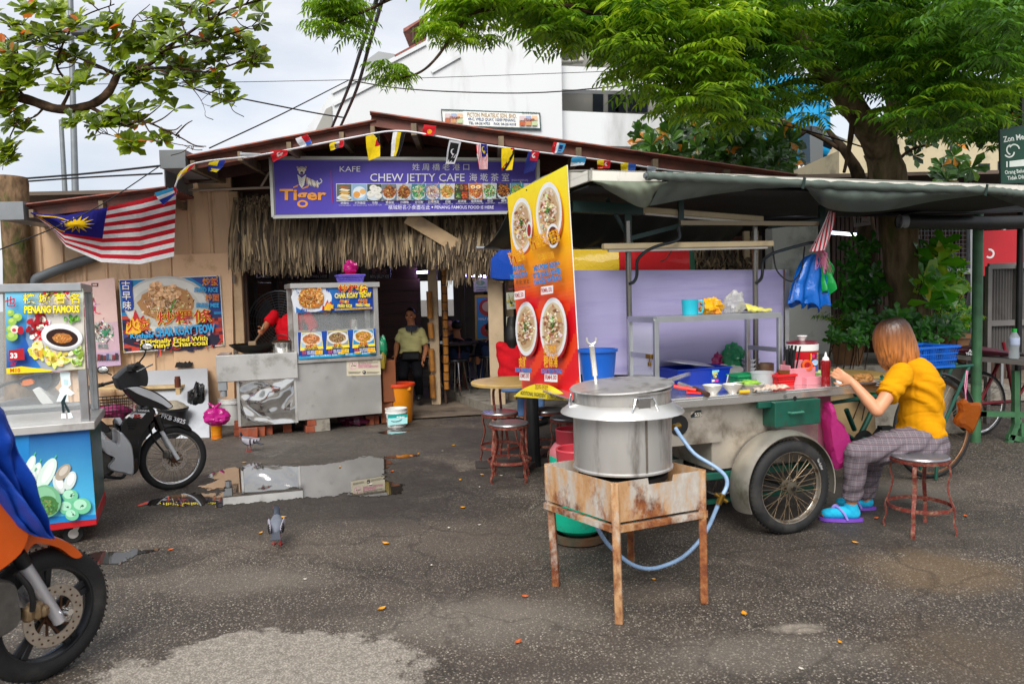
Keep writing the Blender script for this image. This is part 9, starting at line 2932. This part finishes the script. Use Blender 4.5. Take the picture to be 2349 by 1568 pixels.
# lamp posts, cables
for lab,px,r_ in(('tall grey lamp post behind the left branches',[(178,640),(166,180),(160,-60)],.09),('thinner grey post left of the lamp post',[(160,640),(140,275)],.07)):
 t_=thing('lamp_post',lab,'lamp post',P(*px[0],20));t_.location.z=0
 b=MB();b.tube([V(P(*px[0],20).x,20,0)]+[P(x,y,20)for x,y in px],[r_*1.25,r_*1.1]+[r_*.8]*(len(px)-1),10);b.build('pole',mat('galvanised_post','#7f8588',.45,.5,.1,4),t_)
 if r_>.08:b=MB();b.box(P(192,72,19.5),(.55,.35,.25),None,.04);b.bar(P(166,80,20),P(185,74,19.6),.06);b.build('lamp_head',GRC,t_)
CB=mat('black_cable','#0e0e12',.5)
for lab,px,r_ in(('left one of the thick twin cables rising over the roof',[(757,303,9.6),(800,200,8),(827,117,6.8),(852,40,5.8),(872,-30,5)],.017),('right one of the thick twin cables rising over the roof',[(777,300,9.6),(818,205,8),(848,100,6.6),(868,30,5.8),(886,-30,5)],.017),('thin cable crossing level in front of the white building',[(90,195,14),(620,187,14),(1000,178,14),(1500,160,14)],.006),('cable sagging before the white building under the level one',[(800,184,12),(920,203,12),(1080,212,12),(1250,212,12),(1480,192,12)],.01),('cable sloping down from the left branches to the roof',[(-20,92,9),(200,150,9.3),(450,205,9.6),(700,255,10),(790,270,10)],.01),('cable rising from the gutter to the twin cables',[(480,340,9),(640,265,10),(800,184,12)],.009),('upper level cable leaving the gutter to the left',[(372,380,8.6),(180,400,9),(-20,415,9.5)],.013),('lower level cable leaving the gutter to the left',[(372,398,8.6),(180,408,9),(-20,422,9.5)],.011),('thin cable slanting down across the flag',[(368,380,8.2),(240,465,7.6),(130,520,7),(-20,580,6.4)],.006),('cable passing behind the big tree trunk',[(1700,268,9),(1850,300,8.6),(2010,348,8.3),(2060,380,8.2)],.009)):
 b=MB();b.tube(smooth_path([P(*p)for p in px],6),r_,6);solo(b,'overhead_cable',CB,lab,'cable')
# ------------------------------------------------------------------ right hand side
gs=thing('zone_sign','green smoking zone sign with cigarette pipe drawing at the right edge','sign',P(2330,420,7.5))
pk=PrintP(2390,0,.7263,V(0,7.5,0),V(-.15,-1,0).normalized())
pk.board([(2215,712),(2560,650),(2560,1000),(2222,1012)],.03).build('board',GRF,gs,smooth=False)
pk.face([(2222,722),(2555,662),(2555,994),(2228,1006)],'#123f30');T=pk.text
T('Zon Merokok',2236,784,44,'#cfd6d0',.02,205,rot=-.15);T('Orang Belum Dewasa',2244,960,30,'#cfd6d0',.01,200,rot=-.1);T('Tidak Dibenarkan',2258,992,30,'#cfd6d0',.01,170,rot=-.1)
pk.face([(2268,888),(2500,860),(2500,905),(2268,920)],'#cfd6d0');pk.face([(2250,890),(2258,889),(2258,921),(2250,922)],'#cfd6d0')
for a_,r_ in((.3,30),(2.2,26),(3.9,24)):pk.strand(2280+14*math.cos(a_),830+26*math.sin(a_),70,4,a_+1.4,C('#cfd6d0'),2.6,8)
pk.build('printed_face',gs)
b=MB();p=P(2342,425,7.56);b.tube([V(p.x,p.y,0),V(p.x,p.y,p.z+.9)],.03,10);b.build('pole',BLACKPAINT,gs)
c2=thing('dark_canopy','dark tarpaulin canopy with rolled edge at the far right','canopy',P(2200,510,6.6))
b=MB();r0,r1=P(2064,508,6.6),P(2460,505,7.2);b.tube([r0,r0 .lerp(r1,.5)-V(0,0,.02),r1],.062,16,False);b.build('tarp_roll',mat('black_tarpaulin','#161818',.5,0,.15,6,bump=.15,bs=14),c2)
b=MB()
for k in range(3):b.lathe([(.06-.018*k,-.004),(.06-.018*k,.06),(.056-.018*k,.06),(.056-.018*k,-.004)],r0,20,Matrix.Rotation(PI/2,3,'Y'),closed=True)
b.build('roll_end',mat('grey_gutter','#82868a'),c2)
b=MB();b.slab([r0+V(0,.05,.06),r1+V(0,.05,.12),r1+V(-.6,1.8,.3),r0+V(-.6,1.8,.22)],V(0,0,.02));b.slab([r0+V(.05,.03,.07),r1+V(0,.03,.35),r1+V(0,.06,.1),r0+V(.05,.06,.05)],V(0,.01,0));b.build('sheet',mat('black_tarpaulin','#161818'),c2,smooth=False)
GP=mat('green_post_paint','#3a6644',.45,.1,.2,8,dirt='#2c3a2c',dirt_amt=.3)
gt=thing('market_table','long grey topped table on green painted legs with an upright green post at the right','table',P(2280,820,7));gt.location.z=0
a0_,a1_=P(2170,812,7.1),P(2430,835,6.7)
b=MB();b.slab([a0_,a1_,a1_+V(.25,.6,0),a0_+V(.25,.6,0)],V(0,0,-.04));b.build('table_top',mat('worn_grey_boards','#4a4540',.6,0,.3,5,stretch=(1,4,1)),gt,smooth=False)
b=MB();p=P(2240,820,7.0);b.tube([V(p.x,p.y,0),V(p.x,p.y,2.3)],.045,14);b.build('post',GP,gt)
for x0,y0,x1,y1 in((2330,850,2330,980),(2335,960,2302,1045),(2345,970,2346,1050),(2230,948,2349,950),(2200,948,2260,948),(2310,1000,2360,1010)):
 b=MB();b.bar(P(x0,y0,6.95),P(x1,y1,6.95),.05,.05);b.build('frame_bar',GP,gt,smooth=False)
um=[P(x,y,7.15)for x,y in((2188,805),(2230,802),(2290,808),(2318,812))]
t_=thing('folded_umbrella','folded maroon umbrella with white lettering lying on the right hand table','umbrella',um[1])
b=MB();b.loft([[c_+V(.0,.13*w_*math.cos(2*PI*i/16),.035*w_*math.sin(2*PI*i/16)+.01*math.sin(i*2.4))for i in range(16)]for c_,w_ in zip(smooth_path(um,4),(.1,.4,.7,.9,1,1.05,1,.9,.75,.6,.5,.35,.2))]);b.build('cloth',mat('maroon_nylon','#4a0f22',.5,0,.2,14,bump=.4,bs=20),t_)
b=MB();b.tube([um[3]-V(.1,0,0),um[3]+V(.1,-.02,0)],.02,10);b.build('handle',BLACKP,t_)
pk=PrintP(3600,1300,.4783,V(0,7.0,0),V(0,-1,0));pk.text('AIIA',570,225,34,'#cfcfd2',.04,78,rot=.06);pk.text('THALOS',548,248,28,'#cfcfd2',.04,125,rot=.06);pk.build('lettering',t_)
q=P(2326,822,6.95);t_=thing('water_bottle','clear plastic water bottle with green cap on the right hand table','bottle',q)
b=MB();b.lathe([(0,0),(.04,0),(.044,.02),(.04,.1),(.044,.13),(.044,.2),(.018,.25),(.018,.265)],q,24);b.build('bottle_body',film('clear_bottle','#c9d3d6',.4,.08,.2),t_)
b=MB();b.lathe([(.0445,.13),(.0448,.131),(.0448,.195),(.0445,.196)],q,24);b.build('label_band',mat('white_blue_label','#a9b5cf',.5),t_);b=MB();b.lathe([(.021,.25),(.021,.28),(0,.281)],q,16);b.build('cap',mat('green_cap','#1fa83a',.4),t_)
cbn=thing('metal_cabinet','corrugated grey metal stall cabinet behind the right hand table','cabinet',P(2300,820,8));cbn.location.z=0
a0_,a1_=P(2262,700,8),P(2420,700,8)
b=MB();b.sheet(lambda u_,v_:V(a0_.x+(a1_.x-a0_.x)*u_,8+.008*math.sin(u_*150),.75+(P(2300,610,8).z-.75)*v_),240,1,.004);b.build('panel',mat('ribbed_grey_panel','#6f6c6a',.5,.3,.12,3,dirt='#4a4642',dirt_amt=.3),cbn)
b=MB()
for z in(P(2300,610,8).z,P(2300,740,8).z):b.bar(V(a0_.x,7.97,z),V(a1_.x,7.97,z),.04,.06)
for x in(a0_.x,P(2326,700,8).x):b.bar(V(x,7.965,0),V(x,7.965,P(2300,610,8).z),.06,.04)
b.build('frame',mat('cabinet_frame','#7f7b78',.5,.2),cbn,smooth=False)
rp_=thing('parasol','red parasol with a white swirl behind the metal cabinet','parasol',V(P(2300,700,9.5).x,9.5,0))
pk=PrintP(3400,800,.4464,V(0,9.4,0),V(0,-1,0),step=.003);pk.board([(1100,280),(1560,260),(1560,590),(1160,690)],.03).build('panel',mat('red_parasol_cloth','#b01824',.6,0,.1,5),rp_,smooth=False)
pk.strand(1225,505,150,9,.6,C('#d9d0d2'),-4.2,12)
pk.build('swirl_print',rp_)
b=MB();b.tube([V(P(2300,700,9.6).x,9.6,0),V(P(2300,700,9.6).x,9.6,2.3)],.025,8);b.build('pole',ALU,rp_)
mf=thing('mesh_fence','white framed wire mesh fence behind the creepers','fence',P(2200,800,8.8));mf.location.z=0
b=MB()
for a_,c_ in(((2228,520),(2230,880)),((2115,622),(2228,622)),((2080,735),(2230,732)),((2100,540),(2100,880))):b.bar(P(*a_,8.8),P(*c_,8.8),.06,.06)
b.build('frame',mat('white_fence_paint','#a9adb0',.5),mf,smooth=False)
b=MB()
for i in range(16):b.tube([P(2105+i*8,520,8.82),P(2105+i*8,850,8.82)],.003,4,False)
for i in range(34):b.tube([P(2100,520+i*10,8.82),P(2230,520+i*10,8.82)],.003,4,False)
b.build('mesh',mat('grey_wire','#8a8d90'),mf)
ws=thing('washroom_sign','small white washroom sign with two figures hanging under the dark roof','sign',P(1978,520,8.2))
pk=PrintP(3400,800,.4464,V(0,8.2,0),V(.1,-1,0).normalized());pk.board([(28,122),(175,105),(186,222),(36,243)],.006).build('board',WHITEP,ws,smooth=False)
pk.face([(28,122),(175,105),(186,222),(36,243)],'#b5b0b2')
for x in(58,94):pk.ell(x,150,6,6,'#26262a');pk.face([(x-9,160),(x+9,158),(x+6,182),(x+4,205),(x-4,206),(x-6,182)],'#26262a')
pk.rect(74,142,78,208,'#26262a');pk.text('WASH',110,138,20,'#b0394a',.02,44,rot=.1);pk.text('ROOM',110,156,18,'#b0394a',.02,40,rot=.1);pk.text('08-08-08',112,200,18,'#b0394a',.02,52,rot=.1);pk.build('printed_face',ws)
b=MB();b.tube([P(1900,533,9.5),P(2000,541,9.5)],.02,8);solo(b,'strip_lamp',emis('white_strip','#dfe8ff',3),'lit white strip lamp behind the washroom sign','lamp')
pa_,pb_=P(1905,800,7.35),P(2222,800,7.35)
b=MB();b.box(V((pa_.x+pb_.x)/2,8.1,.36),(pb_.x-pa_.x,1.5,.72),None,.02);solo(b,'planter_wall',CONCG,'low stained concrete planter round the foot of the big tree','planter')
# trishaw end of the cart: green frame, rear wheel, crate
tri=thing('tricycle_frame','green bicycle frame with big rear wheel behind the woman in yellow','bicycle',P(2141,1098,5.75));tri.location.z=0
wq=P(2141,978,5.72);wq.z=.4
wheel(tri,wq,AN,.4,.022,36,mat('brown_rim','#7a5a42',.4,.6,.2,12),knob=False,gauge=.0018)
b=MB();b.sheet(lambda u_,v_:wq+(AU*math.cos(R(20+120*u_))+V(0,0,math.sin(R(20+120*u_))))*(.43-.012*(2*v_-1)**2)+AN*(.035*(2*v_-1)),24,6,.004);b.build('mudguard',mat('grey_mudguard','#6f7274',.4,.5),tri)
for o in(-.07,.07):
 b=MB()
 for p_,q_ in((wq,wq+V(0,0,.46)-AU*.02),(wq,wq-AU*.75+V(0,0,-.05)),(wq,wq+V(0,0,.42)-AU*.45),(wq+V(0,0,.46)-AU*.35,wq+V(0,0,.47)+AU*.32),(wq+AU*.02+V(0,0,.02),wq+AU*.28+V(0,0,.46)),(wq-AU*.02,wq-AU*.05-V(0,0,.39))):b.tube([p_+AN*o,q_+AN*o],.013,8)
 b.build('frame_side',DGREEN,tri)
b=MB();k0=wq-AU*.75+V(0,0,-.05)
b.tube([k0,wq-AU*.45+V(0,0,.42)],.02,10);b.tube([k0,k0-AU*.45+V(0,0,.3),CP(2030,905,-.1)],.018,8);b.tube([k0-AU*.1+V(0,0,.25),CP(1960,985,-.3)],.018,8);b.tube([wq-AU*.45+V(0,0,.42),CP(1960,905,-.3)],.018,8);b.build('main_tube',DGREEN,tri)
b=MB();b.lathe([(.05,-.004),(.095,-.004),(.1,.004),(.05,.004)],k0+AN*.06,24,Matrix.Rotation(R(19),3,'Z')@Matrix.Rotation(PI/2,3,'X'),closed=True);b.bar(k0+AN*.1+AU*.12+V(0,0,.12),k0+AN*.1,.02);b.box(k0+AN*.15+AU*.12+V(0,0,.12),(.09,.07,.025));b.build('crank',BLACKPAINT,tri)
q=CP(2142,852,.0);q=wq+V(0,0,.485)-AN*.02-AU*.12
basket('plastic_crate',q,R(19),.42,.32,.15,mat('bright_blue_plastic','#0a58b5',.4),'bright blue slotted plastic crate on the rack behind the woman',slots=18,taper=.9,rows=3)
# red bicycle farther right
rb=thing('bicycle','red framed bicycle standing behind the right hand table','bicycle',P(2300,1030,7.2));rb.location.z=0
REDF=mat('dark_red_frame','#7a0f22',.35,.1,.1,8)
w1=P(2245,985,7.3);w1 .z=.32;w2=w1+V(1.02,.25,0)
for c_ in(w1,w2):wheel(rb,c_,V(.24,-.97,0),.32,.02,28,CHROME,knob=False)
b=MB()
for p_,q_ in((w1,w1+V(.3,.07,.52)),(w1,w1+V(.42,.1,0)),(w1+V(.42,.1,0),w1+V(.28,.07,.6)),(w1+V(.42,.1,0),w1+V(.85,.2,.5)),(w1+V(.3,.07,.5),w1+V(.84,.2,.42)),(w2,w1+V(.84,.2,.62))):b.tube([p_,q_],.017,8)
b.build('frame',REDF,rb)
# cream topped stone jar table left of the woman, blue bucket behind banner
q=G(1990,802,.72)
table(V(2.95,6.6,0),.36,.74,'cream round table top behind the ice container',TBL)
b=MB();b.lathe([(0,0),(.2,0),(.27,.2),(.26,.45),(.2,.6),(.18,.62),(0,.62)],V(2.95,6.6,.02),30);solo(b,'clay_jar',mat('tan_clay_jar','#8a7450',.7,0,.2,5,bump=.2),'big tan clay jar under the cream table top','jar')
q=CP(1372,850,-.12);q.z=ZC;t_=thing('plastic_bucket','bright blue plastic bucket on the counter behind the stock pot','bucket',q)
b=MB();b.lathe([(0,0),(.09,0),(.115,.27),(.126,.27),(.126,.287),(.112,.287),(.086,.01),(0,.01)],q,36);b.build('bucket_body',mat('bright_blue_bucket','#0a50a8',.35,0,.06,6),t_)
for k,(x,y,w_,h_)in enumerate(((1700,905,.35,.4),(1560,900,.4,.42))):
 p=P(x,y,7.2);b=MB();b.box(V(p.x,7.2,.35+k*.05),(w_,.35,h_),None,.02);b.box(V(p.x,7.2,.62+k*.06),(w_*1.2,.4,.04),None,.01);solo(b,'stacked_crate',mat('teal_crate' if k else 'brown_crate','#14707f' if k else '#5a3a24',.6),('brown crate under the lavender board','teal crate under the lavender board by the post')[k],'crate')
# ------------------------------------------------------------------ inside the cafe
def inboard(px0,Y_,quad,draw,label,name='menu_board',cat='sign',k=.5422,o=(800,900)):
 t_=thing(name,label,cat,P((o[0]+quad[3][0]*k)/1.7437,(o[1]+quad[3][1]*k)/1.7437,Y_))
 pk=PrintP(o[0],o[1],k,V(0,Y_,0),V(0,-1,0),step=.002);pk.board(quad,.03).build('board',BLACKP,t_,smooth=False);draw(pk,quad);pk.build('printed_face',t_)
def menu(txt,zh):
 def d(pk,q):
  x0,y0=q[0];w_=q[1][0]-x0;h_=q[2][1]-y0
  pk.face(q,'#2a1a30');pk.food(x0+w_*.5,y0+h_*.3,w_*.3,h_*.25,['#5f4a5a','#7a6a72','#4a2f2a'],22,.4);pk.text(zh,x0+w_*.15,y0+h_*.7,h_*.36,'#a06a7a',.03,w_*.7);pk.text(txt,x0+w_*.06,y0+h_*.95,h_*.24,'#b5aab8',.04,w_*.88)
 return d
for i,(x,t_,z_,w_)in enumerate(((410,'LAKSA','叻沙',150),(595,'CURRY MEE','咖喱面',150),(770,'PRAWN MEE','蝦面',180),(1010,'FRIED RICE','炒飯',180),(1245,'AIYU JELLY ICE','愛玉冰',160))):
 inboard(0,11.6,[(x,270),(x+w_,265),(x+w_,395),(x,405)],menu(t_,z_),'dim overhead menu board reading '+t_+' inside the cafe')
inboard(0,12.2,[(498,470),(640,466),(640,720),(500,726)],lambda pk,q:(pk.face(q,'#c9a01e'),pk.face([(508,484),(640,480),(640,716),(510,720)],'#2f8fb5'),pk.ell(575,540,55,50,'#b5302a'),pk.ell(575,535,36,30,'#d9b58a'),pk.text('HALF BOILED',520,612,20,'#e0e4ea',.03,110),pk.ell(575,670,45,38,'#b0202a')),'blue and yellow framed poster with a red egg picture inside the cafe','picture_poster','poster',.7018,(1550,850))
inboard(0,12.1,[(490,378),(600,372),(600,448),(492,452)],lambda pk,q:(pk.face(q,'#b5b08a'),pk.ell(530,400,25,14,'#4a8a3a'),pk.text('cleaner',505,430,18,'#3a8a5a',.02,60),pk.text('penang',507,444,14,'#3a6a8a',.02,56)),'cream notice with a green leaf above the egg poster','wall_notice','notice',.7018,(1550,850))
for j,y in enumerate((452,590)):inboard(0,9.0,[(676,y+4),(735,y),(735,y+96),(680,y+100)],lambda pk,q:(pk.face(q,'#a9aa9a'),pk.food(707,q[0][1]+50,24,38,['#6f7a2a','#c9b83a','#4a5a2a','#a9952a'],40,.3)),('upper plastic sleeve with a noodle picture by the red topped woman','lower plastic sleeve with a noodle picture by the red topped woman')[j],'picture_sleeve','picture',.7018,(1550,850))
for lab,a_,c_,Y_,r_,m in(('lit bluish tube lamp near the cream post inside',(1808,1098),(1950,1105),11.5,.018,emis('blue_white_lamp','#a9a0ff',22)),('short lit bluish tube lamp deep inside the cafe',(1668,1089),(1715,1087),12.5,.02,emis('blue_white_lamp','#a9a0ff',22)),('lit white lamp seen left of the noodle stall',(1040,1140),(1095,1138),13,.03,emis('white_lamp','#dfe8ff',14))):
 b=MB();b.tube([P(a_[0]/1.7437,a_[1]/1.7437,Y_),P(c_[0]/1.7437,c_[1]/1.7437,Y_)],r_,8);solo(b,'tube_lamp',m,lab,'lamp')
bpy.data.objects.remove(_fo)
